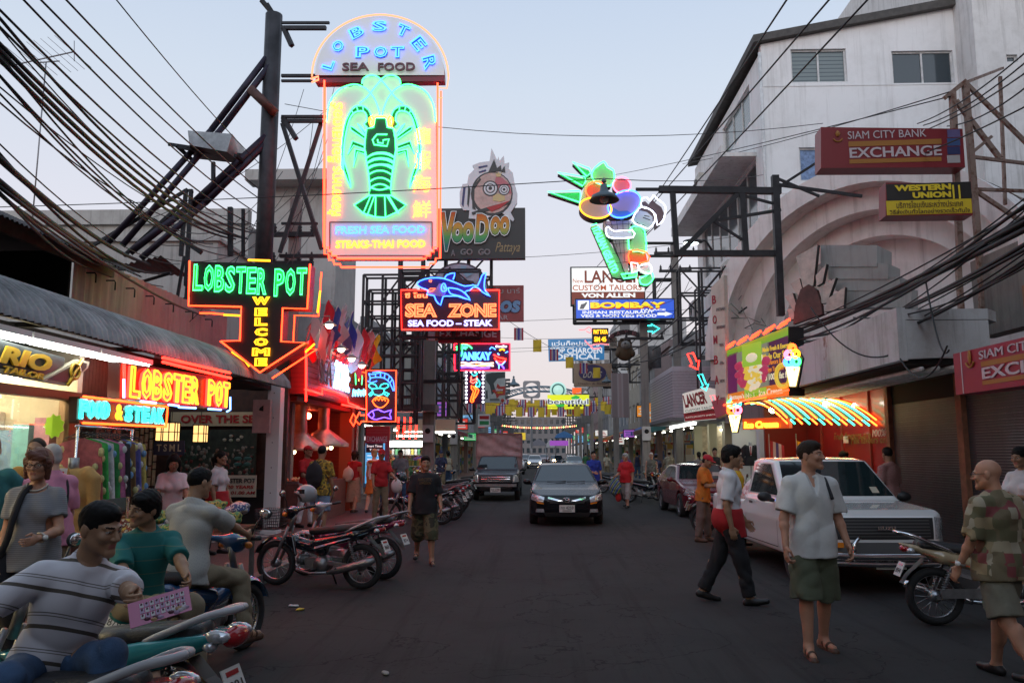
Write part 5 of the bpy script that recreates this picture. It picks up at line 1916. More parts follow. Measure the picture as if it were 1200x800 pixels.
BLIND=wa_('glass_louvre','band',[(.16,.20,.20),(.07,.09,.10)],2.6,rough=.15,pos=(0,.75))
CURT=mat('blue_curtain',(.16,.24,.40),.6,var=.4,vscale=9)
for hl,gl in((H1,BLIND),(H2,WINDOW),(H3,CURT)):
 o=window(root,'y',YB,*hl,2,.10,gl)
 for w in(o,*o.children):
  w.data.transform(ca_.Translation(-q))
for hl,n_,gl in(((YB+1.4,YB+5.0,z_roofL-1.75,z_roofL-.55),3,BLIND),((YB+1.0,YB+9.0,z_roofL-5.1,z_roofL-3.1),6,WINDOW)):
 o=window(root,'x',XB,*hl,n_,.10,gl)
 for w in(o,*o.children):
  w.data.transform(ca_.Translation(-q))
mb=MB()
zb=z_roofL-3.05
mb.bx((XB-1.05,YB+.9,zb),(XB-.002,YB+10,zb+.12))
mb.bx((XB-1.05,YB+.9,zb+.12),(XB-.97,YB+10,zb+.35))
zb2=6.35
mb.bx((XB-1.0,YB+.4,zb2),(XB-.002,YB+4,zb2+.45))
la_(mb,'balcony_slab',WHITEW,root,q)
tag(MB().bx((XB-.35,YB+.05,7.0),(XB-.25,YB+.15,13)).aa_('x',FRAME),None)if False else None
mb=MB()
mb.ga_([(XB-.06,YB-.08,5.7),(XB-.06,YB-.08,z_roofL-.3)],.05,6)
la_(mb,'drain_pipe',FRAME,root,q)
for k,(yy,zz)in enumerate(((YB+5.5,zb+.36),(YB+1.8,zb2+.46),(YB+7.2,6.6))):
 t=fa_('air_conditioner',('old air conditioner unit on the upper balcony slab of the white building','air conditioner unit on the lower ledge of the white building','air conditioner unit farther along the lower wall of the white building')[k],'air conditioner',(XB-.7,yy,zz))
 MB().bx((-.17,-.45,0),(.17,.45,.62)).aa_('case',mat('ac_case',(.42,.40,.36),.5,var=.2),t)
 mb=MB()
 mb.torus((-.175,.1,.31),.23,.012,'X',18,4)
 for i in range(3):
  mb.torus((-.175,.1,.31),.06+.055*i,.006,'X',14,4)
 mb.aa_('fan_grille',hb_,t)
root=fa_('tall_white_wall','taller plain white building side with a small window at the top right','building',(xR,21.5,0))
q=ba_((xR,21.5,0))
mb=MB()
ab_(mb,'y',21.5,.3,xR,22,0,19,[rectY(1180,64,1192,73,21.5)])
mb.bx((xR,21.8,0),(xR+.3,40,19))
la_(mb,'wall',WHITEW,root,q)
o=window(root,'y',21.5,*rectY(1180,64,1192,73,21.5),1,.1)
for w in(o,*o.children):
 w.data.transform(ca_.Translation(-q))
 # --- shops between the ice-cream billboard and the tiled corner shop
root=fa_('suit_shop','glazed suit shop lit from inside under the neon awning','shop',(6.6,22.5,.12))
q=ba_((6.6,22.5,.12))
mb=MB()
mb.bx((9.0,20.6,.12),(9.1,28,3.0),0)
mb.bx((6.6,27.9,.12),(9.0,28,3.0),0)
mb.bx((6.4,20.5,2.7),(9.1,28,5.6),1)
mb.bx((6.5,24.2,.12),(6.7,24.5,2.7),2)
la_(mb,'wall',[mat('shop_white',(.62,.62,.58),.6),WALLC[2],kb_],root,q)
mb=MB()
mb.bx((6.64,20.6,.12),(6.65,24.2,2.7))
la_(mb,'pane',MATS['clear_glass'],root,q)
mb=MB()
for k in range(3):
 mb.bx((7.0+.5*k,20.9,2.55),(7.08+.5*k,23.9,2.6))
mb.bx((6.9,24.9,2.55),(7.0,27.6,2.6))
la_(mb,'tube_light',ja_('suit_tube',(.92,1.0,.9),9),root,q)
TILE=wa_('white_tile','brick',[(.52,.50,.54),(.48,.46,.50),(.25,.24,.27)],1.7,rough=.35,stretch=(1,1,1))
S0=at(745,437,31)
root=fa_('corner_shop','corner shop with box of mauve white wall tiles above lit glazed doors','shop',(5.9,31,.12))
q=ba_((5.9,31,.12))
zt,zbm=at(775,437,29).z,at(775,490,29).z
mb=MB()
mb.bx((4.75,28.6,zbm),(9.0,34.3,zt+.2),0)
for k in range(24):
 z=zbm+.04+k*.105
 if z<zt+.1:
  mb.bx((4.73,28.58,z),(9.0,34.3,z+.012),1)
mb.bx((4.5,28.3,zbm-.12),(9.0,34.4,zbm-.002),2)
mb.bx((6.5,28.6,.12),(6.8,29.0,zbm-.12),3)
mb.bx((6.5,31.2,.12),(6.8,31.5,zbm-.12),3)
mb.bx((6.5,34.0,.12),(6.8,34.3,zbm-.12),3)
mb.bx((9.0,28.6,.12),(9.1,34.3,zbm),4)
mb.bx((6.8,34.2,.12),(9,34.3,zbm),4)
la_(mb,'wall',[mat('tile_mauve',(.50,.47,.52),.35,var=.08,vscale=14),mat('tile_joint',(.22,.2,.24),.6),mat('grey_soffit',(.16,.16,.17),.6),mat('yellowed_frame',(.42,.38,.24),.5),mat('shop_warm',(.45,.36,.22),.6,var=.3)],root,q)
mb=MB()
mb.bx((8.4,29,.5),(8.8,34,2.2))
la_(mb,'shop_goods',SHELF,root,q)
mb=MB()
for k in range(3):
 mb.bx((5.5,28.9+1.9*k,zbm-.22),(5.58,28.9+1.9*k+1.5,zbm-.14))
 mb.bx((7.6,28.9+1.9*k,zbm-.3),(7.7,28.9+1.9*k+1.5,zbm-.24))
la_(mb,'tube_light',TUBE,root,q)
S=Sign(728,465,Y=34.6)
t=fa_('faded_board','faded vertical advertising board beside the tiled shop','sign board',at(727,463,33))
MB().bx((-.36,0,-.9),(.36,.08,.9)).aa_('panel',wa_('faded_ad','wave',[(.24,.19,.19),(.30,.27,.28),(.19,.16,.16)],.7,(0,R(90),0)),t)
root=fa_('sign_scaffold','rust streaked welded steel frame carrying the red and yellow exchange signs','scaffold',(6.9,13,3.5))
q=ba_((6.9,13,3.5))
mb=MB()
def bp(p0,p1,w=.07,Y0=13.3,Y1=None):
 mb.beam(at(*p0,Y0),at(*p1,Y1 or Y0),w)
bp((1116,108),(1125,300),.09)
bp((1131,97),(1150,330),.09)
bp((1107,115),(1132,95),.07)
bp((1131,97),(1205,170),.06)
bp((1120,118),(1172,186),.07)
bp((1140,184),(1205,192),.05)
bp((1144,222),(1205,224),.05)
bp((1145,225),(1205,265),.06)
bp((1138,180),(1162,160),.05)
bp((1131,97),(1175,80),.05,13.3,16)
bp((1172,90),(1178,240),.05,14.5)
bp((1122,300),(1128,385),.08)
bp((1150,330),(1152,400),.08)
la_(mb,'frame',RUST,root,q)
S=Sign(1046,173,Y=13,rz=R(-3))
t=fa_('exchange_sign','long dark red bank exchange box sign above the yellow one','sign',S.o,S.rz)
P=S.ea_([(962,149),(1128,151),(1131,196),(962,197)])
GREYL=mat('sign_grey_letter',(.55,.48,.50),.5)
DKRED=mat('sign_dark_red',(.21,.012,.020),.4)
AMBER=mat('sign_amber',(.36,.15,.02),.5)
def on(S,mb,s_,x0,y0,x1,y1,m,t=.008,y=-.004,**k):
 a,b,c_,d_=S.rect(x0,y0,x1,y1)
 mb.text(s_,a,b,c_,d_,y,m,t=t,**k)
def bar(S,mb,x0,y0,x1,y1,m,y0_=-.006,y1_=0.0):
 a,b,c_,d_=S.rect(x0,y0,x1,y1)
 mb.bx((a-c_/2,y0_,b-d_/2),(a+c_/2,y1_,b+d_/2),m)
def siam(S,P,t,f,depth):
 mb=MB().ia_(P,0,depth,'xz',0)
 mb.aa_('box',DKRED,t)
 mb=MB()
 on(S,mb,'SIAM CITY BANK',*f(993,153,1085,162),0)
 on(S,mb,'EXCHANGE',*f(995,172,1103,184),0,bold=.02)
 bar(S,mb,*f(994,164.5,1103,170.5),1)
 bar(S,mb,*f(995,185.5,1103,190.5),1)
 a,b,c_,d_=S.rect(*f(975,151,988,168))
 mb.torus((a,-.01,b-d_*.1),c_*.42,.012,'Y',14,5,1,a0=R(200),a1=R(340))
 mb.lathe([(c_*.05,d_*.2),(c_*.25,0),(c_*.1,-d_*.2)],8,(a,-.012,b+d_*.15),1)
 for k,m_ in enumerate((2,3,4,5)):
  bar(S,mb,*f(1110,152+10*k,1125,161+10*k),m_)
 mb.aa_('lettering',[GREYL,AMBER,mat('card_purple',(.12,.10,.25),.5),mat('card_blue',(.03,.08,.22),.5),mat('card_navy',(.02,.03,.12),.5),mat('card_white',(.42,.40,.40),.5)],t)
siam(S,P,t,lambda a,b,c,d:(a,b,c,d),.35)
S=Sign(1085,233,Y=12.6,rz=R(-4))
t=fa_('transfer_sign','black and yellow money transfer box sign with red end','sign',S.o,S.rz)
P=S.ea_([(1038,214),(1138,215),(1140,252),(1038,253)])
MB().ia_(P,0,.32,'xz',0).aa_('box',DKRED,t)
mb=MB()
bar(S,mb,1038.5,214.5,1138,234,0)
bar(S,mb,1038.5,234.2,1138.5,251,1)
on(S,mb,'WESTERN',1048,216.5,1114,223.5,2,y=-.008,bold=.05)
on(S,mb,'UNION',1069,225,1114,232,2,y=-.008,bold=.05)
bar(S,mb,1116,217,1118,233,2,-.012,-.006)
bar(S,mb,1123,217,1125,233,2,-.012,-.006)
on(S,mb,'บริการโอนเงินระหว่างประเทศ',1050,235,1128,243,3,y=-.008)
on(S,mb,'วิธีส่งเงินทั่วโลกอย่างรวดเร็วทันใจ',1042,244.5,1136,250,3,y=-.008)
mb.aa_('face',[mat('sign_black',(.012,.012,.012),.4),mat('sign_yellow',(.68,.50,.02),.4),mat('letter_yellow',(.85,.65,.03),.4),mat('letter_dark',(.12,.07,.02),.5)],t)
S=Sign(1160,430,X=5.2,rz=R(-90))
t=fa_('exchange_sign','nearer red bank exchange sign cut by the picture edge above the shutter','sign',S.o,S.rz)
x0,x1=S(1118,430)[0],S(1118,430)[0]+3.3
zc0,zc1=2.43-S.o.z,2.94-S.o.z
MB().bx((x0,0,zc0),(x1,.3,zc1)).aa_('box',mat('sign_red_near',(.30,.012,.028),.35),t)
mb=MB()
sc=3.3/169
cx_=lambda px:x0+(px-962)*sc
cz_=lambda py:zc1-(py-149)/48*(zc1-zc0)
mb.text('SIAM CITY BANK',cx_(1039),cz_(157.5),92*sc,.10,-.004,0,t=.01)
mb.text('EXCHANGE',cx_(1049),cz_(178),108*sc,.135,-.004,0,t=.01,bold=.02)
mb.bx((cx_(994),-.006,cz_(170.5)),(cx_(1103),0,cz_(165)),1)
mb.bx((cx_(994),-.006,cz_(190.5)),(cx_(1103),0,cz_(186)),1)
mb.bx((cx_(971),-.006,cz_(197)),(cx_(971.8),0,cz_(149)),0)
mb.torus((cx_(982),-.01,cz_(160)),.09,.014,'Y',14,5,1,a0=R(200),a1=R(340))
mb.ra_((cx_(982),-.01,cz_(157)),(.04,.01,.09),8,6,1)
mb.aa_('lettering',[GREYL,AMBER],t)
mb=MB()
for xx in(x0+.3,x0+1.6,x0+3.0):
 mb.beam((xx,.15,zc1-.01),(xx,1.4,zc1+.1),.06)
mb.aa_('bracket',RUST,t)
# ---- neon and painted signs over the street
SIGNW=ja_('sign_white_glow',(.95,.98,1.0),.20,(.56,.56,.56))  # faint even glow put into the white to brighten the sign face
LGREEN=mat('lobster_green',(.010,.085,.048),.5)
LETB=mat('letter_blue',(.03,.10,.45),.4)
def ka_(name,label,S,cat='neon sign'):
 return fa_(name,label,cat,S.o,S.rz)
A_=(360,10,7.059);B_=(370,80,6.667);C_=(370,180,5.714);D_=(210,290,5.0);E_=(510,170,5.714)
F_=(460,300,7.275);G_=(630,180,5.0);H_=(640,305,6.4);I_=(340,340,4.706);J_=(520,395,8.889);K_=(800,310,3.8095);L_=(840,360,4.444);M_=(0,280,3.333);N_=(640,420,11.43)
def oa_(S,cr,x0,y0,x1,y1):
 return S.rect(cr[0]+x0/cr[2],cr[1]+y0/cr[2],cr[0]+x1/cr[2],cr[1]+y1/cr[2])
def ma_(S,cr,mb,s_,x0,y0,x1,y1,m=0,y=-.03,mode='fill',t=.015,**k):
 a,b,c_,d_=oa_(S,cr,x0,y0,x1,y1)
 mb.text(s_,a,b,c_,d_,y,m,mode,t=t,**k)
def na_(S,cr,mb,s_,x0,y0,x1,y1,m=0,y=-.03,mode='tube',t=.012,ccw=True,**k):
 a,b,c_,d_=oa_(S,cr,x0,y0,x1,y1)
 M=ca_.Translation((a,0,b))@ca_.Rotation(R(-90 if ccw else 90),4,'Y')
 mb.text(s_,0,0,d_,c_,y,m,mode,t=t,M=M,**k)
 # ===== the great lobster sign
S=Sign(447,200,Y=15.9)
t=ka_('lobster_sign','towering lobster neon sign with half round blue lettered top, tallest on the left',S)
mb=MB()
dome=[(600+535*da_.cos(a),552-487*da_.sin(a))for a in[da_.pi*i/30 for i in range(31)]]
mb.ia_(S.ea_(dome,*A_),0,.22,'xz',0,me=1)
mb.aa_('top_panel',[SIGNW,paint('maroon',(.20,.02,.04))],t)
arch=[(88,1400),(92,420),(105,310),(140,230),(200,170),(300,137),(372,145),(366,105),(400,66),(470,66),(517,98),(560,66),(628,70),(665,105),(660,145),(720,136),(800,148),(870,200),(915,290),(938,400),(945,1400)]
low=[(812,610),(812,640),(790,640),(790,662),(765,662),(765,690),(715,690),(715,705),(140,705),(140,690),(105,690),(105,662),(80,662),(80,640),(68,640),(68,610)]
mb=MB()
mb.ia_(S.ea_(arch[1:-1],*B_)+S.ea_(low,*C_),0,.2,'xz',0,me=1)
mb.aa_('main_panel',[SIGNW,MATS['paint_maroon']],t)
mb=MB()
a,b,c_,d_=oa_(S,B_,-5,66,1003,103)
mb.bx((a-c_/2,.02,b-d_/2),(a+c_/2,.24,b+d_/2))
mb.aa_('cross_bar',MATS['paint_maroon'],t)
def mir(pts,ax=515):
 return[(2*ax-x,y)for x,y in pts]
mb=MB()
body=S.ea_([(470,397),(552,397),(562,470),(610,480),(626,560),(630,650),(622,690)],*B_)+S.ea_([(536,0),(512,170),(505,240),(511,285),(360,285),(366,240),(357,140),(333,0)],*C_)+S.ea_([(398,690),(386,640),(390,560),(402,480),(455,470)],*B_)
mb.ia_(body,-.022,-.004,'xz')
fan=S.ea_([(360,287),(262,350),(322,405),(402,430),(470,433),(552,395),(608,350),(511,287)],*C_)
mb.ia_(fan,-.024,-.004,'xz')
arm=[(432,455),(440,395),(418,335),(372,303),(322,303),(282,335),(240,420),(218,520),(206,640),(207,800)]
arm_in=[(222,800),(224,640),(240,520),(268,410),(298,362),(335,345),(375,345),(398,370),(402,420),(380,445),(405,470)]
armC=[(176,0),(190,115),(240,235),(225,150),(196,60),(190,0)]
for f in(lambda p:p,mir):
 mb.ia_(S.ea_(f(arm),*B_)+S.ea_(f(arm_in),*B_),-.020,-.004,'xz')
cx2=441
for f in(lambda p:p,lambda p:[(2*436-x,y)for x,y in p]):
 mb.ia_(S.ea_(f(armC),*C_),-.018,-.004,'xz')
LEG=[[(388,565),(278,490),(272,460),(300,470),(392,540)],[(392,535),(330,440),(350,455),(396,515)],[(386,610),(290,575),(255,680),(300,610),(386,640)],[(388,655),(312,640),(300,780),(330,660),(388,680)]]
for p in LEG:
 mb.ia_(S.ea_(p,*B_),-.016,-.004,'xz')
 mb.ia_(S.ea_(mir(p),*B_),-.016,-.004,'xz')
mb.aa_('lobster_figure',LGREEN,t)
mb=MB()
r=.017
ant1=[(505,378),(498,340),(470,262),(436,208),(380,158),(300,137),(200,170),(140,230),(105,310),(92,430)]
ant2=[(345,283),(400,240),(452,175),(517,98),(560,68),(612,66),(655,92),(666,130)]
for f in(lambda p:p,mir):
 ha_(mb,S.ea_(f(ant1),*B_),r,-.06,0,sub=4)
 ha_(mb,S.ea_(f(ant2),*B_),r,-.05,0,sub=4)
 ha_(mb,S.ea_(f(arm),*B_),r,-.05,0,sub=2)
 ha_(mb,S.ea_(f(arm_in),*B_),r,-.05,0,sub=2)
 for p in LEG:
  ha_(mb,S.ea_(f(p),*B_),r*.8,-.05,0)
 for i in(3,4,5):
  q_=[(372,303),(322,303),(282,335)][i-3]
  w_=[(375,345),(335,345),(298,362)][i-3]
  ha_(mb,S.ea_(f([q_,w_]),*B_),r*.7,-.05,0)
for f in(lambda p:p,lambda p:[(2*436-x,y)for x,y in p]):
 ha_(mb,S.ea_(f(armC),*C_),r*.9,-.05,0,sub=2)
ha_(mb,body,r,-.05,0,True)
ha_(mb,fan,r,-.06,0,True)
for yb,h_ in((712,45),(748,38),(792,34)):
 k=8 if yb>730 else 0
 ha_(mb,S.ea_([(400+k,yb),(450,yb-h_*.75),(515,yb-h_),(580,yb-h_*.75),(626-k,yb)],*B_),r,-.055,0,sub=3)
for yc in(28,66,104,142,190,232):
 x0,x1=335+yc*.13,538-yc*.16
 ha_(mb,S.ea_([(x0,yc+8),((x0*3+x1)/4,yc-14),((x0+x1)/2,yc-21),((x0+x1*3)/4,yc-14),(x1,yc+8)],*C_),r,-.055,0,sub=3)
ha_(mb,S.ea_([(366,232),(430,250),(505,232)],*C_),r,-.055,0,sub=3)
for x0,x1 in((372,322),(398,345),(405,402),(465,470),(478,552),(490,560)):
 ha_(mb,S.ea_([(x0,287),(x1,405 if x1<330 or x1>540 else 425)],*C_),r*.8,-.055,0)
ha_(mb,S.ea_([(562,525),(482,525),(448,568),(460,605),(560,617),(575,562),(530,570),(530,595),(490,590),(488,565)],*B_),r,-.055,0)
mb.aa_('lobster_neon',GRNN,t)
mb=MB()
for f in(lambda p:p,mir):
 ha_(mb,S.ea_(f([(425,400),(445,385),(462,410),(455,455),(432,460),(422,430)]),*B_),.015,-.07,0,True)
 ha_(mb,S.ea_(f([(436,405),(446,425),(440,445)]),*B_),.013,-.07,0)
ha_(mb,S.ea_([(465,400),(480,388),(545,388),(556,402)],*B_),.013,-.06,0)
na_(S,C_,mb,'ห้องอาหาร',85,90,175,420,0,-.05,t=.0095,seg=2)
na_(S,B_,mb,'ล็อบสเตอร์',102,275,208,745,0,-.05,t=.0095,seg=2)
for s_,y0,y1 in(('龍',470,600),('蝦',650,800)):
 ma_(S,B_,mb,s_,775,y0,905,y1,0,-.05,'tube',t=.0055,seg=2)
for s_,y0,y1 in(('海',150,265),('鮮',320,435)):
 ma_(S,C_,mb,s_,650,y0,775,y1,0,-.05,'tube',t=.0055,seg=2)
mb.aa_('orange_neon',ja_('neon_orange_pale',(1.0,.17,.010),8),t)
mb=MB()
L=[(430,440),(430,1000)]
edge=[(381.5,97),(381,291),(386,291),(386,296),(390,296),(390,301),(396,301),(396,304.5),(500,304.5),(500,301),(505,301),(505,296.5),(509,296.5),(509,291),(513.5,291),(513.5,100)]
ha_(mb,[S(a,b)for a,b in edge],.020,-.10)
edge2=[(379,99),(378.5,296),(383,296),(384,303),(389,303),(390,308),(397,308),(398,311.5),(502,311.5),(503,307),(509,307),(510,301),(515,301),(516,104)]
ha_(mb,[S(a,b)for a,b in edge2],.020,.12)
mb.aa_('border_neon',ja_('neon_scarlet',(1.0,.028,.010),12),t)
mb=MB()
for kx,ky,yy in((566,513,-.02),):
 ha_(mb,S.ea_([(600+kx*da_.cos(a),556-ky*da_.sin(a))for a in[da_.pi*i/40 for i in range(41)]],*A_),.018,.05)
ha_(mb,[S(a,b)for a,b in((526,92),(524,105),(514,104),(514,116),(519,116))],.014,-.05)
ha_(mb,[S(a,b)for a,b in((365,94),(374,91),(374,95),(366,98))],.02,-.05)
mb.aa_('dome_neon',ja_('neon_salmon',(1.0,.22,.10),2.6),t)
mb=MB()
mbf=MB()
for ch,x,y,rot,w,h in(('L',178,475,-72,85,95),('O',258,320,-55,100,95),('B',412,205,-27,120,95),('S',600,155,0,130,95),('T',795,190,24,105,100),('E',925,300,52,110,110),('R',1015,455,74,115,110)):
 c=S.ea_([(x,y)],*A_)[0]
 k=abs(S.ea_([(0,0)],*A_)[0][0]-S.ea_([(1,0)],*A_)[0][0])
 M=ca_.Translation((c[0],0,c[1]))@ca_.Rotation(R(rot),4,'Y')
 mb.text(ch,0,0,w*k,h*k,-.05,0,'tube',t=.014,seg=2,bold=.02,M=M)
 mbf.text(ch,0,0,w*k*.9,h*k*.9,-.004,0,t=.016,bold=.05,M=M)
for ch,x0,x1 in(('P',402,522),('O',552,668),('T',692,806)):
 ma_(S,A_,mb,ch,x0,322,x1,415,0,-.05,'tube',t=.014,seg=2,bold=.02)
 ma_(S,A_,mbf,ch,x0,322,x1,415,0,-.004,t=.016,bold=.05)
ma_(S,C_,mb,'FRESH SEA FOOD',135,487,735,540,0,-.04,'tube',t=.007,seg=2)
mb.aa_('blue_neon',BLUN,t)
mbf.aa_('lettering',LETB,t)
mb=MB()
ma_(S,C_,mb,'STEAKS-THAI FOOD',135,582,735,634,0,-.03,'tube',t=.007,seg=2)
mb.aa_('yellow_neon',YELN,t)
mb=MB()
ma_(S,A_,mb,'SEA',295,460,515,525,0,-.02,t=.05,bold=.02)
ma_(S,A_,mb,'FOOD',590,460,895,525,0,-.02,t=.05,bold=.02)
for p in([(95,460),(780,460)],[(780,460),(780,640)],[(95,460),(95,640)],[(120,685),(745,685)]):
 q_=S.ea_(p,*C_)
 mb.beam((q_[0][0],-.01,q_[0][1]),(q_[1][0],-.01,q_[1][1]),.02,.02)
mb.aa_('maroon_lettering',mat('letter_maroon',(.14,.03,.05),.4),t)
# ===== arrow sign
S=Sign(295,370,Y=13.6)
t=ka_('arrow_sign','down pointing black arrow sign with green neon words and yellow welcome',S)
AR_=[(68,82),(772,100),(755,362),(612,358),(602,552),(745,560),(478,733),(248,550),(362,548),(370,350),(62,343)]
mb=MB().ia_(S.ea_(AR_,*D_),0,.28,'xz',0,me=1)
mb.aa_('panel',[jb_,mat('sign_edge_red',(.14,.02,.02),.4)],t)
mb=MB()
ha_(mb,S.ea_(AR_[:2][::-1]+AR_[:1:-1]+[AR_[2],AR_[1]],*D_)[1:-1]if False else S.ea_([AR_[0]]+AR_[:0:-1],*D_),.016,-.05)
ha_(mb,S.ea_([(x+34,y+22)for x,y in(AR_[1],AR_[2],AR_[3],AR_[4],AR_[5],AR_[6])],*D_),.014,.30)
ha_(mb,S.ea_([(90,372),(160,372),(235,380)],*D_),.016,.22)
mb.aa_('border_neon',ja_('neon_redorange',(1.0,.035,.008),9),t)
mb=MB()
def arched(mb,word,x0,x1,top0,bot0,top1,bot1,mode,y,m,tt):
 n=len(word)
 for i,ch in enumerate(word):
  f0,f1=i/n,(i+.9)/n
  fm=(f0+f1)/2
  ma_(S,D_,mb,ch,x0+(x1-x0)*f0,top0+(top1-top0)*fm,x0+(x1-x0)*f1,bot0+(bot1-bot0)*fm,m,y,mode,t=tt,seg=2,bold=.02)
for mode,y_,tt in(('tube',-.05,.012),):
 arched(mb,'LOBSTER',90,525,98,255,125,282,mode,y_,0,tt)
 arched(mb,'POT',562,758,128,292,120,280,mode,y_,0,tt)
mb.aa_('green_neon',GRNN,t)
mb=MB()
arched(mb,'LOBSTER',96,520,106,248,132,275,'fill',-.004,0,.02)
arched(mb,'POT',568,752,136,284,128,272,'fill',-.004,0,.02)
mb.aa_('lettering',mat('letter_green',(.10,.55,.22),.4),t)
mb=MB()
for ch,yc,w in(('W',315,105),('E',380,76),('L',437,76),('C',497,76),('O',555,84),('M',613,105),('E',672,76)):
 ma_(S,D_,mb,ch,485-w/2,yc-24,485+w/2,yc+24,0,-.05,'tube',t=.010,seg=2,bold=.03)
ha_(mb,S.ea_([(392,66),(522,70)],*D_),.02,.1)
ha_(mb,S.ea_([(235,383),(338,388)],*D_),.018,.2)
ha_(mb,S.ea_([(808,240),(792,370)],*D_),.018,.2)
ha_(mb,S.ea_([(280,605),(385,688)],*D_),.018,.2)
ha_(mb,S.ea_([(720,605),(775,555)],*D_),.018,.2)
mb.aa_('yellow_neon',YELN,t)
# ===== VooDoo board
S=Sign(560,260,Y=23.5)
t=ka_('nightclub_sign','dark nightclub board with rainbow lettering and a spiky cartoon mask above',S,'sign')
mb=MB()
a,b,c_,d_=oa_(S,E_,-60,422,602,760)
mb.bx((a-c_/2,0,b-d_/2),(a+c_/2,.25,b+d_/2),0)
mb.aa_('panel',mat('board_charcoal',(.025,.026,.026),.5),t)
hd=[(165,400),(165,320),(185,265),(215,262),(225,205),(265,165),(250,140),(300,120),(365,112),(378,25),(415,105),(425,80),(430,110),(460,75),(465,130),(495,120),(490,160),(520,190),(530,250),(550,330),(548,390),(505,455),(530,500),(520,515),(440,450),(330,500),(225,495),(230,440),(190,440)]
mb=MB()
mb.ia_(S.ea_(hd,*E_),-.05,.10,'xz',0)
def ell2(cx,cy,rx,ry,y0,y1,m,n=26):
 mb.ia_(S.ea_([(cx+rx*da_.cos(2*da_.pi*i/n),cy+ry*da_.sin(2*da_.pi*i/n))for i in range(n)],*E_),y0,y1,'xz',m)
ell2(380,330,140,148,-.055,-.045,1)
ell2(383,325,128,135,-.060,-.045,2)
mb.ia_(S.ea_([(410,210),(450,225),(500,270),(512,330),(440,330),(400,250)],*E_),-.064,-.05,'xz',3)
for cx,cy,rr_ in((370,295,52),(462,303,38)):
 for k,(f,m_)in enumerate(((1,1),(.84,0),(.62,1),(.48,0),(.24,1))):
  ell2(cx,cy,rr_*f,rr_*f,-.068-.003*k,-.05,m_)
mb.ia_(S.ea_([(390,345),(420,330),(465,345),(470,375),(430,385),(385,375)],*E_),-.072,-.05,'xz',4)
mb.ia_(S.ea_([(245,455),(370,415),(510,378),(505,395),(380,440),(250,470)],*E_),-.078,-.05,'xz',1)
mb.ia_(S.ea_([(345,425),(500,378),(440,425),(380,450)],*E_),-.082,-.05,'xz',5)
mb.ia_(S.ea_([(355,190),(395,100),(415,160),(440,140),(445,175),(465,145),(470,190),(430,180)],*E_),-.07,-.05,'xz',1)
mb.ia_(S.ea_([(405,185),(415,200),(425,185),(435,200),(445,185),(440,218),(410,218)],*E_),-.076,-.05,'xz',4)
for q_ in([(290,150),(350,138),(352,148),(292,162)],[(292,182),(340,168),(342,180),(296,192)],[(190,285),(205,285),(190,420),(178,400)],[(222,270),(238,300),(225,420),(215,400)],[(245,290),(300,225),(310,235),(265,300),(262,400),(275,440),(250,430)]):
 mb.ia_(S.ea_(q_,*E_),-.062,-.045,'xz',6 if q_[0][0]<200 or q_[0][1]<190 else 1)
mb.aa_('mask_figure',[mat('mask_white',(.62,.60,.62),.6),PLATEK,mat('mask_flesh',(.50,.34,.30),.6,var=.2,vscale=6),mat('mask_pink',(.45,.14,.16),.6),mat('mask_yellow',(.55,.42,.20),.6),mat('mask_red',(.40,.03,.03),.6),mat('mask_navy',(.05,.05,.14),.6)],t)
mb=MB()
RB=[(.50,.06,.02),(.55,.30,.05),(.10,.35,.10),(.03,.18,.16)]
rbm=wa_('rainbow_paint','noise',RB,.001)
m_=rbm
n_=m_.node_tree
sp_=n_.nodes.new('ShaderNodeSeparateXYZ')
tcn=[q_ for q_ in n_.nodes if q_.type=='TEX_COORD'][0]
n_.links.new(tcn.outputs['Object'],sp_.inputs[0])
mr=n_.nodes.new('ShaderNodeMapRange')
z0,z1=S.ea_([(0,690)],*E_)[0][1],S.ea_([(0,440)],*E_)[0][1]
mr.inputs[1].default_value,mr.inputs[2].default_value=z1,z0
n_.links.new(sp_.outputs[2],mr.inputs[0])
rp=[q_ for q_ in n_.nodes if q_.type=='VALTORGB'][0]
for i,e_ in enumerate(rp.color_ramp.elements):
 e_.position=(.05,.45,.72,.95)[i]
n_.links.new(mr.outputs[0],rp.inputs[0])
for s_,x0,y0,x1,y1 in(('V',36,452,140,715),('oo',112,520,262,662),('D',268,465,362,660),('oo',370,480,500,610)):
 ma_(S,E_,mb,s_,x0-4,y0-4,x1+4,y1+4,1,-.086,t=.01,bold=.09,shear=.1)
 ma_(S,E_,mb,s_,x0,y0,x1,y1,2,-.096,t=.008,bold=.06,shear=.1)
 ma_(S,E_,mb,s_,x0+3,y0+4,x1-3,y1-4,0,-.104,t=.01,bold=.045,shear=.1)
ma_(S,E_,mb,'Pattaya',402,650,568,735,3,-.004,t=.006,shear=.4)
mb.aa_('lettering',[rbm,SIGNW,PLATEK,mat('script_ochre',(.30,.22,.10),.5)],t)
mb=MB()
ma_(S,E_,mb,'A',105,702,135,745,0,-.02,'tube',t=.012)
ma_(S,E_,mb,'GO',168,695,252,738,0,-.02,'tube',t=.012)
ma_(S,E_,mb,'GO',288,695,370,738,0,-.02,'tube',t=.012)
mb.aa_('unlit_tubes',mat('tube_grey',(.28,.27,.27),.3),t)
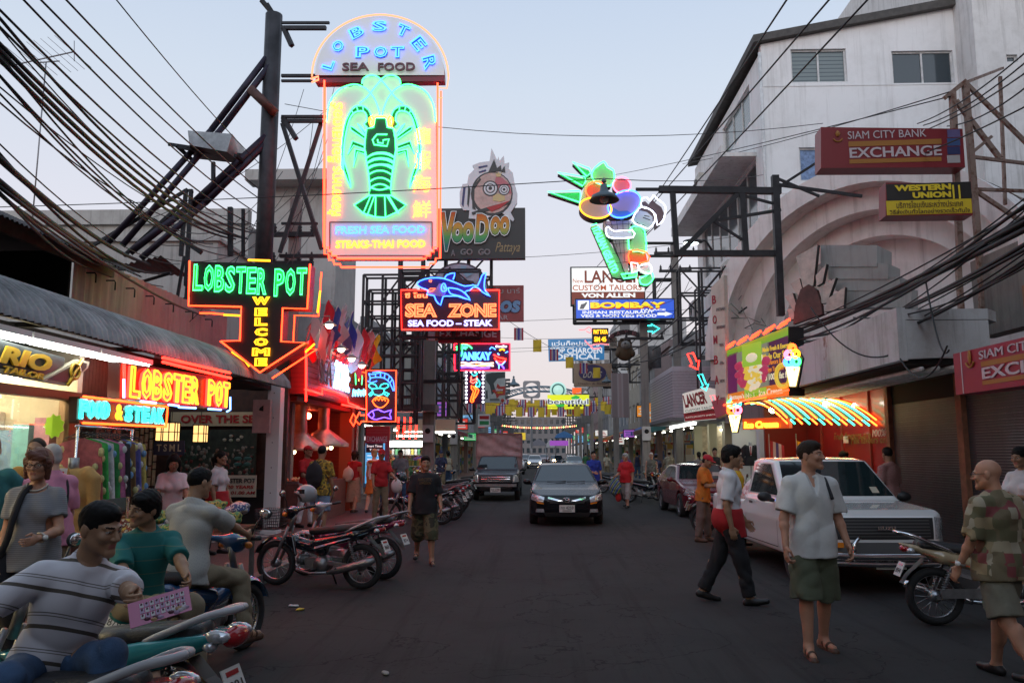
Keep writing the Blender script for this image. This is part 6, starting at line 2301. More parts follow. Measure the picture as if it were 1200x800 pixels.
# ===== Sea zone sign with the shark
S=Sign(527,345,Y=20.2)
t=ka_('shark_sign','blue neon shark leaping over a red bordered seafood and steak sign',S)
mb=MB()
a,b,c_,d_=oa_(S,F_,72,292,912,628)
mb.bx((a-c_/2,0,b-d_/2),(a+c_/2,.28,b+d_/2),0)
mb.aa_('panel',mat('panel_plum',(.045,.012,.028),.4),t)
mb=MB()
ha_(mb,S.ea_([(74,294),(912,294),(908,628),(80,628)],*F_),.016,-.04,0,True)
mb.aa_('border_neon',REDN,t)
SH=[(215,250),(240,220),(330,195),(440,200),(540,235),(620,265),(690,255),(730,260),(765,175),(800,150),(785,230),(790,300),(835,350),(770,315),(735,280),(690,275),(660,300),(620,315),(660,380),(560,350),(490,350),(435,355),(415,425),(375,385),(358,345),(300,335),(310,300),(255,280)]
mb=MB()
mb.ia_(S.ea_(SH,*F_),-.09,-.005,'xz',0)
mb.ia_(S.ea_([(450,200),(470,170),(535,155),(520,210)],*F_),-.09,-.005,'xz',0)
mb.ia_(S.ea_([(262,278),(305,300),(370,285),(400,240),(450,250),(470,300),(440,350),(350,342),(300,335),(310,300)],*F_),-.096,-.09,'xz',1)
mb.aa_('shark_figure',[mat('shark_indigo',(.03,.02,.20),.4),mat('shark_pale',(.42,.30,.55),.4)],t)
mb=MB()
for p,cl in((SH,True),([(450,200),(470,170),(535,155),(520,210)],False),([(480,290),(500,330),(580,350),(668,385),(620,325),(560,290),(480,280)],True),([(430,250),(450,245),(465,300),(430,310),(420,280)],True),([(440,265),(450,295)],False)):
 ha_(mb,S.ea_(p,*F_),.017,-.13,0,cl,sub=2)
mb.aa_('shark_neon',BLUN,t)
mb=MB()
ha_(mb,S.ea_([(318,215),(340,215),(335,230),(320,228)],*F_),.012,-.13,0,True)
ha_(mb,S.ea_([(300,310),(330,285),(370,285),(350,305),(310,315)],*F_),.012,-.13,0,True)
ma_(S,F_,mb,'ซี โซน',108,312,300,360,0,-.03,t=.012,bold=.03)
ma_(S,F_,mb,'SEA',108,405,382,525,0,-.04,'tube',t=.02,seg=2,bold=.02)
ma_(S,F_,mb,'ZONE',470,405,886,525,0,-.04,'tube',t=.02,seg=2,bold=.02)
mb.aa_('orange_neon',ja_('neon_peach',(1.0,.14,.05),3.5),t)
mb=MB()
ma_(S,F_,mb,'SEA',114,410,376,520,0,-.004,t=.02,bold=.05)
ma_(S,F_,mb,'ZONE',476,410,880,520,0,-.004,t=.02,bold=.05)
mb.aa_('lettering',mat('letter_salmon',(.60,.22,.14),.4),t)
mb=MB()
ma_(S,F_,mb,'SEA FOOD – STEAK',132,545,852,600,0,-.01,t=.02,bold=.04)
mb.aa_('violet_lettering',ja_('neon_violetwhite',(.42,.42,1.0),2.2),t)
S=Sign(540,330,Y=22)
t=ka_('round_sign','half hidden round grey sign rising behind the neon shark',S,'sign')
mb=MB()
n=40
mb.ia_(S.ea_([(570+250*da_.cos(2*da_.pi*i/n),285+230*da_.sin(2*da_.pi*i/n))for i in range(n)],*F_),0,.15,'xz',1)
mb.ia_(S.ea_([(570+235*da_.cos(2*da_.pi*i/n),285+216*da_.sin(2*da_.pi*i/n))for i in range(n)],*F_),-.01,0,'xz',0)
mb.ia_(S.ea_([(420,190),(520,110),(600,200),(690,215),(730,300),(400,300)],*F_),-.02,-.01,'xz',1)
mb.ia_(S.ea_([(580,85),(640,85),(610,125),(690,150),(630,185),(585,125)],*F_),-.03,-.02,'xz',2)
mb.ia_(S.ea_([(430,165),(490,90),(500,100),(440,175)],*F_),-.03,-.02,'xz',1)
mb.aa_('disc',[mat('disc_grey',(.34,.34,.40),.5,var=.25,vscale=5),mat('disc_dark',(.05,.03,.05),.5),mat('disc_blue',(.25,.40,.50),.5)],t)
S=Sign(600,356,Y=24.5)
t=ka_('bar_sign','dull red bar sign with rounded corners jutting out behind the shark sign',S,'sign')
mb=MB()
a,b,c_,d_=oa_(S,F_,640,250,1118,556)
mb.bx((a-c_/2,0,b-d_/2),(a+c_/2,.15,b+d_/2),0)
ma_(S,F_,mb,'โม บาร์',880,268,1085,318,1,-.004,t=.01)
ma_(S,F_,mb,'os',912,372,1098,490,2,-.004,t=.008,bold=.10,shear=.15)
ma_(S,F_,mb,'os',918,380,1090,482,3,-.012,t=.012,bold=.04,shear=.15)
ma_(S,F_,mb,'BAR',860,505,985,542,1,-.004,t=.01)
mb.aa_('panel',[mat('bar_red',(.30,.055,.055),.5,var=.15,vscale=3),mat('letter_grey',(.42,.36,.36),.5),mat('bar_shadow',(.10,.02,.04),.5),mat('bar_blue',(.16,.30,.50),.5)],t)
S=Sign(550,394,Y=21.2)
t=ka_('exchange_board','maroon exchange board hanging under the shark sign',S,'sign board')
mb=MB()
a,b,c_,d_=oa_(S,F_,390,632,918,736)
mb.bx((a-c_/2,0,b-d_/2),(a+c_/2,.2,b+d_/2),0)
ma_(S,F_,mb,'EXCHANGE',402,628,888,694,1,-.004,t=.012,bold=.02)
mb.ia_(S.ea_([(285,640),(390,640),(385,720),(290,715)],*F_),-.03,.1,'xz',2)
mb.ia_(S.ea_([(305,640),(365,640),(362,718),(308,716)],*F_),-.05,-.03,'xz',1)
mb.aa_('panel',[mat('maroon_bright',(.30,.02,.035),.5),mat('letter_mauve',(.62,.46,.50),.5),mat('board_orange',(.40,.09,.05),.5)],t)
# ===== palm sign, dancer sign, whisky poster
S=Sign(565,417,Y=31)
t=ka_('palm_sign','purple neon sign with palm, blue letters and a cocktail parrot',S)
mb=MB()
a,b,c_,d_=oa_(S,J_,108,62,694,350)
mb.bx((a-c_/2,0,b-d_/2),(a+c_/2,.2,b+d_/2),0)
mb.aa_('panel',mat('panel_purple',(.04,.012,.07),.4),t)
def jn(nm,m,paths,r=.02,extra=None):
 mb=MB()
 for p in paths:
  ha_(mb,S.ea_(p,*J_),r,-.05,0,sub=2)
 if extra:
  extra(mb)
 return mb.aa_(nm,m,t)
jn('border_neon',ja_('neon_crimson',(1,.012,.03),7),[[(112,68),(690,68)],[(690,68),(688,346)],[(688,346),(116,346)],[(116,346),(112,68)]],.022)
jn('palm_neon',GRNN,[[(135,140),(160,95),(210,75),(270,95),(295,120)],[(150,130),(190,100),(250,110)],[(130,110),(180,80),(240,85)],[(185,110),(195,170),(180,200)],[(160,170),(170,125),(210,118),(235,125)]],.03)
jn('word_neon',ja_('neon_sky',(.05,.22,1.0),5),[[(480,130),(500,105),(540,130)],[(640,165),(670,150)]],.022,lambda mb:ma_(S,J_,mb,'TANKAY',140,155,500,242,0,-.05,'tube',t=.03,seg=2))
jn('beach_lights',ja_('neon_cream',(1,.62,.42),3.2),[[(155,280),(200,262),(260,275),(340,262),(420,275),(520,270)],[(160,300),(230,290),(300,300),(400,292),(520,300)]],.03)
jn('shore_lights',PURN,[[(150,322),(250,312),(350,322),(480,318)],[(560,280),(600,290),(630,330)]],.03)
jn('parrot_neon',REDN,[[(530,215),(560,250),(620,255),(650,230),(580,215),(530,190)],[(520,180),(540,200)]],.03)
jn('cocktail_neon',YELN,[[(580,140),(610,125),(635,140)],[(330,290),(400,300),(470,290)]],.03)
jn('glass_neon',ja_('neon_ice',(.12,.35,1.0),4),[[(545,250),(575,285),(610,285),(640,250)],[(560,170),(580,185)],[(575,285),(575,330)]],.025)
jn('white_neon',WHTN,[],.02,lambda mb:ma_(S,J_,mb,'อินเดีย',540,85,658,108,0,-.03,t=.01,bold=.05))
S=Sign(556,454,Y=31.5)
t=ka_('dancer_sign','narrow dark sign with an orange neon dancer between columns of white bulbs',S)
mb=MB()
a,b,c_,d_=oa_(S,J_,222,352,424,690)
mb.bx((a-c_/2,0,b-d_/2),(a+c_/2,.15,b+d_/2),0)
mb.aa_('panel',MATS['panel_purple'],t)
mb=MB()
for x in(236,410):
 for i in range(9):
  p=S.ea_([(x,362+i*39)],*J_)[0]
  mb.ra_((p[0],-.03,p[1]),.048,8,5)
for x in(284,328,372):
 p=S.ea_([(x,360)],*J_)[0]
 mb.ra_((p[0],-.03,p[1]),.045,8,5)
mb.aa_('bulbs',ja_('bulb_white',(.9,.95,1.0),3.0),t)
jn('hair_neon',CYAN,[[(295,380),(310,400),(345,390),(340,365)],[(345,430),(375,470),(370,515),(335,510),(350,470)]],.022)
jn('bodice_neon',ja_('neon_coral',(1,.10,.07),5),[[(280,420),(300,450),(345,430)],[(285,470),(310,480),(335,460)],[(290,405),(280,470)],[(345,405),(340,470)]],.02)
jn('legs_neon',ORGN,[[(290,500),(290,540),(310,560),(290,620),(280,670),(310,672),(318,610),(335,560),(310,520)],[(315,510),(365,550),(345,600),(325,635)],[(300,510),(340,540),(320,590),(300,660)]],.022)
S=Sign(580,455,Y=36)
t=ka_('drinks_poster','black and white poster with a red star, beside the dancer sign',S,'poster')
mb=MB()
a,b,c_,d_=oa_(S,J_,430,360,640,680)
mb.bx((a-c_/2,0,b-d_/2),(a+c_/2,.12,b+d_/2),0)
mb.ia_(S.ea_([(440,385),(500,370),(640,362),(640,420),(560,430),(520,480),(540,560),(500,600),(480,500),(440,450)],*J_),-.01,0,'xz',1)
mb.ia_(S.ea_([(440,560),(455,545),(460,640),(440,640)],*J_),-.01,0,'xz',1)
star=[(500,555),(545,540),(560,480),(590,515),(640,510),(640,600),(580,605),(552,640),(540,590)]
mb.ia_(S.ea_(star,*J_),-.02,-.01,'xz',2)
ma_(S,J_,mb,'Show',540,530,622,560,3,-.022,t=.01,bold=.04,shear=.2)
ma_(S,J_,mb,'nightly',552,565,620,588,4,-.022,t=.01,bold=.04,shear=.2)
for k in range(3):
 bar_=oa_(S,J_,480,640+k*8,580,645+k*8)
 mb.bx((bar_[0]-bar_[2]/2,-.008,bar_[1]-bar_[3]/2),(bar_[0]+bar_[2]/2,0,bar_[1]+bar_[3]/2),1)
p=S.ea_([(612,658)],*J_)[0]
mb.ra_((p[0],0,p[1]),(.08,.02,.08),10,6,2)
mb.aa_('panel',[mat('poster_pale',(.50,.52,.48),.6,var=.15),mat('poster_dark',(.06,.075,.07),.6),mat('poster_red',(.50,.05,.035),.5),kb_,YELLOWS],t)
S=Sign(594,455,Y=40)
t=ka_('louvre_panel','stack of dark louvre blades standing behind the poster',S,'louvre')
mb=MB()
for k in range(6):
 a,b,c_,d_=oa_(S,J_,600,432+35*k,690,452+35*k)
 mb.bx((a-c_/2,0,b-d_/2),(a+c_/2,.3,b+d_/2),0)
a,b,c_,d_=oa_(S,J_,640,430,648,640)
mb.bx((a-c_/2,.3,b-d_/2),(a+c_/2,.4,b+d_/2),0)
mb.aa_('blade',mat('louvre_grey',(.09,.09,.095),.5),t)
S=Sign(568,492,Y=36)
t=ka_('striped_sign','small white shop sign with a red and a green band above the box truck',S,'sign')
mb=MB()
bar(S,mb,560,485,574,500,0,0,.2)
bar(S,mb,562,487,573,491,1)
bar(S,mb,562,493,573,497.5,2)
mb.aa_('panel',[kb_,REDS,mat('paint_green',(.03,.25,.08),.5)],t)
# ===== gelato neon: scoops, wafer cone and a small figure hugging it
S=Sign(712,262,Y=16.2)
t=ka_('gelato_sign','huge neon ice cream cone with coloured scoops hugged by a child figure',S)
def blobp(cx,cy,rx,ry,rot=0,n=28):
 o=[]
 for i in range(n):
  a=2*da_.pi*i/n
  x,y=rx*da_.cos(a),ry*da_.sin(a)
  o.append((cx+x*da_.cos(rot)-y*da_.sin(rot),cy+x*da_.sin(rot)+y*da_.cos(rot)))
 return o
SP=[[(210,65),(300,105),(280,140)],[(118,128),(280,155),(265,200)],[(60,242),(245,235),(243,295)]]
SP=[[(205,62),(300,100),(312,125),(285,145)],[(118,122),(275,150),(280,175),(262,202)],[(60,235),(245,230),(250,255),(243,296)]]
leaf=[(385,60),(405,90),(440,110),(445,160),(425,200),(375,195),(330,175),(315,135),(335,95)]
yel,blue_,red_,pk=blobp(335,340,92,58,.15),blobp(500,318,100,72,-.5),blobp(340,232,58,52),blobp(490,198,50,46)
blue_low=[(415,330),(440,385),(490,400),(545,370),(520,352),(470,355),(430,330)]
cone_=[(385,405),(545,400),(535,470),(528,720),(520,735),(440,520),(385,460)]
board=[(312,430),(345,420),(385,455),(530,710),(525,735),(440,725)]
face=[(570,360),(600,335),(640,345),(672,372),(675,420),(640,460),(600,445),(570,435),(548,410)]
hairp=[(600,290),(630,280),(650,300),(668,268),(690,290),(725,315),(740,350),(725,410),(690,440),(680,380),(640,345),(600,335)]
shirt=[(535,460),(570,435),(610,445),(625,480),(630,585),(590,580),(532,570)]
armp=[(395,460),(410,450),(440,475),(545,470),(550,510),(440,515),(400,500)]
shorts=[(535,580),(632,590),(642,640),(560,655),(532,645)]
legs=[(540,655),(575,660),(585,700),(545,715)],[(580,680),(640,660),(660,700),(640,720),(600,705)]
shoes=[(485,715),(580,705),(575,730),(500,740)],[(660,700),(672,740),(640,775),(600,770),(595,735),(630,725)]
mb=MB()
for i,(p,m_)in enumerate([(q_,0)for q_ in SP]+[(leaf,1),(red_,2),(pk,3),(yel,4),(blue_,5),(cone_,6),(board,7),(hairp,8),(face,9),(shirt,1),(armp,9),(shorts,10),(legs[0],9),(legs[1],9),(shoes[0],1),(shoes[1],1),([(250,290),(285,150),(330,130),(330,260),(270,300)],12)]):
 mb.ia_(S.ea_(p,*G_),-.012*(i%9)-(.10 if p in(armp,yel,blue_)else 0),.16,'xz',m_,me=11)
mb.ia_(S.ea_(blue_low,*G_),-.21,-.10,'xz',13)
for u in([(560,350),(545,400)],):
 pass
for i in range(5):
 for s0,s1 in(((390+35*i,405),(440+22*i,520+40*i)),((400+12*i,430+55*i),(540,420+55*i))):
  q_=S.ea_([s0,s1],*G_)
  mb.beam((q_[0][0],-.125,q_[0][1]),(q_[1][0],-.125,q_[1][1]),.008,.008,11)
for e_ in([(612,385),(640,395),(655,400)],[(620,375),(650,380)],[(575,415),(600,432),(620,430)]):
 q_=S.ea_(e_,*G_)
 mb.ga_([(a,-.135,b)for a,b in q_],.010,5,11)
mb.aa_('figure',[mat('g_green',(.03,.42,.16),.4),mat('g_mint',(.35,.55,.36),.4),mat('g_red',(.55,.12,.06),.4),mat('g_pink',(.60,.20,.24),.4),mat('g_sand',(.52,.42,.36),.4),mat('g_lilac',(.45,.36,.62),.4),mat('g_wafer',(.48,.40,.40),.5,var=.1),mat('g_sage',(.42,.48,.38),.5),mat('g_brown',(.10,.05,.055),.4),mat('g_cream',(.58,.58,.60),.4),mat('g_orange',(.55,.16,.05),.4),jb_,mat('g_pale',(.45,.50,.38),.4),mat('g_blue',(.05,.22,.60),.4)],t)
def gn(nm,m,ps,r=.016,y=-.20,closed=True):
 mb=MB()
 for p in ps:
  ha_(mb,S.ea_(p,*G_),r,y,0,closed,sub=2 if len(p)>4 else 0)
 return mb.aa_(nm,m,t)
mb=MB()
for p in SP+[leaf,shirt,shoes[0],shoes[1]]:
 ha_(mb,S.ea_(p,*G_),.017,-.13,0,True,sub=2 if len(p)>4 else 0)
c0,c1=S.ea_([(350,440),(440,690)],*G_)if False else S.ea_([(335,440),(455,705)],*G_)
M=ca_.Translation(((c0[0]+c1[0])/2,0,(c0[1]+c1[1])/2))@ca_.Rotation(da_.atan2(c0[1]-c1[1],c1[0]-c0[0]),4,'Y')
mb.text('ITALIAN GELATO',0,0,da_.hypot(c1[0]-c0[0],c1[1]-c0[1]),.16,-.11,0,'tube',t=.012,seg=2,M=M)
ha_(mb,S.ea_([(312,430),(345,420)],*G_),.014,-.12)
mb.aa_('green_neon',GRNN,t)
gn('yellow_neon',YELN,[yel],.017,-.26)
gn('blue_neon',BLUN,[blue_],.017,-.26)
gn('pink_neon',PNKN,[pk],.017,-.14)
gn('red_neon',ja_('neon_tangerine',(1,.05,.012),7),[red_,shorts],.017,-.16)
gn('white_neon',WHTN,[face,armp,hairp,legs[0],legs[1]],.015,-.26)
# ===== lattice frame holding it
root=fa_('sign_lattice','black welded lattice frame reaching over the road to the ice cream neon','sign frame',at(850,260,16.6))
q=ba_(root.location)
mb=MB()
def fb(a,b,w=.09,Y=16.6,Y2=None):
 mb.beam(at(*a,Y),at(*b,Y2 or Y),w)
for a,b,w in(((772,222),(915,224),.13),((788,222),(793,300),.11),((790,297),(916,297),.12),((869,224),(874,298),.12),((908,206),(915,370),.14),((796,297),(868,224),.10),((836,259),(915,246),.06),((836,259),(870,281),.05),((866,228),(912,240),.05),((905,224),(958,190),.05),((908,208),(960,230),.05),((908,216),(1010,230),.06)):
 fb(a,b,w)
for a,b,w in(((745,222),(790,222),.06),((760,300),(795,300),.05),((750,285),(795,285),.05)):
 fb(a,b,w)
mb.v=[tuple(ba_(v)-q)for v in mb.v]
mb.aa_('frame',gb_,root)
# ---- more signs: left shopfront neon, right hand boards
S=Sign(205,455,X=-4.68,rz=R(90))
t=ka_('restaurant_neon','glowing red and yellow neon restaurant name under the awning edge',S)
mb=MB().ia_(S.ea_([(470,480),(890,545),(888,668),(466,622)],*M_),0,.14,'xz')
mb.aa_('panel',mat('panel_blood',(.10,.008,.006),.4),t)
def za_(S,mb,word,c4,m,mode,y,tt,gap=.06,**k):
 a,b,c_,d_=[ba_(S(*p))for p in c4]
 n=len(word)
 for i,ch in enumerate(word):
  if ch==' ':
   continue
  f0,f1=(i+gap)/n,(i+1-gap)/n
  tl,tr,bl,br=a.lerp(b,f0),a.lerp(b,f1),d_.lerp(c_,f0),d_.lerp(c_,f1)
  cx,cz=(tl+tr+bl+br)/4
  mb.text(ch,cx,cz,(tr-tl).length,((tl-bl).length+(tr-br).length)/2,y,m,mode,t=tt,seg=2,**k)
mb=MB()
qq=[(148,428),(266,448),(265,478),(146,466)]
za_(S,mb,'LOBSTER POT',qq,0,'tube',-.05,.016,bold=.03)
mb.aa_('yellow_neon',ja_('neon_amber',(1.0,.24,.015),4),t)
mb=MB()
za_(S,mb,'LOBSTER POT',qq,0,'tube',-.02,.02,bold=-.02)
ha_(mb,[S(a,b)for a,b in((142,466),(141,426))],.018,-.04)
ha_(mb,[S(a,b)for a,b in((188,419),(205,423),(240,431),(267,437))],.02,-.03)
ha_(mb,[S(a,b)for a,b in((188,424),(212,430),(268,443))],.02,-.03)
mb.aa_('red_neon',REDN,t)
mb=MB()
for p in(((140,444),(140,466)),((160,470),(178,472)),((193,474),(205,475.5)),((205,477),(225,478)),((240,479),(255,480)),((266,465),(266,480),(262,482))):
 ha_(mb,[S(*q_)for q_ in p],.014,-.05)
mb.aa_('blue_neon',ja_('neon_bluewhite',(.15,.35,1.0),5),t)
S=Sign(140,482,X=-5.0,rz=R(90))
t=ka_('steak_neon','turquoise neon words with red border, lower of the two signs by the tailor',S)
mb=MB().ia_(S.ea_([(312,615),(643,655),(637,733),(310,718)],*M_),0,.12,'xz')
mb.aa_('panel',mat('panel_brown',(.05,.012,.01),.4),t)
mb=MB()
ha_(mb,S.ea_([(312,615),(643,655),(637,733),(310,718)],*M_),.014,-.04)
mb.aa_('border_neon',ja_('neon_vermilion',(1.0,.05,.006),9),t)
mb=MB()
for mode,y_,tt in(('tube',-.04,.016),('fill',-.005,.02)):
 za_(S,mb,'FOOD',[(89,467),(125,470),(125,491),(89,491)],0 if mode=='tube' else 1,mode,y_,tt,bold=.02)
 za_(S,mb,'STEAK',[(143,474),(190,478),(190,497),(142,494)],0 if mode=='tube' else 1,mode,y_,tt,bold=.02)
mb.aa_('turquoise_neon',[CYAN,mat('letter_turquoise',(.20,.60,.58),.4)],t)
mb=MB()
za_(S,mb,'&',[(131,472),(141,474),(141,493),(131,492)],0,'tube',-.04,.016)
mb.aa_('red_neon',MATS['neon_amber'],t)
S=Sign(446,465,Y=21.5)
t=ka_('creature_sign','tall neon panel of prawn, crab, shell and fish with orange border',S)
mb=MB()
a,b,c_,d_=oa_(S,I_,420,442,586,724)
mb.bx((a-c_/2,0,b-d_/2),(a+c_/2,.18,b+d_/2),0)
mb.aa_('panel',mat('panel_night',(.025,.006,.022),.4),t)
def inn(nm,m,ps,r=.014):
 mb=MB()
 for p in ps:
  ha_(mb,S.ea_(p,*I_),r,-.04,0,sub=2)
 return mb.aa_(nm,m,t)
mb=MB()
ha_(mb,S.ea_([(420,442),(586,442),(584,724),(424,724)],*I_),.016,-.04,0,True)
ha_(mb,S.ea_([(424,724),(395,722),(385,740),(360,718),(385,672),(390,690),(415,688)],*I_),.016,-.04)
ha_(mb,S.ea_([(365,700),(350,680),(332,720),(352,750),(362,725)],*I_),.016,-.04,0,True)
ha_(mb,S.ea_([(388,450),(382,500)],*I_),.014,-.04)
ha_(mb,S.ea_([(388,450),(418,455)],*I_),.014,-.04)
mb.aa_('border_neon',MATS['neon_redorange'],t)
inn('prawn_neon',BLUN,[[(435,460),(460,465),(500,455),(540,465),(570,500),(575,555)],[(440,485),(480,480),(520,485),(550,510),(570,555)],[(430,500),(450,510),(480,500)],[(435,460),(445,485),(440,500)],[(470,460),(475,482)],[(500,456),(500,482)],[(525,460),(520,485)],[(550,475),(540,500)],[(565,490),(550,515)],[(455,455),(490,450),(510,455)]])
inn('crab_neon',CYAN,[[(455,545),(490,540),(520,545),(515,570),(490,580),(460,570),(455,545)],[(455,545),(435,530),(445,515),(470,520),(480,535)],[(520,545),(545,530),(535,515),(505,520),(498,535)],[(455,560),(435,575),(450,580)],[(520,560),(548,572),(530,580)],[(460,570),(440,585)],[(515,570),(540,585)]])
inn('shell_neon',ORGN,[[(455,610),(470,595),(480,590),(500,588),(520,592),(540,600),(542,615),(520,640),(495,648),(470,635),(455,610)],[(470,610),(480,595),(490,608),(500,592),(510,608),(520,596),(528,612)]])
inn('fish_neon',PURN,[[(432,685),(455,665),(490,658),(520,672),(560,660),(550,685),(560,710),(520,700),(480,712),(450,705),(432,685)],[(455,665),(465,690),(452,706)],[(480,660),(485,655),(505,668)]])
S=Sign(420,445,X=-4.85,rz=R(62))
t=ka_('green_loops','loose green neon loops with a blue burst beside the creature panel',S)
mb=MB()
ha_(mb,S.ea_([(362,520),(360,440),(368,360),(375,345),(383,365),(385,430),(378,500)],*I_),.014,0,0,sub=3)
ha_(mb,S.ea_([(395,520),(400,440),(398,415),(408,415),(406,470)],*I_),.014,0,0,sub=3)
mb.aa_('green_neon',GRNN,t)
mb=MB()
for k in range(5):
 ha_(mb,S.ea_([(345+15*k,585),(350+14*k,545+(k%2)*8),(358+14*k,575),(362+13*k,550)],*I_),.018,0,0)
mb.aa_('blue_neon',ja_('neon_aqua',(.12,.6,1.0),5),t)
# ===== right: tailor board, restaurant board, optician, chemist
S=Sign(711,340,Y=34)
t=ka_('tailor_board','tall white and orange tailor advertising board behind the blue restaurant board',S,'sign board')
mb=MB()
a,b,c_,d_=oa_(S,H_,182,46,742,336)
mb.bx((a-c_/2,0,b-d_/2),(a+c_/2,.3,b+d_/2),3)
a,b,c_,d_=oa_(S,H_,192,56,736,236)
mb.bx((a-c_/2,-.01,b-d_/2),(a+c_/2,0,b+d_/2),0)
a,b,c_,d_=oa_(S,H_,192,236,736,330)
mb.bx((a-c_/2,-.01,b-d_/2),(a+c_/2,0,b+d_/2),1)
ma_(S,H_,mb,'New',200,138,280,170,2,-.012,t=.01)
ma_(S,H_,mb,'LANCER',288,75,720,170,1,-.012,t=.01,bold=.02)
ma_(S,H_,mb,'CUSTOM TAILORS',198,184,716,226,2,-.012,t=.01,bold=.015)
ma_(S,H_,mb,'VON ALLEN',264,246,668,280,0,-.012,t=.01,bold=.05)
mb.aa_('panel',[ja_('board_white',(.92,.95,.92),.7),ja_('board_orange',(.85,.15,.02),1.0),ja_('board_rust',(.45,.10,.04),.6),jb_],t)
S=Sign(731,362,Y=32)
t=ka_('restaurant_board','wide lit blue board with yellow lettering and a white arrow over the street',S,'sign board')
mb=MB()
a,b,c_,d_=oa_(S,H_,216,285,966,441)
mb.bx((a-c_/2,0,b-d_/2),(a+c_/2,.35,b+d_/2),4)
a,b,c_,d_=oa_(S,H_,224,294,958,434)
mb.bx((a-c_/2,-.01,b-d_/2),(a+c_/2,0,b+d_/2),0)
a,b,c_,d_=oa_(S,H_,238,302,322,372)
mb.bx((a-c_/2,-.02,b-d_/2),(a+c_/2,-.01,b+d_/2),1)
ma_(S,H_,mb,'BOMBAY',334,318,896,368,3,-.012,t=.006,bold=.06)
ma_(S,H_,mb,'BOMBAY',330,313,890,358,2,-.02,t=.01,bold=.05)
ma_(S,H_,mb,'PALACE',710,364,895,378,1,-.022,t=.01,bold=.03)
ma_(S,H_,mb,'NEW',334,300,396,310,1,-.012,t=.01)
ma_(S,H_,mb,'INDIAN RESTAURANT',272,378,808,400,1,-.012,t=.01,bold=.03)
ma_(S,H_,mb,'VEG & NON VEG FOOD',258,404,828,428,1,-.012,t=.01,bold=.03)
mb.ia_(S.ea_([(834,392),(890,392),(890,384),(946,402),(890,420),(890,412),(834,412)],*H_),-.03,-.01,'xz',1)
mb.ia_(S.ea_([(250,365),(262,330),(285,325),(300,312),(308,318),(296,340),(280,365)],*H_),-.03,-.02,'xz',5)
mb.aa_('panel',[ja_('board_blue',(.025,.09,.55),.9),ja_('board_white',(.92,.95,.92),.7),ja_('board_yellow',(1.0,.72,.02),.8),ja_('board_scarlet',(.55,.03,.02),.5),jb_,mat('ink_grey',(.3,.3,.3),.5)],t)
S=Sign(675,410,Y=44)
t=ka_('optician_board','pale blue optician board with white Thai and English words',S,'sign board')
mb=MB()
mb.ia_(S.ea_([(14,592),(434,585),(437,742),(20,756)],*H_),0,.25,'xz',0)
ma_(S,H_,mb,'แว่นท็อปเจริญ',42,602,400,648,1,-.004,t=.01,bold=.02)
ma_(S,H_,mb,'TOP CHAROEN',32,655,420,698,1,-.004,t=.01,bold=.03)
ma_(S,H_,mb,'OPTICAL',62,700,398,742,1,-.004,t=.01,bold=.03)
a,b,c_,d_=oa_(S,H_,24,650,270,653)
mb.bx((a-c_/2,-.01,b-d_/2),(a+c_/2,0,b+d_/2),1)
mb.aa_('panel',[ja_('board_sky',(.05,.26,.56),.32),ja_('board_white2',(.8,.85,.9),.5)],t)
S=Sign(702,393,Y=41)
t=ka_('number_sign','small black sign with yellow figures over a curly pink neon',S)
mb=MB()
a,b,c_,d_=oa_(S,H_,345,508,468,620)
mb.bx((a-c_/2,0,b-d_/2),(a+c_/2,.2,b+d_/2),0)
ma_(S,H_,mb,'PAT TAYA',356,520,460,552,1,-.02,t=.02,bold=.03)
ma_(S,H_,mb,'SM 45',360,572,450,610,1,-.02,t=.02,bold=.03)
mb.aa_('panel',[jb_,YELN],t)
mb=MB()
ha_(mb,S.ea_([(245,522),(290,520),(320,500),(340,520),(330,545),(300,530)],*H_),.03,-.03,0,sub=2)
ha_(mb,S.ea_([(290,600),(330,640),(380,625),(470,632)],*H_),.03,-.03,0,sub=2)
ha_(mb,S.ea_([(330,640),(360,665),(410,655)],*H_),.03,-.03,0,sub=2)
mb.aa_('pink_neon',ja_('neon_dimrose',(1,.2,.22),1.6),t)
S=Sign(737,408,Y=37)
t=ka_('bear_sign','unlit arched sign over a carved brown bear on the pole',S,'sign')
mb=MB()
arcp=[(600+138*da_.cos(a),605-85*da_.sin(a))for a in[da_.pi*(i/16)for i in range(17)]]
arci=[(600+138*da_.cos(a),640-85*da_.sin(a))for a in[da_.pi*(1-i/16)for i in range(17)]]
mb.ia_(S.ea_(arcp+arci,*H_),0,.15,'xz',0)
for i,ch in enumerate('BEAVERS'):
 a=da_.pi*(1-(i+.5)/7)
 x,y_=600+136*da_.cos(a),622-85*da_.sin(a)
 ma_(S,H_,mb,ch,x-14,y_-15,x+14,y_+15,1,-.01,t=.02,bold=.02)
mb.aa_('arch_board',[mat('arch_brown',(.06,.03,.03),.5),mat('arch_pink',(.35,.14,.15),.5)],t)
mb=MB()
for x,y_,rx,ry,m_ in((590,690,.42,.40,0),(590,630,.33,.30,0),(565,598,.09,.09,0),(618,598,.09,.09,0),(592,640,.22,.20,1),(585,632,.06,.05,2),(540,700,.14,.18,0),(645,700,.14,.18,0)):
 p=S.ea_([(x,y_)],*H_)[0]
 mb.ra_((p[0],-.05-(.18 if m_ else 0)-(.06 if m_==2 else 0),p[1]),(rx,.25,ry),14,9,m_)
mb.aa_('bear',[mat('bear_brown',(.10,.06,.03),.7),mat('bear_grey',(.30,.27,.25),.7),jb_],t)
a,b,c_,d_=oa_(S,H_,478,575,532,655)
mb=MB().bx((a-c_/2,.1,b-d_/2),(a+c_/2,.2,b+d_/2),0)
ma_(S,H_,mb,'TAXI',482,590,528,612,1,.098,t=.004)
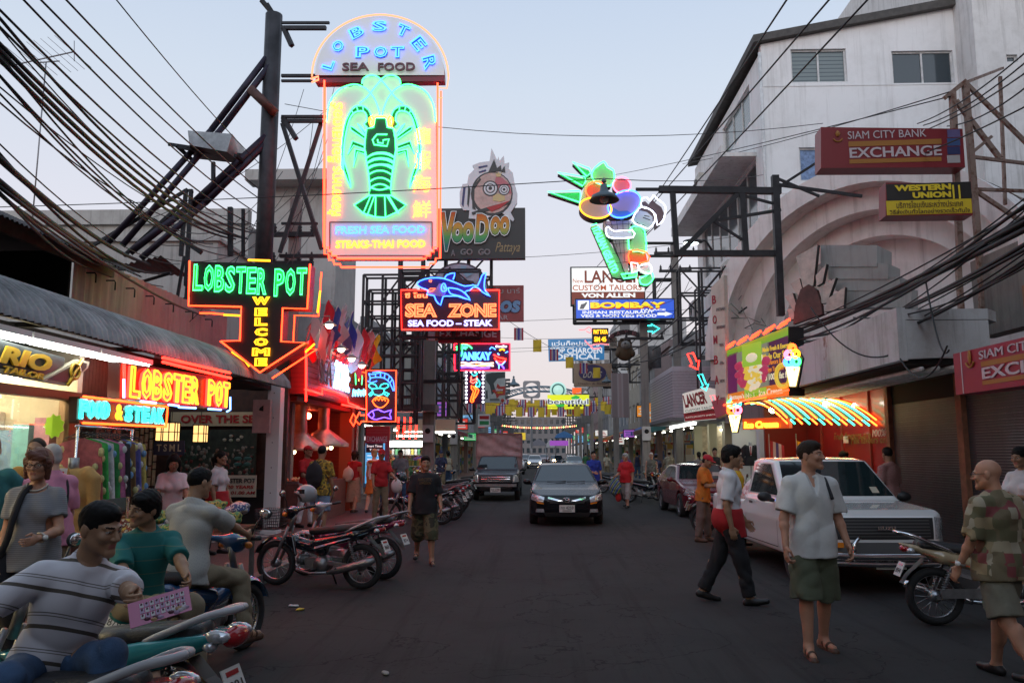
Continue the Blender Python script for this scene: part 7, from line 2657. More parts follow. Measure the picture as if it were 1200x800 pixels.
ma_(S,H_,mb,'TOURS',482,625,528,642,1,.098,t=.004)
mb.aa_('side_panel',[mat('panel_cream',(.55,.52,.44),.5),PLATEK],t)
def db_(label,pts,cr,Y,m,r,fillm=None):
 p0=pts[0]
 S=Sign(cr[0]+p0[0]/cr[2],cr[1]+p0[1]/cr[2],Y=Y)
 t=ka_('neon_arrow',label,S)
 mb=MB()
 ha_(mb,S.ea_(pts,*cr),r,-.03,0,True)
 mb.aa_('tube',m,t)
 if fillm:
  MB().ia_(S.ea_(pts,*cr),0,.03,'xz').aa_('backing',fillm,t)
db_('turquoise neon arrow pointing right under the blue restaurant board',[(720,490),(790,490),(786,478),(850,512),(795,548),(798,533),(722,533)],H_,33,CYAN,.025,mat('arrow_grey',(.22,.22,.22),.5))
db_('upper red neon arrow pointing down towards the tailor board',[(20,400),(45,394),(62,432),(72,428),(66,468),(30,450),(40,444)],K_,22,REDN,.020)
db_('turquoise neon arrow pointing down, between the two red ones',[(68,492),(86,488),(104,535),(114,532),(104,562),(80,545),(90,540)],K_,21.5,CYAN,.020)
db_('dim lower red neon arrow leaning against the tailor board',[(122,584),(140,582),(154,622),(162,620),(156,655),(130,636),(140,632)],K_,21,MATS['neon_dimrose'],.020)
for lab,pts in(('upper unlit zigzag neon arrow frame on the upright board',[(195,190),(215,175),(255,215),(262,190),(283,240),(215,240),(250,235)]),('lower unlit zigzag neon arrow frame beside the arch',[(275,285),(310,290),(285,235),(345,260),(350,240),(372,275),(320,262)])):
 db_(lab,pts,K_,20,mat('neon_off_grey',(.20,.20,.17),.4),.016)
S=Sign(695,437,Y=42)
t=ka_('chemist_board','unlit tan chemist board with a dark blue oval and pale script',S,'sign board')
mb=MB()
a,b,c_,d_=oa_(S,N_,370,66,880,372)
mb.bx((a-c_/2,0,b-d_/2),(a+c_/2,.25,b+d_/2),0)
n=36
mb.ia_(S.ea_([(620+185*da_.cos(2*da_.pi*i/n),192+112*da_.sin(2*da_.pi*i/n))for i in range(n)],*N_),-.02,0,'xz',1)
ma_(S,N_,mb,'Boots',490,130,750,260,2,-.024,t=.01,shear=.45)
ma_(S,N_,mb,'Health & Beauty',430,322,850,352,3,-.004,t=.01)
mb.aa_('panel',[mat('board_tan',(.30,.21,.14),.5,var=.1,vscale=3),mat('oval_blue',(.035,.025,.10),.5),mat('script_cream',(.42,.36,.30),.5),mat('tan_dark',(.13,.08,.07),.5)],t)
S=Sign(666,470,Y=55)
t=ka_('yellow_board','bright lime yellow board with black lettering and green leaf shapes',S,'sign board')
mb=MB()
a,b,c_,d_=oa_(S,N_,18,484,576,672)
mb.bx((a-c_/2,0,b-d_/2),(a+c_/2,.25,b+d_/2),0)
mb.ia_(S.ea_([(330,520),(400,490),(450,510),(440,540),(350,545)],*N_),-.02,0,'xz',1)
mb.ia_(S.ea_([(120,620),(250,600),(240,640),(170,660)],*N_),-.02,0,'xz',1)
ma_(S,N_,mb,'beautiful',18,535,572,618,2,-.02,t=.01,bold=.08)
ma_(S,N_,mb,'beautiful',26,542,566,610,3,-.034,t=.014,bold=.0)
for k in range(5):
 a,b,c_,d_=oa_(S,N_,290+52*k,612,322+52*k,642)
 mb.bx((a-c_/2,-.03,b-d_/2),(a+c_/2,0,b+d_/2),3)
mb.aa_('panel',[ja_('board_lime',(.72,.75,.02),.75),ja_('board_leaf',(.03,.5,.06),.6),ja_('board_white2',(.8,.85,.9),.5),jb_],t)
S=Sign(677,457,Y=60)
t=ka_('orange_sign','small orange sign with white swoosh above the yellow board',S,'sign')
mb=MB()
a,b,c_,d_=oa_(S,N_,350,390,472,470)
mb.bx((a-c_/2,0,b-d_/2),(a+c_/2,.2,b+d_/2),0)
mb.ia_(S.ea_([(400,455),(430,462),(465,440),(470,462),(410,468)],*N_),-.02,0,'xz',1)
mb.ia_(S.ea_([(490,465),(530,425),(560,465)],*N_),-.02,0,'xz',1)
mb.aa_('panel',[ja_('board_flame',(.9,.12,.01),.7),kb_],t)
S=Sign(654,457,Y=62)
t=ka_('round_lit_sign','small round pale green lit sign left of the orange one',S,'sign')
mb=MB()
mb.lathe([(.001,-.12),(.62,-.1),(.64,0),(.62,.1),(.001,.12)],24,M=ca_.Rotation(da_.pi/2,4,'X'))
mb.torus((0,-.12,0),.45,.06,'Y',20,5,1)
mb.aa_('disc',[ja_('disc_mint',(.5,.8,.7),.6),mat('disc_teal',(.05,.25,.22),.5)],t)
# ===== upright restaurant board, tilted tailor board, ice-cream billboard
S=Sign(843,405,X=4.05,rz=R(-55))
t=ka_('upright_board','tall narrow cream upright board with red letters beside the billboard',S,'sign board')
a,b,c_,d_=S.rect(833,330,851,486)
P=[S(833,337),S(848,322),S(852,484),S(840,490)]
mb=MB().ia_(P,0,.12,'xz',0)
for i,ch in enumerate('BOMBAY'):
 x,y_=S(837+i*.8,351+23.5*i)
 mb.text(ch,x,y_,.11,.19,-.004,1,t=.01,bold=.01)
for i,ch in enumerate(['INDIAN','RESTAURANT','VEG','&','NON','VEG']):
 x,y_=S(845+i*.4,362+21*i)
 mb.text(ch,x,y_,.26 if len(ch)>3 else.13,.07,-.004,2,t=.01)
mb.ia_([S(834,470),S(850,466),S(852,484),S(840,490)],-.01,0,'xz',3)
mb.aa_('panel',[mat('board_ivory',(.55,.54,.45),.5,var=.1),mat('letter_crimson',(.35,.02,.04),.5),mat('ink_dim',(.22,.20,.20),.5),mat('base_rose',(.40,.10,.12),.5)],t)
S=Sign(820,472,Y=22.5,rz=R(-8))
t=ka_('tilted_board','tilted white and red tailor board under the neon arrows',S,'sign board')
mb=MB().ia_(S.ea_([(0,575),(105,545),(165,560),(150,688),(10,700)],*K_),0,.25,'xz',0)
mb.ia_(S.ea_([(4,664),(146,640),(150,686),(10,699)],*K_),-.01,0,'xz',1)
def slant(s_,x0,y0,x1,y1,m_,dy,**k):
 a,b,c_,d_=oa_(S,K_,x0,y0,x1,y1)
 M=ca_.Translation((a,0,b))@ca_.Rotation(-da_.atan2(dy,x1-x0),4,'Y')
 mb.text(s_,0,0,c_,d_,-.012,m_,t=.01,M=M,**k)
slant('LANCER',4,572,106,630,2,22,bold=.05)
slant('CUSTOM TAILOR',10,638,140,648,3,20)
slant('LADIES & GENTS',12,652,140,661,3,20)
slant('SUITS JACKETS SHIRTS',12,672,145,681,0,14)
mb.aa_('panel',[ja_('board_white3',(.85,.85,.78),.35),mat('board_cherry',(.45,.02,.04),.4),mat('letter_claret',(.28,.015,.03),.4),PLATEK],t)
S=Sign(893,428,X=4.6,rz=R(-72))
t=ka_('icecream_billboard','glowing ice cream billboard in green, purple and orange',S,'billboard')
Pb=S.ea_([(45,228),(372,100),(378,460),(52,497)],*L_)
cA,cB,cC,cD=[ba_(p)for p in Pb]
def bq(u,v):
 p=cA.lerp(cB,u).lerp(cD.lerp(cC,u),v)
 return(p[0],p[1])
def bpoly(pts):
 return[bq(u,v)for u,v in pts]
mb=MB().ia_(Pb,0,.35,'xz',8)
for pts,m_,k in(([(0,0),(1,0),(1,.16),(.55,.12),(0,.13)],0,1),([(0,.10),(.22,.10),(.22,.85),(0,.85)],1,1),([(.20,.12),(.72,.12),(.72,.84),(.20,.84)],2,2),([(.70,.13),(1,.13),(1,.82),(.70,.82)],3,2),([(0,.84),(.4,.82),(1,.80),(1,1),(0,1)],4,3)):
 mb.ia_(bpoly(pts),-.004*k-.002,-.004*k+.002,'xz',m_)
pr=random.Random(9)
for k in range(60):
 ang=pr.random()*6.28
 rr_=da_.sqrt(pr.random())
 u,v=.46+.25*rr_*da_.cos(ang),.52+.28*rr_*da_.sin(ang)
 x,z=bq(u,v)
 m_=5 if u<.34 or u>.60 else(6 if pr.random()<.4 else 7)
 if.34<u<.42:
  m_=6
 mb.ra_((x,-.014,z),(pr.uniform(.10,.22),.012,pr.uniform(.05,.11)),8,5,m_)
x,z=bq(.46,.25)
mb.bx((x-.35,-.03,z-.22),(x+.35,-.012,z+.25),9)
mb.ra_((x,-.03,z-.05),(.22,.02,.10),10,6,7)
x,z=bq(.46,.905)
for s_,u,w,m_ in(("Pattaya's No.1",.28,.95,7),('Natural',.50,.62,9),('Ice Cream',.74,.8,7)):
 x,z=bq(u,.915-(u-.5)*.04)
 if m_==9:
  mb.bx((x-.40,-.02,z-.12),(x+.40,-.014,z+.12),9)
  m_=0
 mb.text(s_,x,z,w,.13,-.022,m_,t=.006,bold=.02)
for i,(s_,m_)in enumerate((('Made Fresh & Energetic',6),('Made Our Store',6),('Our Flavors & Exciting',10),('Change You Find Tastes',10),('to 100% fat free',7))):
 x,z=bq(.845,.26+.105*i)
 mb.text(s_,x,z,1.0,.13,-.014,m_,t=.006,bold=.02)
x,z=bq(.93,.70)
mb.torus((x,-.02,z),.22,.05,'Y',20,5,6)
E_=.55
mb.aa_('panel',[ja_('ad_green',(.16,.42,.03),E_),ja_('ad_plum',(.12,.02,.09),E_),ja_('ad_grey',(.20,.24,.17),E_),ja_('ad_aubergine',(.05,.02,.06),E_),ja_('ad_orange',(.65,.20,.02),E_),ja_('ad_berry',(.42,.04,.10),E_),ja_('ad_lemon',(.75,.55,.06),E_),ja_('ad_cream',(.75,.72,.50),E_),jb_,ja_('ad_leaf',(.30,.55,.05),E_),ja_('ad_amber',(.75,.25,.03),E_)],t)
mb=MB()
for k in range(10):
 u=.02+k*.105
 x,z=bq(u,-.035)
 ha_(mb,[(x,z),(x+.30,z+.06)],.028,-.02-.1*(k%2))
for k in range(12):
 x,z=bq(.02+k*.082,1.05-.01*k)
 ha_(mb,[(x,z),(x+.3,z+.02)],.020,-.1)
mb.aa_('rim_neon',ja_('neon_ember',(1.0,.04,.012),6),t)
def eb_(label,cx,cy,k,X,rz,lit=1.0):
 S=Sign(cx,cy,X=X,rz=rz)
 t=ka_('cone_neon',label,S)
 pal=[CYAN,ORGN,PNKN,YELN,BLUN,GRNN,WHTN]
 for i,(x,y_,rr_)in enumerate(((0,-2.6,.5),(-.5,-1.7,.6),(.45,-1.8,.55),(-.55,-.7,.6),(.45,-.75,.65))):
  mb=MB()
  for f in(1,.62):
   pts=[(cx+(x+rr_*f*da_.cos(2*da_.pi*j/14))*k,cy+(y_+rr_*f*da_.sin(2*da_.pi*j/14))*k)for j in range(14)]
   ha_(mb,[S(*p)for p in pts],.020,-.05*f,0,True)
  mb.aa_('scoop_neon',pal[(i+int(cx))%6],t)
 mb=MB()
 for q_ in([(-.8,.1),(-.25,2.6),(.25,2.6),(.8,.1),(-.8,.1)],[(-.5,.3),(.15,2.4)],[(.5,.3),(-.15,2.4)],[(-.1,.2),(.25,2.0)]):
  ha_(mb,[S(cx+a*k,cy+b*k)for a,b in q_],.022,-.04,0)
 mb.aa_('wafer_neon',ja_('neon_lemon',(1,.7,.25),3.5),t)
 MB().ia_([S(cx+a*k,cy+b*k)for a,b in((-1.1,-1.2),(0,-3.2),(1.1,-1.2),(.35,2.8),(-.35,2.8))],.0,.05,'xz').aa_('backing',jb_,t)
eb_('small lit ice cream cone on the left edge of the billboard',857,436,6.5,4.45,R(-72))
eb_('tall lit ice cream cone on the right edge of the billboard',931,430,8.5,4.40,R(-60))
eb_('bright ice cream cone hanging at the corner of the neon awning',862,486,7.5,4.3,R(-40))
S=Sign(892,494,X=4.55,rz=R(-55))
t=ka_('icecream_sign','orange lit ice cream words at the end of the neon awning',S)
a,b,c_,d_=oa_(S,L_,130,575,372,632)
mb=MB().bx((a-c_/2,0,b-d_/2),(a+c_/2,.1,b+d_/2),0)
mb.aa_('panel',ja_('board_ember',(.55,.07,.01),.6),t)
mb=MB()
ma_(S,L_,mb,'Ice Cream',148,592,325,628,0,-.03,t=.03,bold=.04,shear=.1)
mb.aa_('lettering',ja_('neon_gold',(1,.55,.03),3),t)
t=fa_('neon_awning','curved stall awning striped with orange and turquoise neon tubes','neon awning',at(945,485,17.5))
q=ba_(t.location)
def aw_pt(u,v):
 return ba_((4.85+2.0*u,19.4-3.3*v,2.86+.10*da_.sin(v*1.6)-.62*v*v-.05*u))-q
mb=MB()
mb.grid(lambda u,v:aw_pt(u,v)+ba_((0,0,.05)),18,8)
mb.aa_('cloth',mat('awning_brown',(.05,.02,.015),.6),t)
mbo,mbg=MB(),MB()
for i in range(15):
 m_=mbg if i%2 else mbo
 m_.ga_([aw_pt(i/14,.08+.95*j/8)+ba_((0,0,-.02))for j in range(9)],.020,5)
 m_.ga_([aw_pt(i/14,.08+.95*j/8)+ba_((0,0,.09))for j in range(9)],.020,5)
mbo.aa_('orange_neon',ja_('neon_orange_awn',(1.0,.11,.014),7),t)
mbg.aa_('turquoise_neon',ja_('neon_teal_awn',(.03,.75,.38),5),t)
mb=MB()
for i in(0,8,16):
 mb.ga_([aw_pt(i/16,j/8)+ba_((0,0,.03))for j in range(9)],.02,5)
mb.aa_('frame',gb_,t)
for k,(px,py,lab)in enumerate(((968,474,'bare white bulb under the near part of the neon awning'),(1002,476,'bright white bulb near the outer end of the neon awning'),(905,480,'bare white bulb at the far end of the neon awning'))):
 pp=at(px,py,17.2)
 l_=fa_('bare_bulb',lab,'bulb',pp,0,'bulbs under the neon awning')
 MB().ra_((0,0,0),.07,10,7).aa_('bulb',ja_('bulb_bright',(1,.95,.85),22),l_)
 MB().ga_([(0,0,.06),(0,0,.3)],.012,5).aa_('cord',hb_,l_)
 # ---- poles, struts, cables, scaffolds, flags
def qa_(name,label,cat,segs,m,Y=None,group=None,origin=None,round_=False):
 o=origin if origin is not None else at(segs[0][0],segs[0][1],segs[0][5]if len(segs[0])>5 else Y)
 root=fa_(name,label,cat,o,0,group)
 mb=MB()
 for sg in segs:
  Y0=sg[5]if len(sg)>5 else Y
  Y1=sg[6]if len(sg)>6 else Y0
  a,b=at(sg[0],sg[1],Y0)-ba_(o),at(sg[2],sg[3],Y1)-ba_(o)
  if round_:
   mb.ga_([a,b],sg[4]/2,8)
  else:
   mb.beam(a,b,sg[4])
 mb.aa_('frame',m,root)
 return root
PURP=mat('purple_black_steel',(.030,.022,.038),.5,.4,var=.3)
BROWNS=mat('brown_steel',(.10,.045,.035),.6,.3,var=.4)
pb=ba_((-5.68,16.3,.12))
root=fa_('sign_mast','thick dark steel mast carrying the lobster sign, rusty bracket near its middle','mast',pb)
mb=MB()
mb.ga_([(0,0,2.86),(0,0,11.0)],.18,14)
mb.ga_([(0,0,2.86),(0,0,3.1)],.26,14)
mb.aa_('pole',mat('mast_steel',(.045,.042,.045),.55,.4,var=.35,vscale=3),root)
mb=MB()
for x0,y0,x1,y1,w,Y1 in((330,27,386,27,.05,16.1),(330,33,382,33,.08,16.1),(330,89,372,89,.06,16.1),(330,95,366,95,.05,16.1),(330,137,382,137,.06,16.1),(330,142,378,142,.07,16.1),(331,145,377,292,.08,16.1),(376,145,328,296,.08,16.1),(330,262,372,262,.05,16.1),(328,300,385,300,.07,16.1),(312,5,323,22,.09,16.3),(306,0,316,12,.08,16.3),(333,34,342,54,.09,16.1),(332,138,347,163,.09,16.1)):
 mb.beam(at(x0,y0,16.2)-pb,at(x1,y1,Y1)-pb,w)
mb.aa_('bracket',gb_,root)
mb=MB()
mb.ga_([at(293,104,16.0)-pb,at(323,133,16.1)-pb],.10,8)
mb.aa_('rusty_bracket',BROWNS,root)
for k,(segs,lab)in enumerate((([(312,68,248,152,.14,16.2,16.0),(248,152,125,286,.13,16.0,15.6)],'upper dark strut of the mast, left one of the high pair'),([(318,74,262,148,.14,16.2,16.0),(262,148,143,288,.13,16.0,15.6)],'upper dark strut of the mast, right one of the high pair'),([(312,160,225,240,.17,16.2,15.9),(225,240,152,296,.15,15.9,15.6)],'lower dark strut of the mast, upper one of the low pair'),([(312,168,240,238,.14,16.2,15.9),(240,238,165,303,.13,15.9,15.6)],'lower dark strut of the mast, under its twin'))):
 qa_('strut',lab,'strut',segs,PURP,group='sloping struts bracing the mast',round_=True)
qa_('roof_scaffold','thin steel scaffold standing on the roofs between the struts','scaffold',[(218,222,212,300,.07),(224,222,218,335,.07),(218,222,226,226,.05),(270,243,270,300,.09),(285,245,285,300,.06),(180,258,236,296,.09),(250,190,250,212,.07),(105,290,220,222,.06),(145,300,216,236,.06),(200,395,216,300,.05),(214,395,220,330,.06),(226,400,216,372,.04),(150,335,200,320,.05),(205,360,240,330,.05)],gb_,15.8)
mb=MB()
o=at(160,310,15.9)
root=fa_('scrap_roof','small tilted roof of dark corrugated sheet under the struts','roof sheet',o)
A_r,B_r,C_r,D_r=[at(*p)-o for p in((125,314,15.2),(190,300,15.2),(222,324,18.0),(150,318,18.0))]
mb.grid(lambda u,v:A_r.lerp(B_r,u).lerp(D_r.lerp(C_r,u),v)+ba_((0,0,.02*da_.sin(u*60))),60,2)
mb.aa_('sheet',mat('brown_sheet',(.06,.045,.04),.7),root)
for k in range(7):
 p=atx(105+23*k,322+9*k,-6.62)
 t=fa_('bracket','hooked iron bracket on the pink cladding, number %s from the left end'%['one','two','three','four','five','six','seven'][k],'bracket',p,0,'iron brackets on the cladding')
 MB().ga_([(-.05,0,.03),(.08,0,.03),(.10,0,.0),(.10,0,-.12)],.012,5).aa_('iron',gb_,t)
o=at(250,175,15.9)
root=fa_('floodlight_box','tilted grey metal box lamp with shiny lid on a platform across the struts','floodlight',o)
mb=MB()
P1=[at(*p)-o for p in((220,153,15.6),(272,157,15.6),(287,176,16.4),(222,172,16.4))]
P2=[at(*p)-o for p in((222,170,15.6),(266,178,15.6),(284,192,16.4),(228,186,16.4))]
vs=P1+P2
mb.add(vs,[(0,1,2,3)],0)
mb.add(vs,[(0,4,5,1),(1,5,6,2),(2,6,7,3),(3,7,4,0)],0)
mb.add(vs,[(7,6,5,4)],1)
mb.aa_('housing',[mat('box_alu',(.40,.41,.42),.35,.7,var=.2),mat('box_dark',(.05,.04,.035),.6)],root)
mb=MB()
for sg in((197,169,290,183),(208,172,290,188),(206,170,228,190),(276,182,288,192)):
 mb.beam(at(sg[0],sg[1],15.7)-o,at(sg[2],sg[3],16.2)-o,.06)
mb.aa_('platform',gb_,root)
o=at(36,280,22)
root=fa_('tv_aerial','tall thin television aerial on a leaning mast above the concrete parapet','aerial',o)
mb=MB()
mb.ga_([ba_((0,0,0)),at(54,73,22)-o],.022,6)
b0,b1=at(5,79,22)-o,at(86,61,22)-o
mb.ga_([b0,b1],.022,5)
for i in range(11):
 p=b0.lerp(b1,i/10)
 mb.ga_([p+ba_((-.28,-.5,.25)),p+ba_((.28,.5,-.25))],.008,4)
mb.ga_([at(40,74,22)-o,at(70,68,22)-o+ba_((0,0,-.1))],.02,5)
mb.ga_([at(87,48,22)-o,at(87,72,22)-o],.012,4)
mb.aa_('mast',mat('aerial_grey',(.22,.22,.23),.5,.5),root)
# --- overhead cables
def ta_(label,p,q,sag=.3,r=.012,group='overhead cables',n=14,name='cable',cat='cable'):
 p,q=ba_(p),ba_(q)
 mb=MB()
 mid=(p+q)/2
 mb.ga_([p.lerp(q,i/n)-mid+ba_((0,0,-4*sag*(i/n)*(1-i/n)))for i in range(n+1)],r,5)
 o=mb.aa_(name,CABLE,None,mid)
 return tag(o,label,cat,group)
GL_='black cables strung along the left side above the awning'
for k,(a,b,sg,r)in enumerate([((-10,2,6.5),(306,268,17.5),.25,.013),((-10,22,6.5),(300,272,17.5),.3,.013),((20,-8,7),(310,255,17.5),.2,.012),((40,-8,7.2),(312,238,17.5),.15,.012),((70,-8,7.6),(316,232,17.5),.1,.012),((-10,42,6.4),(290,280,17),.3,.022),((-10,50,6.4),(282,278,17),.35,.026),((-10,60,6.3),(276,280,17),.35,.022),((130,-8,9),(318,205,17.5),.1,.009),((-10,78,6.3),(272,300,17),.4,.012),((-10,100,6.6),(250,272,17),.45,.010),((-10,112,6.6),(238,262,17),.3,.009),((-10,178,6.3),(176,310,15.5),.15,.030),((-10,206,6.2),(168,318,15.5),.15,.034),((-10,212,6.2),(240,370,15.8),.15,.018),((-10,218,6.1),(150,316,15.3),.2,.020),((0,225,6.1),(140,312,15.3),.3,.012)]):
 ta_('black cable slung along the street above the left awning',at(*a),at(*b),sg,r,GL_)
cr_=random.Random(44)
for k in range(8):
 y0=cr_.uniform(0,230)
 ta_('black cable slung along the street above the left awning',at(-10,y0,6.2+cr_.random()),at(300-y0*.5+cr_.uniform(-30,20),262+y0*.25+cr_.uniform(-20,20),17),cr_.uniform(.15,.6),cr_.choice([.008,.012,.018]),GL_)
for k in range(9):
 ta_('black cable sagging past the concrete arch on the right',at(1215,cr_.uniform(215,320),8.6),at(cr_.uniform(870,960),cr_.uniform(385,412),19.5),cr_.uniform(.1,.6),cr_.choice([.010,.014,.022]),'sagging black cable bundle in front of the arch')
GR_='three taut cables crossing the sky on the right'
for a,b in(((930,-12,9.5),(742,268,33)),((982,-12,9.5),(700,312,36)),((1028,-12,9.5),(690,345,36))):
 ta_('long taut cable crossing the sky from the upper right',at(*a),at(*b),.05,.014,GR_)
GB_='sagging black cable bundle in front of the arch'
for k,(a,b,sg,r)in enumerate([((1215,252,8.5),(890,400,21),.15,.030),((1215,262,8.5),(905,402,20),.1,.034),((1215,285,8.4),(880,405,21),.35,.020),((1215,278,8.4),(930,396,18),.25,.026),((1215,295,8.6),(940,398,18),.4,.016),((1215,236,8.8),(860,408,23),.2,.012),((1215,305,8.6),(1000,372,13),.2,.012)]):
 ta_('black cable sagging past the concrete arch on the right',at(*a),at(*b),sg,r,GB_)
for k,(a,b)in enumerate([((1215,50,9),(1075,145,15)),((1215,62,9),(1082,147,15)),((1215,76,9),(1060,160,16)),((1215,92,9),(1110,148,14)),((1215,118,9),(1000,205,18)),((1112,108,13.2),(800,192,32)),((1114,113,13.2),(690,210,40))]):
 ta_('thin cable fanning out from the rusty scaffold',at(*a),at(*b),.12,.011,'thin cables fanning from the rusty scaffold')
for k,(a,b,sg)in enumerate([((-6.0,24,7.6),(6.2,24,8.2),.3),((-5.6,27,6.2),(6.0,29,6.9),.25),((-5.4,33,6.0),(6.2,33,6.6),.3),((-5.4,36,7.2),(6.2,38,7.4),.4),((-5.6,17,9.4),(6.4,17.5,9.0),.5),((-5.5,42,7.0),(6.2,42,7.8),.4)]):
 ta_('thin grey wire crossing the street between the signs',a,b,sg,.008,'thin wires crossing the street')
rr=random.Random(11)
for k in range(26):
 if k<12:
  a,b=at(rr.uniform(330,420),rr.uniform(90,300),rr.uniform(16.5,19)),at(rr.uniform(150,330),rr.uniform(250,400),rr.uniform(14,17))
 elif k<18:
  a,b=at(rr.uniform(780,900),rr.uniform(290,350),rr.uniform(19,24)),at(rr.uniform(690,790),rr.uniform(330,430),rr.uniform(30,40))
 else:
  a,b=at(rr.uniform(400,560),rr.uniform(310,420),rr.uniform(22,30)),at(rr.uniform(430,560),rr.uniform(340,480),rr.uniform(24,34))
 ta_('loose looping wire in the tangle round the poles',a,b,rr.uniform(.2,.9),.007,'loose wires tangled round poles and scaffolds')
for k,(a,b)in enumerate([((722,430,42),(870,330,21)),((720,445,42),(870,345,21)),((700,400,50),(800,300,24)),((742,410,33),(850,312,20)),((742,425,33),(875,360,20)),((690,440,52),(760,380,33))]):
 ta_('power cable running down the right hand pole line',at(*a),at(*b),.3,.022,'power cables along the right hand poles')
for a,b in(((950,360,13),(1052,412,11.5)),((1052,415,11.4),(1110,405,9.6)),((1085,330,11),(1112,410,9.8))):
 ta_('loop of cable hanging over the concrete canopy',at(*a),at(*b),.35,.012,'cable loops over the canopy')
 # --- concrete utility poles
POLEC=xa_('pole_concrete',(.24,.22,.20),(.12,.11,.10),amount=.5,scale=2)
def pole(label,x,y,h,arms=(),boxes=(),r=.15):
 root=fa_('utility_pole',label,'utility pole',(x,y,.12),0,'concrete utility poles')
 mb=MB()
 mb.beam((0,0,0),(0,0,h),r*2,r*1.7)
 mb.aa_('pole',POLEC,root)
 mb=MB()
 for z,w in arms:
  mb.beam((-w,-.14,z),(w,-.14,z),.09,.11)
  for i in range(4):
   xx=-w*.9+1.8*w*i/3
   mb.lathe([(.03,0),(.06,.05),(.03,.08),(.06,.12),(.03,.16),(.02,.22)],8,(xx,-.14,z+.05))
 if arms:
  mb.aa_('crossarm',gb_,root)
 for(dx,dy,z,w,d,hh)in boxes:
  mb=MB()
  mb.lathe([(.001,0),(w*.5,0),(w*.5,hh),(w*.42,hh+.08),(.001,hh+.1)],12,(dx,dy,z))if w<.8 else mb.box((dx,dy,z+hh/2),(w,d,hh))
  mb.aa_('transformer',mat('transformer_grey',(.10,.10,.10),.5,.3,var=.2),root)
 return root
pole('thick concrete pole with transformer platform by the red restaurant',-3.55,26.5,6.0,((5.4,.9),(3.9,1.1)),((-.45,-.3,2.9,1.5,.9,.22),),.19)
pole('slim concrete pole before the left hand shops, with one crossarm',-3.9,38,7.2,((6.8,.8),))
pole('tall concrete pole topped by insulators beyond the lattice frame',6.0,34.8,10.6,((10.2,.9),(9.4,.7)),())
pole('concrete pole at the tiled corner shop with two crossarms',4.35,33.0,7.4,((6.9,.9),(6.2,.8)),((.4,-.1,5.0,.55,.5,.8),))
pole('concrete pole farther down the right hand side under the chemist board',4.4,46,8.0,((7.4,.9),(6.4,.9)),((-.4,0,5.2,.6,.5,.9),))
pole('farthest right hand concrete pole by the yellow board',4.6,60,8.4,((7.8,1.0),))
pole('farthest left hand concrete pole before the arches',-4.4,58,8.4,((7.8,1.0),))
for k in range(14):
 sd=1 if k%2 else-1
 pole('%s far off utility pole on the %s side'%(['first','second','third','fourth','fifth','sixth','last'][k//2],'right' if sd>0 else 'left'),4.6*sd+(.3 if sd>0 else.2),70+10*(k//2)+4*(k%2),8.2,((7.6,1.1),(6.6,1.1),(5.4,.8)),((-.5*sd,0,4.2,.8,.6,.9),))
pole('pale concrete pole half hidden behind the steel mast',-5.75,18.6,7.6,((6.7,.5),(6.0,.5)),(),.12)
for k,(x,z,yy)in enumerate(((-3.55,2.05,26.28),(-3.9,2.1,37.8),(4.35,2.2,32.8))):
 t=fa_('meter_box',('small white meter box strapped to the thick left hand pole','small white meter box on the slim left hand pole','small white meter box on the pole at the tiled shop')[k],'meter box',(x,yy,z),0,'meter boxes on poles')
 mb=MB().bx((-.17,-.06,0),(.17,.06,.55),0)
 mb.lathe([(.001,0),(.09,0),(.09,.02),(.001,.02)],12,m=1,M=ca_.Translation((0,-.06,.36))@ca_.Rotation(da_.pi/2,4,'X'))
 mb.aa_('case',[mat('meter_white',(.45,.43,.42),.5),DARK],t)
 # --- lattice scaffolds of the left hand signs
def sa_(label,x0,x1,y0,z0,z1,nx,nz,w=.06,seed=1,depth=.5):
 root=fa_('sign_scaffold',label,'scaffold',((x0+x1)/2,y0,0))
 q=ba_(((x0+x1)/2,y0,0))
 rr=random.Random(seed)
 mb=MB()
 xs=[x0+(x1-x0)*i/nx for i in range(nx+1)]
 zs=[z0+(z1-z0)*i/nz for i in range(nz+1)]
 for d in(0,depth):
  for x in xs:
   mb.beam(ba_((x,y0+d,z0))-q,ba_((x,y0+d,z1))-q,w*1.2)
  for z in zs:
   mb.beam(ba_((x0,y0+d,z))-q,ba_((x1,y0+d,z))-q,w)
 for i in range(nx):
  for j in range(nz):
   a,b=(xs[i],zs[j]),(xs[i+1],zs[j+1])
   if rr.random()<.75:
    a,b=((xs[i],zs[j]),(xs[i+1],zs[j+1]))if rr.random()<.5 else((xs[i],zs[j+1]),(xs[i+1],zs[j]))
    mb.beam(ba_((a[0],y0,a[1]))-q,ba_((b[0],y0,b[1]))-q,w*.8)
 for x in xs[::2]:
  for z in zs:
   mb.beam(ba_((x,y0,z))-q,ba_((x,y0+depth,z))-q,w*.7)
 mb.aa_('frame',gb_,root)
sa_('dark lattice tower behind the flags',-5.4,-3.6,24.6,3.0,7.2,3,5,.06,1)
sa_('lattice frame holding the shark sign',-3.6,-1.5,20.9,4.7,6.5,3,3,.05,2,.3)
sa_('tall lattice tower rising behind the palm sign',-4.6,-2.9,29.5,3.0,7.0,3,5,.07,3)
sa_('lattice cage over the pavement left of the palm sign',-5.3,-3.8,25.0,2.6,6.8,2,5,.06,4)
sa_('lattice frame carrying the nightclub board',-4.2,-1.4,24.1,6.2,8.6,4,3,.06,5,.4)
sa_('dark scaffold bridging behind the dancer sign',-4.2,-2.6,33.0,2.9,6.6,3,4,.07,6)
sa_('scaffold holding the tailor and blue restaurant boards',1.6,6.0,34.8,7.3,9.2,5,2,.08,7,.4)
sa_('scaffold under the optician board',2.0,6.2,45.2,5.6,7.6,4,2,.06,8,.4)
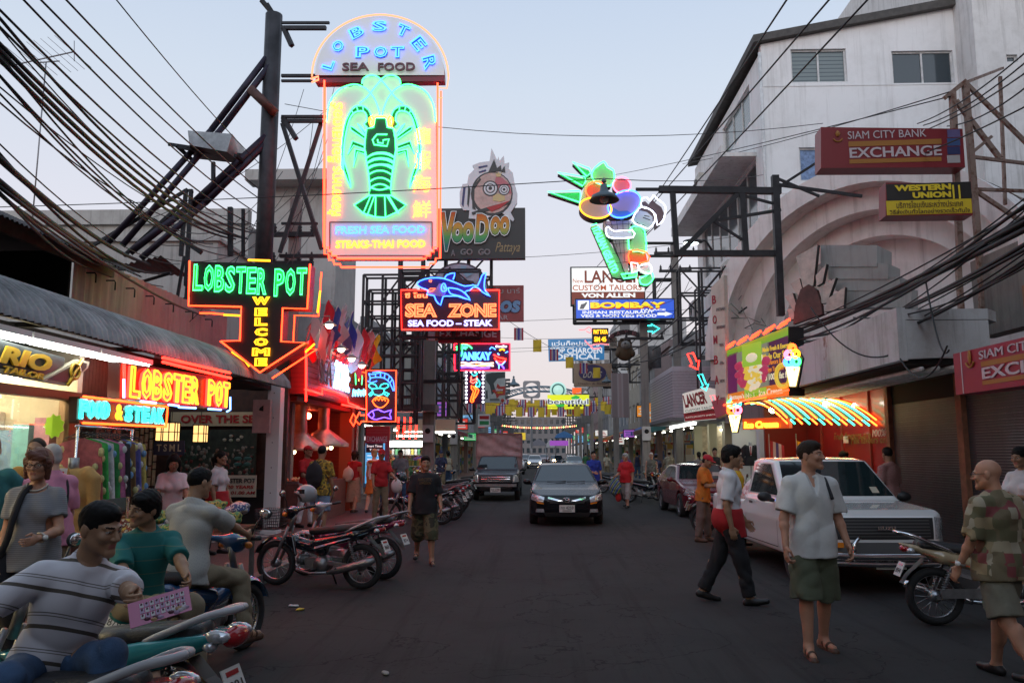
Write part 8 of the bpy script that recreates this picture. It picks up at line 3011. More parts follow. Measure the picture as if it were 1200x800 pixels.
sa_('brown scaffold between tiled shop and tall board',4.9,6.4,27.5,5.4,8.0,2,3,.06,9,.5)
sa_('scaffold propping the neon arrows',4.6,5.9,22.9,3.4,6.4,2,3,.04,10,.5)
# --- national flags over the red restaurant
FL=[('red and white flag held nearest to the arrow sign',[(.62,.02,.03),(.62,.58,.57)],365,402,375,372),('white flag with red cross bands beside the nearest flag',[(.60,.56,.56),(.55,.03,.05)],388,398,392,365),('pale flag with a blue corner',[(.55,.52,.55),(.05,.12,.40)],398,405,400,372),('striped red and white flag with light blue corner',[(.55,.08,.10),(.58,.55,.56)],404,400,408,370),('white flag with blue edge hanging in folds',[(.60,.57,.58),(.10,.20,.45)],409,412,412,382),('red white and blue banded flag in the middle',[(.50,.03,.05),(.60,.58,.58),(.03,.05,.30)],416,412,418,378),('white flag with pink streaks, lowest hanging',[(.60,.50,.52),(.60,.57,.58)],424,425,426,392),('bright red flag below the white one',[(.55,.02,.03),(.50,.02,.03)],432,425,434,398),('red flag with small white device',[(.55,.02,.03),(.55,.20,.20)],438,432,440,400),('black and red flag with a yellow tip',[(.02,.02,.02),(.50,.02,.03),(.60,.35,.02)],446,436,447,405)]
for k,(lab,cols,px,py,bx_,by_)in enumerate(FL):
 Yf=17.8+.55*k
 base=ba_((-5.2,Yf,4.1))
 tip=at(bx_-4,by_-14,Yf-.7)
 t=fa_('flag',lab,'flag',base,0,'national flags over the red restaurant')
 mb=MB()
 mb.ga_([(0,0,0),tip-base],.016,6)
 mb.aa_('pole',mat('flag_pole',(.5,.5,.5),.4,.3),t)
 d=tip-base
 h0=d*.42
 def fl(u,v,d=d,h0=h0,k=k):
  p=h0+(d-h0)*u
  return p+ba_((.10*v+.05*da_.sin(7*v+k+4*u),.08*da_.sin(5*u+6*v+k)-.12*v,-.78*v-.08*da_.sin(3*u+k)*v))
 mb=MB()
 for i,c in enumerate(cols):
  n=len(cols)
  mb.grid(lambda u,v,i=i:fl((i+u)/n,v),4,10,i)
 mb.aa_('cloth',[mat('flag_%.2f_%.2f_%.2f'%c,c,.8)for c in cols],t)
for k,(px,py)in enumerate(((386,381),(400,409),(412,420),(424,428))):
 p=atx(px,py,-4.5)
 t=fa_('gooseneck_lamp','%s shaded lamp over the red fascia'%('unlit first','lit second','small third','small fourth')[k],'lamp',p,0,'shaded lamps over the red fascia')
 mb=MB()
 mb.lathe([(.03,.10),(.06,.08),(.17,0),(.16,0),(.05,.07)],14)
 mb.ga_([(0,0,.1),(0,0,.2),(-.3,0,.2),(-.5,0,-.1)],.012,5)
 mb.aa_('shade',mat('lamp_shade_grey',(.30,.29,.28),.5),t)
 MB().ra_((0,0,.01),.09,10,6).aa_('bulb',ja_('lamp_warmwhite',(1,.85,.6),12 if k else 6),t)
 # --- hanging street lamps
def pend(label,p,k=1.0,lit=False):
 t=fa_('hanging_lamp',label,'lamp',p)
 mb=MB()
 mb.lathe([(.03,.34),(.06,.33),(.08,.22),(.10,.17),(.24,.10),(.30,.0),(.28,.0),(.10,.12)],20)
 mb.ga_([(0,0,.34),(0,0,.46)],.02,6)
 mb.ra_((0,0,.40),.05,8,6)
 mb.aa_('shade',mat('lamp_bluegrey',(.10,.14,.16),.45,.2),t)
 MB().ra_((0,0,.03),.09,10,6).aa_('bulb',ja_('lamp_lit',(.9,1,1),14)if lit else mat('lamp_off',(.4,.4,.38),.3),t)
 t.scale=(k,)*3
 return t
lp=at(708,235,12.5)
pend('blue grey enamel lamp hanging on a wire before the ice cream sign',lp,.80)
ta_('thin wire carrying the enamel lamp across the street',(-9,12.4,lp.z-.05),lp+ba_((0,0,.36)),.05,.008,None)
ta_('wire from the enamel lamp up to the white building',lp+ba_((0,0,.36)),(6.5,22.6,9.6),.1,.008,None)
pend('small lamp hanging over the middle of the street far away',at(602,452,48),1.3)
pend('smaller lamp hanging beside the tan chemist board',at(711,448,40),.9)
t=fa_('street_lamp','lit street lamp on a short arm in front of the lattice frame','street lamp',at(818,283,20))
mb=MB()
mb.ga_([(.35,0,-.25),(.2,0,.02),(0,0,.02)],.03,6)
mb.ra_((-.12,0,.0),(.26,.12,.07),12,7)
mb.aa_('arm',hb_,t)
MB().ra_((-.18,-.02,-.05),(.20,.10,.05),12,6).aa_('lamp_glass',ja_('lamp_cold',(.8,1.0,1.0),7),t)
# --- square frame with a round opening on a roof far away, arches and bunting
o=at(623,465,80)
t=fa_('ring_frame','grey square frame with a round opening, high in the distance','frame',o)
mb=MB()
n=32
sq=[]
for i in range(n):
 a=2*da_.pi*(i+.5)/n
 k=1/max(abs(da_.cos(a)),abs(da_.sin(a)))
 sq.append((da_.cos(a)*k*.85,da_.sin(a)*k*.85+.75))
ci=[(da_.cos(2*da_.pi*(i+.5)/n)*.68,da_.sin(2*da_.pi*(i+.5)/n)*.68+.75)for i in range(n)]
vs=[(x,0,z)for x,z in sq]+[(x,0,z)for x,z in ci]+[(x,.3,z)for x,z in sq]+[(x,.3,z)for x,z in ci]
fs=[]
for i in range(n):
 j=(i+1)%n
 fs+=[(i,j,n+j,n+i),(2*n+j,2*n+i,3*n+i,3*n+j),(i,2*n+i,2*n+j,j),(n+j,3*n+j,3*n+i,n+i)]
mb.add(vs,fs)
mb.bx((-.1,.05,-5),(.1,.25,-.1))
mb.aa_('frame',mat('ring_grey',(.20,.20,.21),.5),t)
ARB=mat('arch_blue',(.06,.13,.18),.5)
for k,(yy,rise,zb,wid)in enumerate(((82,1.9,5.9,5.0),(94,2.2,6.6,5.2),(106,2.4,7.2,5.6))):
 t=fa_('street_arch','%s blue lattice arch spanning the street'%('nearest','middle','farthest')[k],'arch',(.4,yy,0),0,'blue lattice arches over the street')
 mb=MB()
 pt=[]
 for i in range(25):
  a=da_.pi*i/24
  pt.append((wid*da_.cos(a),rise*da_.sin(a)))
 for dz in(0,.55):
  mb.ga_([(x,0,zb+z+dz)for x,z in pt],.06,5)
 for i in range(24):
  mb.ga_([(pt[i][0],0,zb+pt[i][1]),(pt[i+1][0],0,zb+pt[i+1][1]+.55)],.03,4)
 for s_ in(-1,1):
  mb.ga_([(s_*wid,0,0),(s_*wid,0,zb+.5)],.12,6)
 mb.aa_('truss',ARB,t)
YFL=mat('flag_festival_yellow',(.62,.42,.03),.8)
TFL=wa_('thai_stripes','band',[(.42,.04,.06),(.55,.52,.55),(.06,.06,.25),(.55,.52,.55)],1.5,(0,R(90),0),pos=(0,.2,.4,.8))
mbY=MB()
mbY.grid(lambda u,v:((u-.5)*.42,.04*da_.sin(5*u+2*v),-.62*v),5,4)
flY=mbY.aa_('bunting_flag',YFL)
mbT=MB()
for i,c in enumerate((0,1,2,1,0)):
 mbT.grid(lambda u,v,i=i:(-.23+.092*(i+u),.03*da_.sin(4*(i+u)),-.60*v),2,3,c)
flT=mbT.aa_('bunting_flag',[mat('thai_red',(.42,.04,.06),.8),mat('thai_white',(.50,.46,.50),.8),mat('thai_blue',(.07,.06,.26),.8)])
rr=random.Random(21)
cnt=[0,0]
def string(y,z,x0,x1,n,sag=.4,k=1.0):
 ta_('string of small flags across the street',(x0,y,z),(x1,y,z),sag,.012,'bunting strings across the street')
 for i in range(n):
  t_=(i+.5)/n
  src=flY if(i+int(y))%2 else flT
  kk=0 if src is flY else 1
  o=src if cnt[kk]==0 else src.copy()
  if cnt[kk]:
   C.objects.link(o)
  cnt[kk]+=1
  t_+=rr.uniform(-.3,.3)/n
  o.location=(x0+(x1-x0)*t_,y,z-4*sag*t_*(1-t_)-.02)
  o.rotation_euler.z=rr.uniform(-.5,.5)
  o.scale=(k,k,k)
  tag(o,('small yellow festival flag on a string over the street','small red white and blue striped flag on a string over the street')[kk],'bunting flag',('yellow bunting flags','striped bunting flags')[kk])
for k,(y,z,n)in enumerate(((52,6.3,9),(56,5.9,11),(60,6.1,11),(64,5.9,12),(68,6.0,12),(72,5.8,13),(76,6.0,13),(80,5.9,13),(84,5.8,13))):
 string(y,1.75+.0605*y+.25*(k%3),-4.6,5.6,n+2,.3+.2*(k%2),1.0)
ta_('string of flags slung from the palm sign towards the chemist board',(-1.2,31.5,6.9),(4.4,44,6.0),.35,.01,None)
for i in range(7):
 t_=(i+.6)/7.5
 o=(flY if i%2 else flT).copy()
 C.objects.link(o)
 p=ba_((-1.2,31.5,6.9)).lerp(ba_((4.4,44,6.0)),t_)
 o.location=(p.x,p.y,p.z-4*.35*t_*(1-t_))
 o.scale=(.85,)*3
 tag(o,None,None,None)
t=fa_('fairy_lights','string of red and green party lights far down the street','fairy lights',(.3,86,4.6))
mb=MB()
for i in range(40):
 u=i/39
 mb.ra_((-4.5+9*u,0,-.8*4*u*(1-u)*.4),.075,6,4,0 if i%3 else 1)
mb.ga_([(-4.5+9*i/12,0,-.32*4*(i/12)*(1-i/12))for i in range(13)],.015,4,2)
mb.aa_('bulbs',[ja_('fairy_red',(1,.2,.1),5),ja_('fairy_green',(.5,1,.2),5),CABLE],t)
rr=random.Random(17)
SCOL=[('red',(.75,.06,.04)),('yellow',(.85,.60,.05)),('pale blue',(.25,.55,.85)),('green',(.08,.55,.18)),('white',(.85,.85,.80)),('purple',(.40,.12,.55)),('orange',(.85,.30,.04))]
used={}
for k in range(34):
 sd=1 if k%2 else-1
 y=36+(k//2)*6.2+rr.uniform(-1,1)
 ci_=rr.randrange(7)
 x=(5.6 if sd>0 else-4.6)+rr.uniform(-.6,.4)*1
 w,h=rr.uniform(.4,1.0),rr.uniform(.3,.9)
 z=rr.uniform(2.6,4.8)
 n_=used.setdefault((ci_,sd),0)
 used[ci_,sd]+=1
 o=fa_('hanging_sign','%s lit box sign jutting from the %s shops, %s of its colour there'%(SCOL[ci_][0],'right hand' if sd>0 else 'left hand',['nearest','second','third','fourth','fifth','sixth'][min(5,n_)]),'sign',(x,y,z),0,'lit box signs along the street')
 fb_=MB().bx((-w/2,-.1,-h/2),(w/2,.1,h/2),0)
 for j in range(3):
  zz=h*(-.3+.25*j+(.05 if k%2 else 0))
  fb_.bx((-w*rr.uniform(.25,.42),-.104,zz-h*.06),(w*rr.uniform(.25,.42),-.1,zz+h*.06),1)
 fb_.aa_('face',[ja_('sign_glow_%d'%ci_,SCOL[ci_][1],.55),ja_('sign_band_%d'%(ci_%3),((.7,.7,.65),(.5,.05,.03),(.05,.08,.3))[ci_%3],.4)],o)
 MB().bx((-w/2-.04,-.07,-h/2-.04),(w/2+.04,.07,h/2+.04)).aa_('case',jb_,o)
 # ---- cars and motorbikes
P_BLACK=mat('car_black',(.006,.006,.008),.22,spec=.25,coat=.25)
P_MAROON=mat('car_maroon',(.12,.008,.016),.22,coat=.5)
P_WHITE=mat('car_white',(.72,.715,.70),.22,coat=1)
P_NAVY=mat('car_navy',(.008,.008,.014),.25,spec=.3,coat=.3)
P_SILVER=mat('car_silver',(.42,.43,.44),.25,.6,coat=1)
P_TEALC=mat('car_teal',(.04,.09,.10),.2,.3,coat=1)
root,f=build_car('car','shiny black saloon car driving towards the viewer in the middle of the road','car',(.68,19.4,0),0,sedan_spec(),P_BLACK,plate='กง 4259')
mb=MB()
for s_ in(-1,1):
 lb_(mb,f,[(s_*.10,.60),(s_*.44,.69),(s_*.45,.645),(s_*.08,.56)]if s_>0 else[(s_*.44,.69),(s_*.10,.60),(s_*.08,.56),(s_*.45,.645)],'front',.014,8,2)
mb.aa_('grille_bar',ib_,root)
y0=lb_(MB(),f,[(-.01,.60),(.01,.60),(.01,.62),(-.01,.62)],'front',.02,1,1)[0][1]
mb=MB()
mb.ga_([(-.045,y0-.005,.655),(-.035,y0-.005,.575)],.009,5)
mb.ga_([(.045,y0-.005,.655),(.035,y0-.005,.575)],.009,5)
mb.ga_([(-.04,y0-.005,.612),(.04,y0-.005,.612)],.009,5)
mb.ga_([(-.065,y0-.003,.665),(.065,y0-.003,.665),(.052,y0-.003,.565),(-.052,y0-.003,.565)],.006,5,closed=True)
mb.aa_('badge',ib_,root)
for s_ in(-1,1):
 mb=MB()
 for dx in(.0,.10):
  mb.ra_((s_*(.62+dx),.12+dx*.6,.645+dx*.2),(.045,.035,.035),10,6)
 mb.aa_('headlight_bulb',ib_,root)
mb=MB()
mb.ga_([(-.45,1.36,.985),(-.1,1.42,1.0),(.02,1.44,1.01)],.009,5)
mb.ga_([(.05,1.36,.985),(.4,1.40,1.0),(.5,1.42,1.005)],.009,5)
mb.aa_('wiper',hb_,root)
root,f=build_car('car','dark maroon saloon car parked at the right kerb behind the orange shirted man','car',(4.70,21.6,0),R(2),sedan_spec(4.6,1.76,1.42),P_MAROON,plate='4417')
mb=MB()
for k in range(5):
 lb_(mb,f,[(-.36,.555+.022*k),(.36,.555+.022*k),(.36,.565+.022*k),(-.36,.565+.022*k)],'front',.012,8,1)
mb.aa_('grille_bar',ib_,root)
t=fa_('paper_sheet','pale card standing behind the maroon windscreen','card',(5.0,23.05,1.08),0)
MB().bx((-.14,0,0),(.14,.01,.10)).aa_('sheet',kb_,t)
wx,wy=4.28,10.35
root,f=build_car('pickup_truck','white pickup truck with chrome bull bar parked on the right with sacks in its bed','pickup truck',(wx,wy,0),R(2.5),pickup_spec(),P_WHITE,vox=.017,plate='ตฟ 3896')
mb=MB()
for k in range(6):
 lb_(mb,f,[(-.56,.69+.038*k),(.56,.69+.038*k),(.56,.705+.038*k),(-.56,.705+.038*k)],'front',.014,8,1)
mb.aa_('grille_bar',mat('grille_grey',(.10,.10,.10),.4,.4),root)
mb=MB()
lb_(mb,f,[(-.80,.36),(.80,.36),(.82,.625),(-.82,.625)],'front',.007,12,4)
mb.aa_('bumper',mat('bumper_grey',(.10,.10,.10),.45),root)
mb=MB()
mb.text('ISUZU',0,.80,.22,.045,-.03,0,t=.01,bold=.04)
mb.aa_('badge',ib_,root)
mb=MB()
mb.ga_(pa_([(-.86,.05,.56),(-.80,-.10,.50),(-.40,-.13,.47),(.40,-.13,.47),(.80,-.10,.50),(.86,.05,.56)],sub=5),.045,10)
mb.ga_(pa_([(-.84,.02,.42),(-.78,-.10,.40),(-.3,-.12,.38),(.3,-.12,.38),(.78,-.10,.40),(.84,.02,.42)],sub=5),.035,10)
for x in(-.45,.45):
 mb.ga_([(x,-.12,.38),(x,-.12,.62),(x*.8,-.08,.70)],.025,8)
mb.aa_('bull_bar',ib_,root)
mb=MB()
for s_,x0,x1 in((-1,-.86,-.52),(1,.52,.86)):
 mb.box((s_*.66,-.035,.60),(.22,.05,.06),0)
mb.aa_('indicator',ORANGEL,root)
mb=MB()
lb_(mb,f,[(.48,1.16),(.58,1.16),(.58,1.24),(.48,1.24)],'front',.009,2,2)
mb.aa_('sticker',mat('sticker',(.45,.40,.30),.5),root)
BAGM=wa_('printed_plastic','spots',[(.62,.55,.54),(.45,.08,.08),(.60,.56,.55)],14,pos=(0,.56,.62),rough=.3)
for k,(dx,dy,z,r,lab,m_)in enumerate(((-.45,3.75,.98,(.36,.42,.34),'big printed plastic sack in the white pickup bed',BAGM),(.05,4.3,.92,(.30,.30,.26),'grey plastic sack behind the printed one in the pickup bed',mat('grey_sack',(.20,.18,.18),.4)),(-.5,4.55,.95,(.22,.25,.12),'flat cardboard tray at the tail of the pickup bed',mat('card_tan',(.40,.25,.13),.7)))):
 b=Blob((-r[0]-.06,-r[1]-.06,-r[2]-.06),(r[0]+.06,r[1]+.06,r[2]+.06),.022)
 b.ell((0,0,0),r,None,0)
 b.ripple(.018,14,k)
 V,Q=b.mesh()
 o=cb_('cargo_sack',V,Q,m_)
 o.location=(wx+dx,wy+dy,z)
 tag(o,lab,'sack')
spd=pickup_spec(4.9,1.76,1.62)
root,f=build_car('box_truck','dark pickup with a tall pinkish canvas box, driving on the left lane','pickup truck',(-1.52,29.4,0),0,spd,P_NAVY,vox=.024,plate='ณข 2788')
MB().bx((-.87,2.6,1.02),(.87,5.0,2.38)).aa_('x',P_NAVY,root)if False else None
mb=MB()
def tarp(u,v):
 return(-.87+1.74*u,2.62-.035*da_.sin(9*u+4*v)*da_.sin(7*v+3*u)-.02*da_.sin(23*u*v),1.55+.88*v)
mb.grid(tarp,24,14)
mb.bx((-.88,2.66,1.0),(.88,4.9,2.43),0)
for x in(-.88,.88):
 mb.beam((x,2.6,1.5),(x,2.6,2.46),.05,.05,1)
mb.beam((-.9,2.6,2.45),(.9,2.6,2.45),.05,.05,1)
mb.aa_('canvas_box',[mat('canvas_pink',(.38,.22,.22),.55,var=.25,vscale=2.5),mat('canvas_frame',(.25,.12,.12),.5)],root)
mb=MB()
for k in range(3):
 lb_(mb,f,[(-.52,.70+.07*k),(.52,.70+.07*k),(.52,.725+.07*k),(-.52,.725+.07*k)],'front',.014,8,1)
mb.aa_('grille_bar',ib_,root)
MB().box((0,-.02,.56),(1.5,.06,.10)).aa_('bumper',STEEL,root)
spf=sedan_spec(4.3,1.72,1.45)
far,f=build_car('car','silver car far down the road with both headlamps burning','car',(-.35,88,0),0,spf,P_SILVER,vox=.045,plate='2231',lamps_on=True,group='cars far down the road')
for lab,x,y,rz,pm in(('dark teal car standing far off on the right lane',3.3,72,0,P_TEALC),('black car behind the dark teal one far off',2.2,96,0,P_BLACK),('white car far off, half hidden by the canvas box truck',-1.9,64,0,P_WHITE),('navy car far away behind the silver one',-1.6,118,0,P_NAVY),('maroon car farthest down the road',1.0,130,0,P_MAROON),('silver car parked far off along the right kerb',4.4,104,0,P_SILVER),('pale car farthest away on the left lane',-2.4,140,0,P_WHITE)):
 c=dup(far,(x,y,0),rz,lab,'cars far down the road')
 bb_(c,{'car_silver':pm,'headlamp_on':LENS})
 # --- motorbikes
def va_(n,c):
 return mat('bike_'+n,c,.18,coat=1)
GREYR=mat('rail_grey',(.40,.40,.41),.4)
B1=mb_('nearest scooter with pale grab rail and red tail, under the striped shirt man',(-2.37,3.52,0),R(-100),va_('teal_dark',(.02,.14,.15)),rail=GREYR,tailm=va_('crimson',(.20,.01,.02)),vox=.010,fat=True)
B2=mb_('turquoise scooter with silver grab rail and white plate, under the teal shirt man',(-2.50,4.52,0),R(-101),va_('turquoise',(.03,.26,.27)),rail=GREYR,tailm=va_('turquoise',(.03,.26,.27)),vox=.010,accent=va_('cyan_pale',(.10,.40,.42)),fat=True)
B3=mb_('blue scooter with white mirror ridden by the man in the pale shirt',(-2.76,6.78,0),R(166),va_('blue',(.01,.06,.16)),tailm=va_('blue',(.01,.06,.16)))
B4=mb_('black motorbike with a wire basket parked at the left kerb',(-2.85,10.72,0),R(-104),va_('black',(.006,.010,.018)),basket=True,rail=GREYR,accent=va_('icy',(.12,.22,.26)),tailm=va_('black',(.006,.010,.018)))
B5=mb_('magenta and white motorbike standing behind the basket motorbike',(-2.72,11.55,0),R(-107),va_('white',(.40,.38,.40)),tailm=va_('magenta',(.22,.02,.08)),rail=STEEL)
B6=mb_('grey green motorbike with helmet on its bars beside the red capped man',(-2.95,19.9,0),R(-92),va_('greygreen',(.18,.25,.24)),tailm=va_('black',(.006,.010,.018)))
B7=dup(B5,(-2.75,21.4,0),R(-112),'black tailed motorbike, first in the row beyond the man in black')
bb_(B7,{'bike_magenta':va_('black',(.006,.010,.018)),'bike_white':va_('violet',(.05,.03,.20))})
B8=dup(B5,(-2.85,23.0,0),R(-108),'red motorbike, middle of the row beyond the man in black')
bb_(B8,{'bike_magenta':va_('red',(.25,.01,.015)),'bike_white':va_('red',(.25,.01,.015))})
B9=dup(B6,(-2.9,24.6,0),R(-105),'dark motorbike, last of the row before the thick concrete pole')
bb_(B9,{'bike_greygreen':va_('black',(.006,.010,.018))})
B10=dup(B6,(-3.1,28.6,0),R(-100),'motorbike parked just behind the thick concrete pole')
bb_(B10,{'bike_greygreen':va_('red',(.25,.01,.015))})
Br=mb_('bronze motorbike with silver exhaust parked at the right in front of the white truck',(4.62,8.55,0),R(86),va_('bronze',(.42,.33,.20)),tailm=va_('bronze',(.42,.33,.20)),rail=ib_,accent=va_('amber_red',(.35,.06,.02)),vox=.010)
B11=dup(B5,(4.02,17.4,0),R(55),'dark red motorbike standing between the maroon car and the orange shirted man')
bb_(B11,{'bike_magenta':va_('red',(.25,.01,.015)),'bike_white':va_('black',(.006,.010,.018))})
B12=dup(B6,(4.25,18.6,0),R(62),'black motorbike parked in front of the maroon car')
bb_(B12,{'bike_greygreen':va_('black',(.006,.010,.018))})
for k,(x,y,rz,pm,lab)in enumerate(((3.75,28.6,75,'black','black motorbike parked just behind the maroon car'),(3.75,30.1,72,'red','red motorbike parked second behind the maroon car'),(3.7,31.8,78,'greygreen','grey motorbike parked third behind the maroon car'),(3.4,35.5,80,'black','motorbike parked beyond the pole at the tiled shop'),(3.5,39,76,'blue','blue motorbike parked farther along the right kerb'),(-3.0,33,-100,'blue','blue motorbike parked along the left kerb beyond the box truck'))):
 c=dup(B6,(x,y,0),R(rz),lab)
 bb_(c,{'bike_greygreen':MATS['bike_'+pm]})
Bf=dup(B6,(1.45,74,0),0,'motorbike with burning headlamp riding far down the road')
for o in Bf.children:
 if o.name.startswith('headlight')and 'cowl' not in o.name:
  o.material_slots[0].link='OBJECT'
  o.material_slots[0].material=ja_('moto_lamp',(1,.6,.25),60)
  o.scale=(1.6,1.3,1.6)
  o.location=(0,.2,-.5)
HG=mat('helmet_grey',(.26,.26,.27),.3,coat=.6)
helmet('grey open face helmet hung on the basket motorbike',(-3.05,10.75,1.17),R(-60),HG)
helmet('black helmet hung on the grey green motorbike',(-3.32,19.8,1.12),R(-80),mat('helmet_black',(.03,.05,.06),.25,coat=.6))
helmet('red helmet resting on a motorbike in the row on the left',(-3.1,22.95,1.1),R(-80),mat('helmet_red',(.35,.015,.015),.25,coat=.6))
# ---- the people
def tl(loc,rz,w):
 v=ba_(w)-ba_(loc)
 c,s=da_.cos(rz),da_.sin(rz)
 return ba_((v.x*c+v.y*s,-v.x*s+v.y*c,v.z))
def nb_(n,c,**k):
 return mat('cloth_'+n,c,.85,var=k.pop('var',.12),vscale=k.pop('vscale',9),bump=.25,bscale=160,**k)
JEANS=nb_('jeans',(.035,.075,.15),var=.3)
BLK=nb_('black',(.012,.012,.014))
KHAKI=nb_('khaki',(.20,.16,.10))
OLIVE=nb_('olive',(.075,.085,.05))
REDC=nb_('red',(.36,.012,.016))
WHT=nb_('white',(.60,.60,.62),var=.06)
SHOEB=mat('shoe_black',(.015,.014,.014),.45)
SANDB=mat('sandal_brown',(.075,.035,.018),.6)
STRIPE=wa_('polo_stripes','band',[(.62,.60,.63),(.09,.075,.06),(.62,.60,.63),(.16,.14,.13),(.62,.60,.63),(.16,.14,.13),(.62,.60,.63)],2.35,(R(14),R(-16),0),pos=(0,.38,.50,.72,.75,.80,.83),rough=.85)
TEALP=wa_('teal_polo','band',[(.010,.13,.12),(.09,.15,.11),(.010,.13,.12)],3.6,pos=(0,.8,.86),rough=.85)
PLAIDW=wa_('pale_plaid','brick',[(.42,.41,.37),(.40,.39,.36),(.33,.33,.31)],24,(R(90),0,0),rough=.85,gap=.9)
GREYS=wa_('grey_stripe_tee','wave',[(.26,.26,.27),(.19,.19,.20)],22,rough=.85)
PATCHS=wa_('patchwork_shirt','patch',[(.26,.20,.11),(.14,.11,.06),(.30,.25,.16),(.20,.05,.05),(.32,.28,.20),(.11,.10,.05)],12.0,(.05,.03,.1),rough=.8)
FLORAL=wa_('yellow_floral','spots',[(.16,.11,.02),(.42,.28,.03),(.06,.05,.02)],11,pos=(0,.47,.58),rough=.8)
PLAIDR=wa_('pink_plaid','brick',[(.42,.24,.22),(.36,.18,.17),(.24,.10,.10)],18,(R(90),0,0),rough=.85)
CAMO=wa_('camo','spots',[(.05,.055,.025),(.10,.09,.045),(.03,.03,.018)],8,pos=(0,.46,.56),rough=.85)
LINEN=nb_('linen',(.56,.56,.54),var=.07)
l1,a1=(-2.17,3.70,0),R(40)
J1=ua_('man in white polo with brown stripes sitting on the nearest scooter holding a picture card',l1,a1,1.60,'thai',('short','black'),vox=.010,hv=.0042,girth=1.04,top=dict(m=STRIPE,collar=1,sleeve=.78,loose=.020,rip=.006,vox=.010,hem=-.10),bottom=dict(m=JEANS,loose=.02,vox=.011,rip=.006),shoes=dict(m=SANDB,sandal=1),seat=(0,0,.80),pose=dict(lean=24,side=10,head=(30,-14,2),L=(104,10,82),Rl=(98,20,86),La=(tl(l1,a1,(-1.43,3.06,1.13)),(.6,.4,-1)),Ra=(tl(l1,a1,(-2.55,3.2,.86)),(-1,.5,-.3)),curl=(1.6,1.2),thumbL=(0,0,1)))
l2,a2=(-2.64,5.45,0),R(56)
J2=ua_('young man in teal polo shirt sitting on the turquoise scooter looking aside',l2,a2,1.60,'thai',('mop','black'),vox=.011,hv=.0045,girth=.96,top=dict(m=TEALP,collar=1,sleeve=.85,loose=.020,rip=.005),bottom=dict(m=KHAKI,loose=.02,rip=.005),shoes=dict(m=SANDB,sandal=1),seat=(0,0,.74),pose=dict(lean=15,twist=-16,head=(-66,3,-2),L=(94,10,88),Rl=(98,4,92),La=(tl(l2,a2,(-2.14,5.06,.93)),(.8,.6,-.6)),Ra=(tl(l2,a2,(-2.44,4.92,.86)),(-1,.4,-.4)),curl=(1.3,1.3)))
l3,a3=(-2.80,6.55,0),R(166)
J3=ua_('man in pale checked shirt seen from behind on the blue scooter',l3,a3,1.70,'thai',('short','black'),vox=.012,hv=.006,top=dict(m=PLAIDW,collar=1,sleeve=.85,loose=.026,rip=.006,hem=-.12),bottom=dict(m=KHAKI,loose=.02),shoes=dict(m=SANDB,sandal=1),seat=(0,0,.80),pose=dict(lean=6,head=(-14,4,0),L=(76,22,78),Rl=(76,22,78),La=(tl(l3,a3,(-3.0,7.10,.98)),(.9,.3,-.6)),Ra=(tl(l3,a3,(-2.46,7.12,.98)),(-.9,.3,-.6)),curl=(2,2)))
l4,a4=(-3.72,6.0,.12),R(18)
J4=ua_('auburn haired woman with glasses in grey striped top, dark bag across her body',l4,a4,1.60,'sun',('bob','auburn'),fem=True,glasses=True,vox=.012,hv=.0048,girth=1.18,top=dict(m=GREYS,sleeve=.62,scoop=.055,loose=.018,hem=-.12),bottom=dict(m=BLK,loose=.03),shoes=dict(m=SANDB),pose=dict(head=(-6,4,4),L=(6,2,6),La=(18,10,62,26),Ra=(2,8,14)))
l5,a5=(-4.28,7.1,.12),R(-118)
J5=ua_('grey cropped man in pink polo with black shoulder strap behind the woman with glasses',l5,a5,1.66,'pale',('buzz','grey'),vox=.012,hv=.006,girth=1.22,belly=.03,top=dict(m=nb_('pink',(.52,.20,.30)),collar=1,sleeve=.85,loose=.03,hem=-.12),bottom=dict(m=KHAKI,loose=.03,len=.95,flare=.02,name='shorts'),shoes=dict(m=SANDB),pose=dict(head=(-12,6,0),L=(10,2,8)))
POLO2=nb_('staff_white',(.58,.55,.56),var=.05)
J6=ua_('smiling hostess with long black hair in white polo behind the counter',(-5.12,11.35,.12),R(28),1.58,'thai',('long','black'),fem=True,top=dict(m=POLO2,collar=1,sleeve=.7),bottom=dict(m=REDC,skirt=1,len=.9),shoes=dict(m=SHOEB),pose=dict(head=(0,14,0),lean=10,La=(30,10,50),Ra=(30,10,50)))
J7=ua_('waitress with tied black hair in white polo and red apron facing right',(-5.15,13.1,.12),R(78),1.60,'thai',('tail','black'),fem=True,top=dict(m=POLO2,collar=1,sleeve=.75),bottom=dict(m=BLK),shoes=dict(m=SHOEB),pose=dict(head=(5,2,0),La=(8,6,14),Ra=(4,8,12)))
J8=ua_('cook in red shirt and cap standing by the white pillar',(-5.05,17.8,.12),R(60),1.72,'thai',('cap','black'),capm=REDC,top=dict(m=REDC,collar=1,sleeve=.8),bottom=dict(m=WHT),shoes=dict(m=SHOEB),pose=dict(La=(30,8,60),Ra=(20,8,60)))
J9=ua_('dark haired visitor in yellow floral shirt with dark backpack at the kitchen',(-4.15,15.6,.12),R(165),1.70,'thai',('short','black'),girth=1.1,top=dict(m=FLORAL,sleeve=.8,loose=.03,hem=-.14,collar=1),bottom=dict(m=nb_('paleblue',(.14,.22,.32)),len=.95,flare=.03,loose=.03,name='shorts'),shoes=dict(m=SANDB),pose=dict(head=(10,5,0)))
J10=ua_('woman in red top and patterned long skirt with white shoulder bag, seen from behind',(-4.95,22.0,.12),R(172),1.63,'sun',('bob','brown'),fem=True,top=dict(m=REDC,sleeve=.25,hem=-.02),bottom=dict(m=wa_('brown_print','noise',[(.18,.10,.06),(.34,.24,.17)],16),skirt=1,len=1.5,flare=.16,name='skirt'),shoes=dict(m=SANDB),pose=dict(L=(14,2,6),Rl=(-12,2,14)))
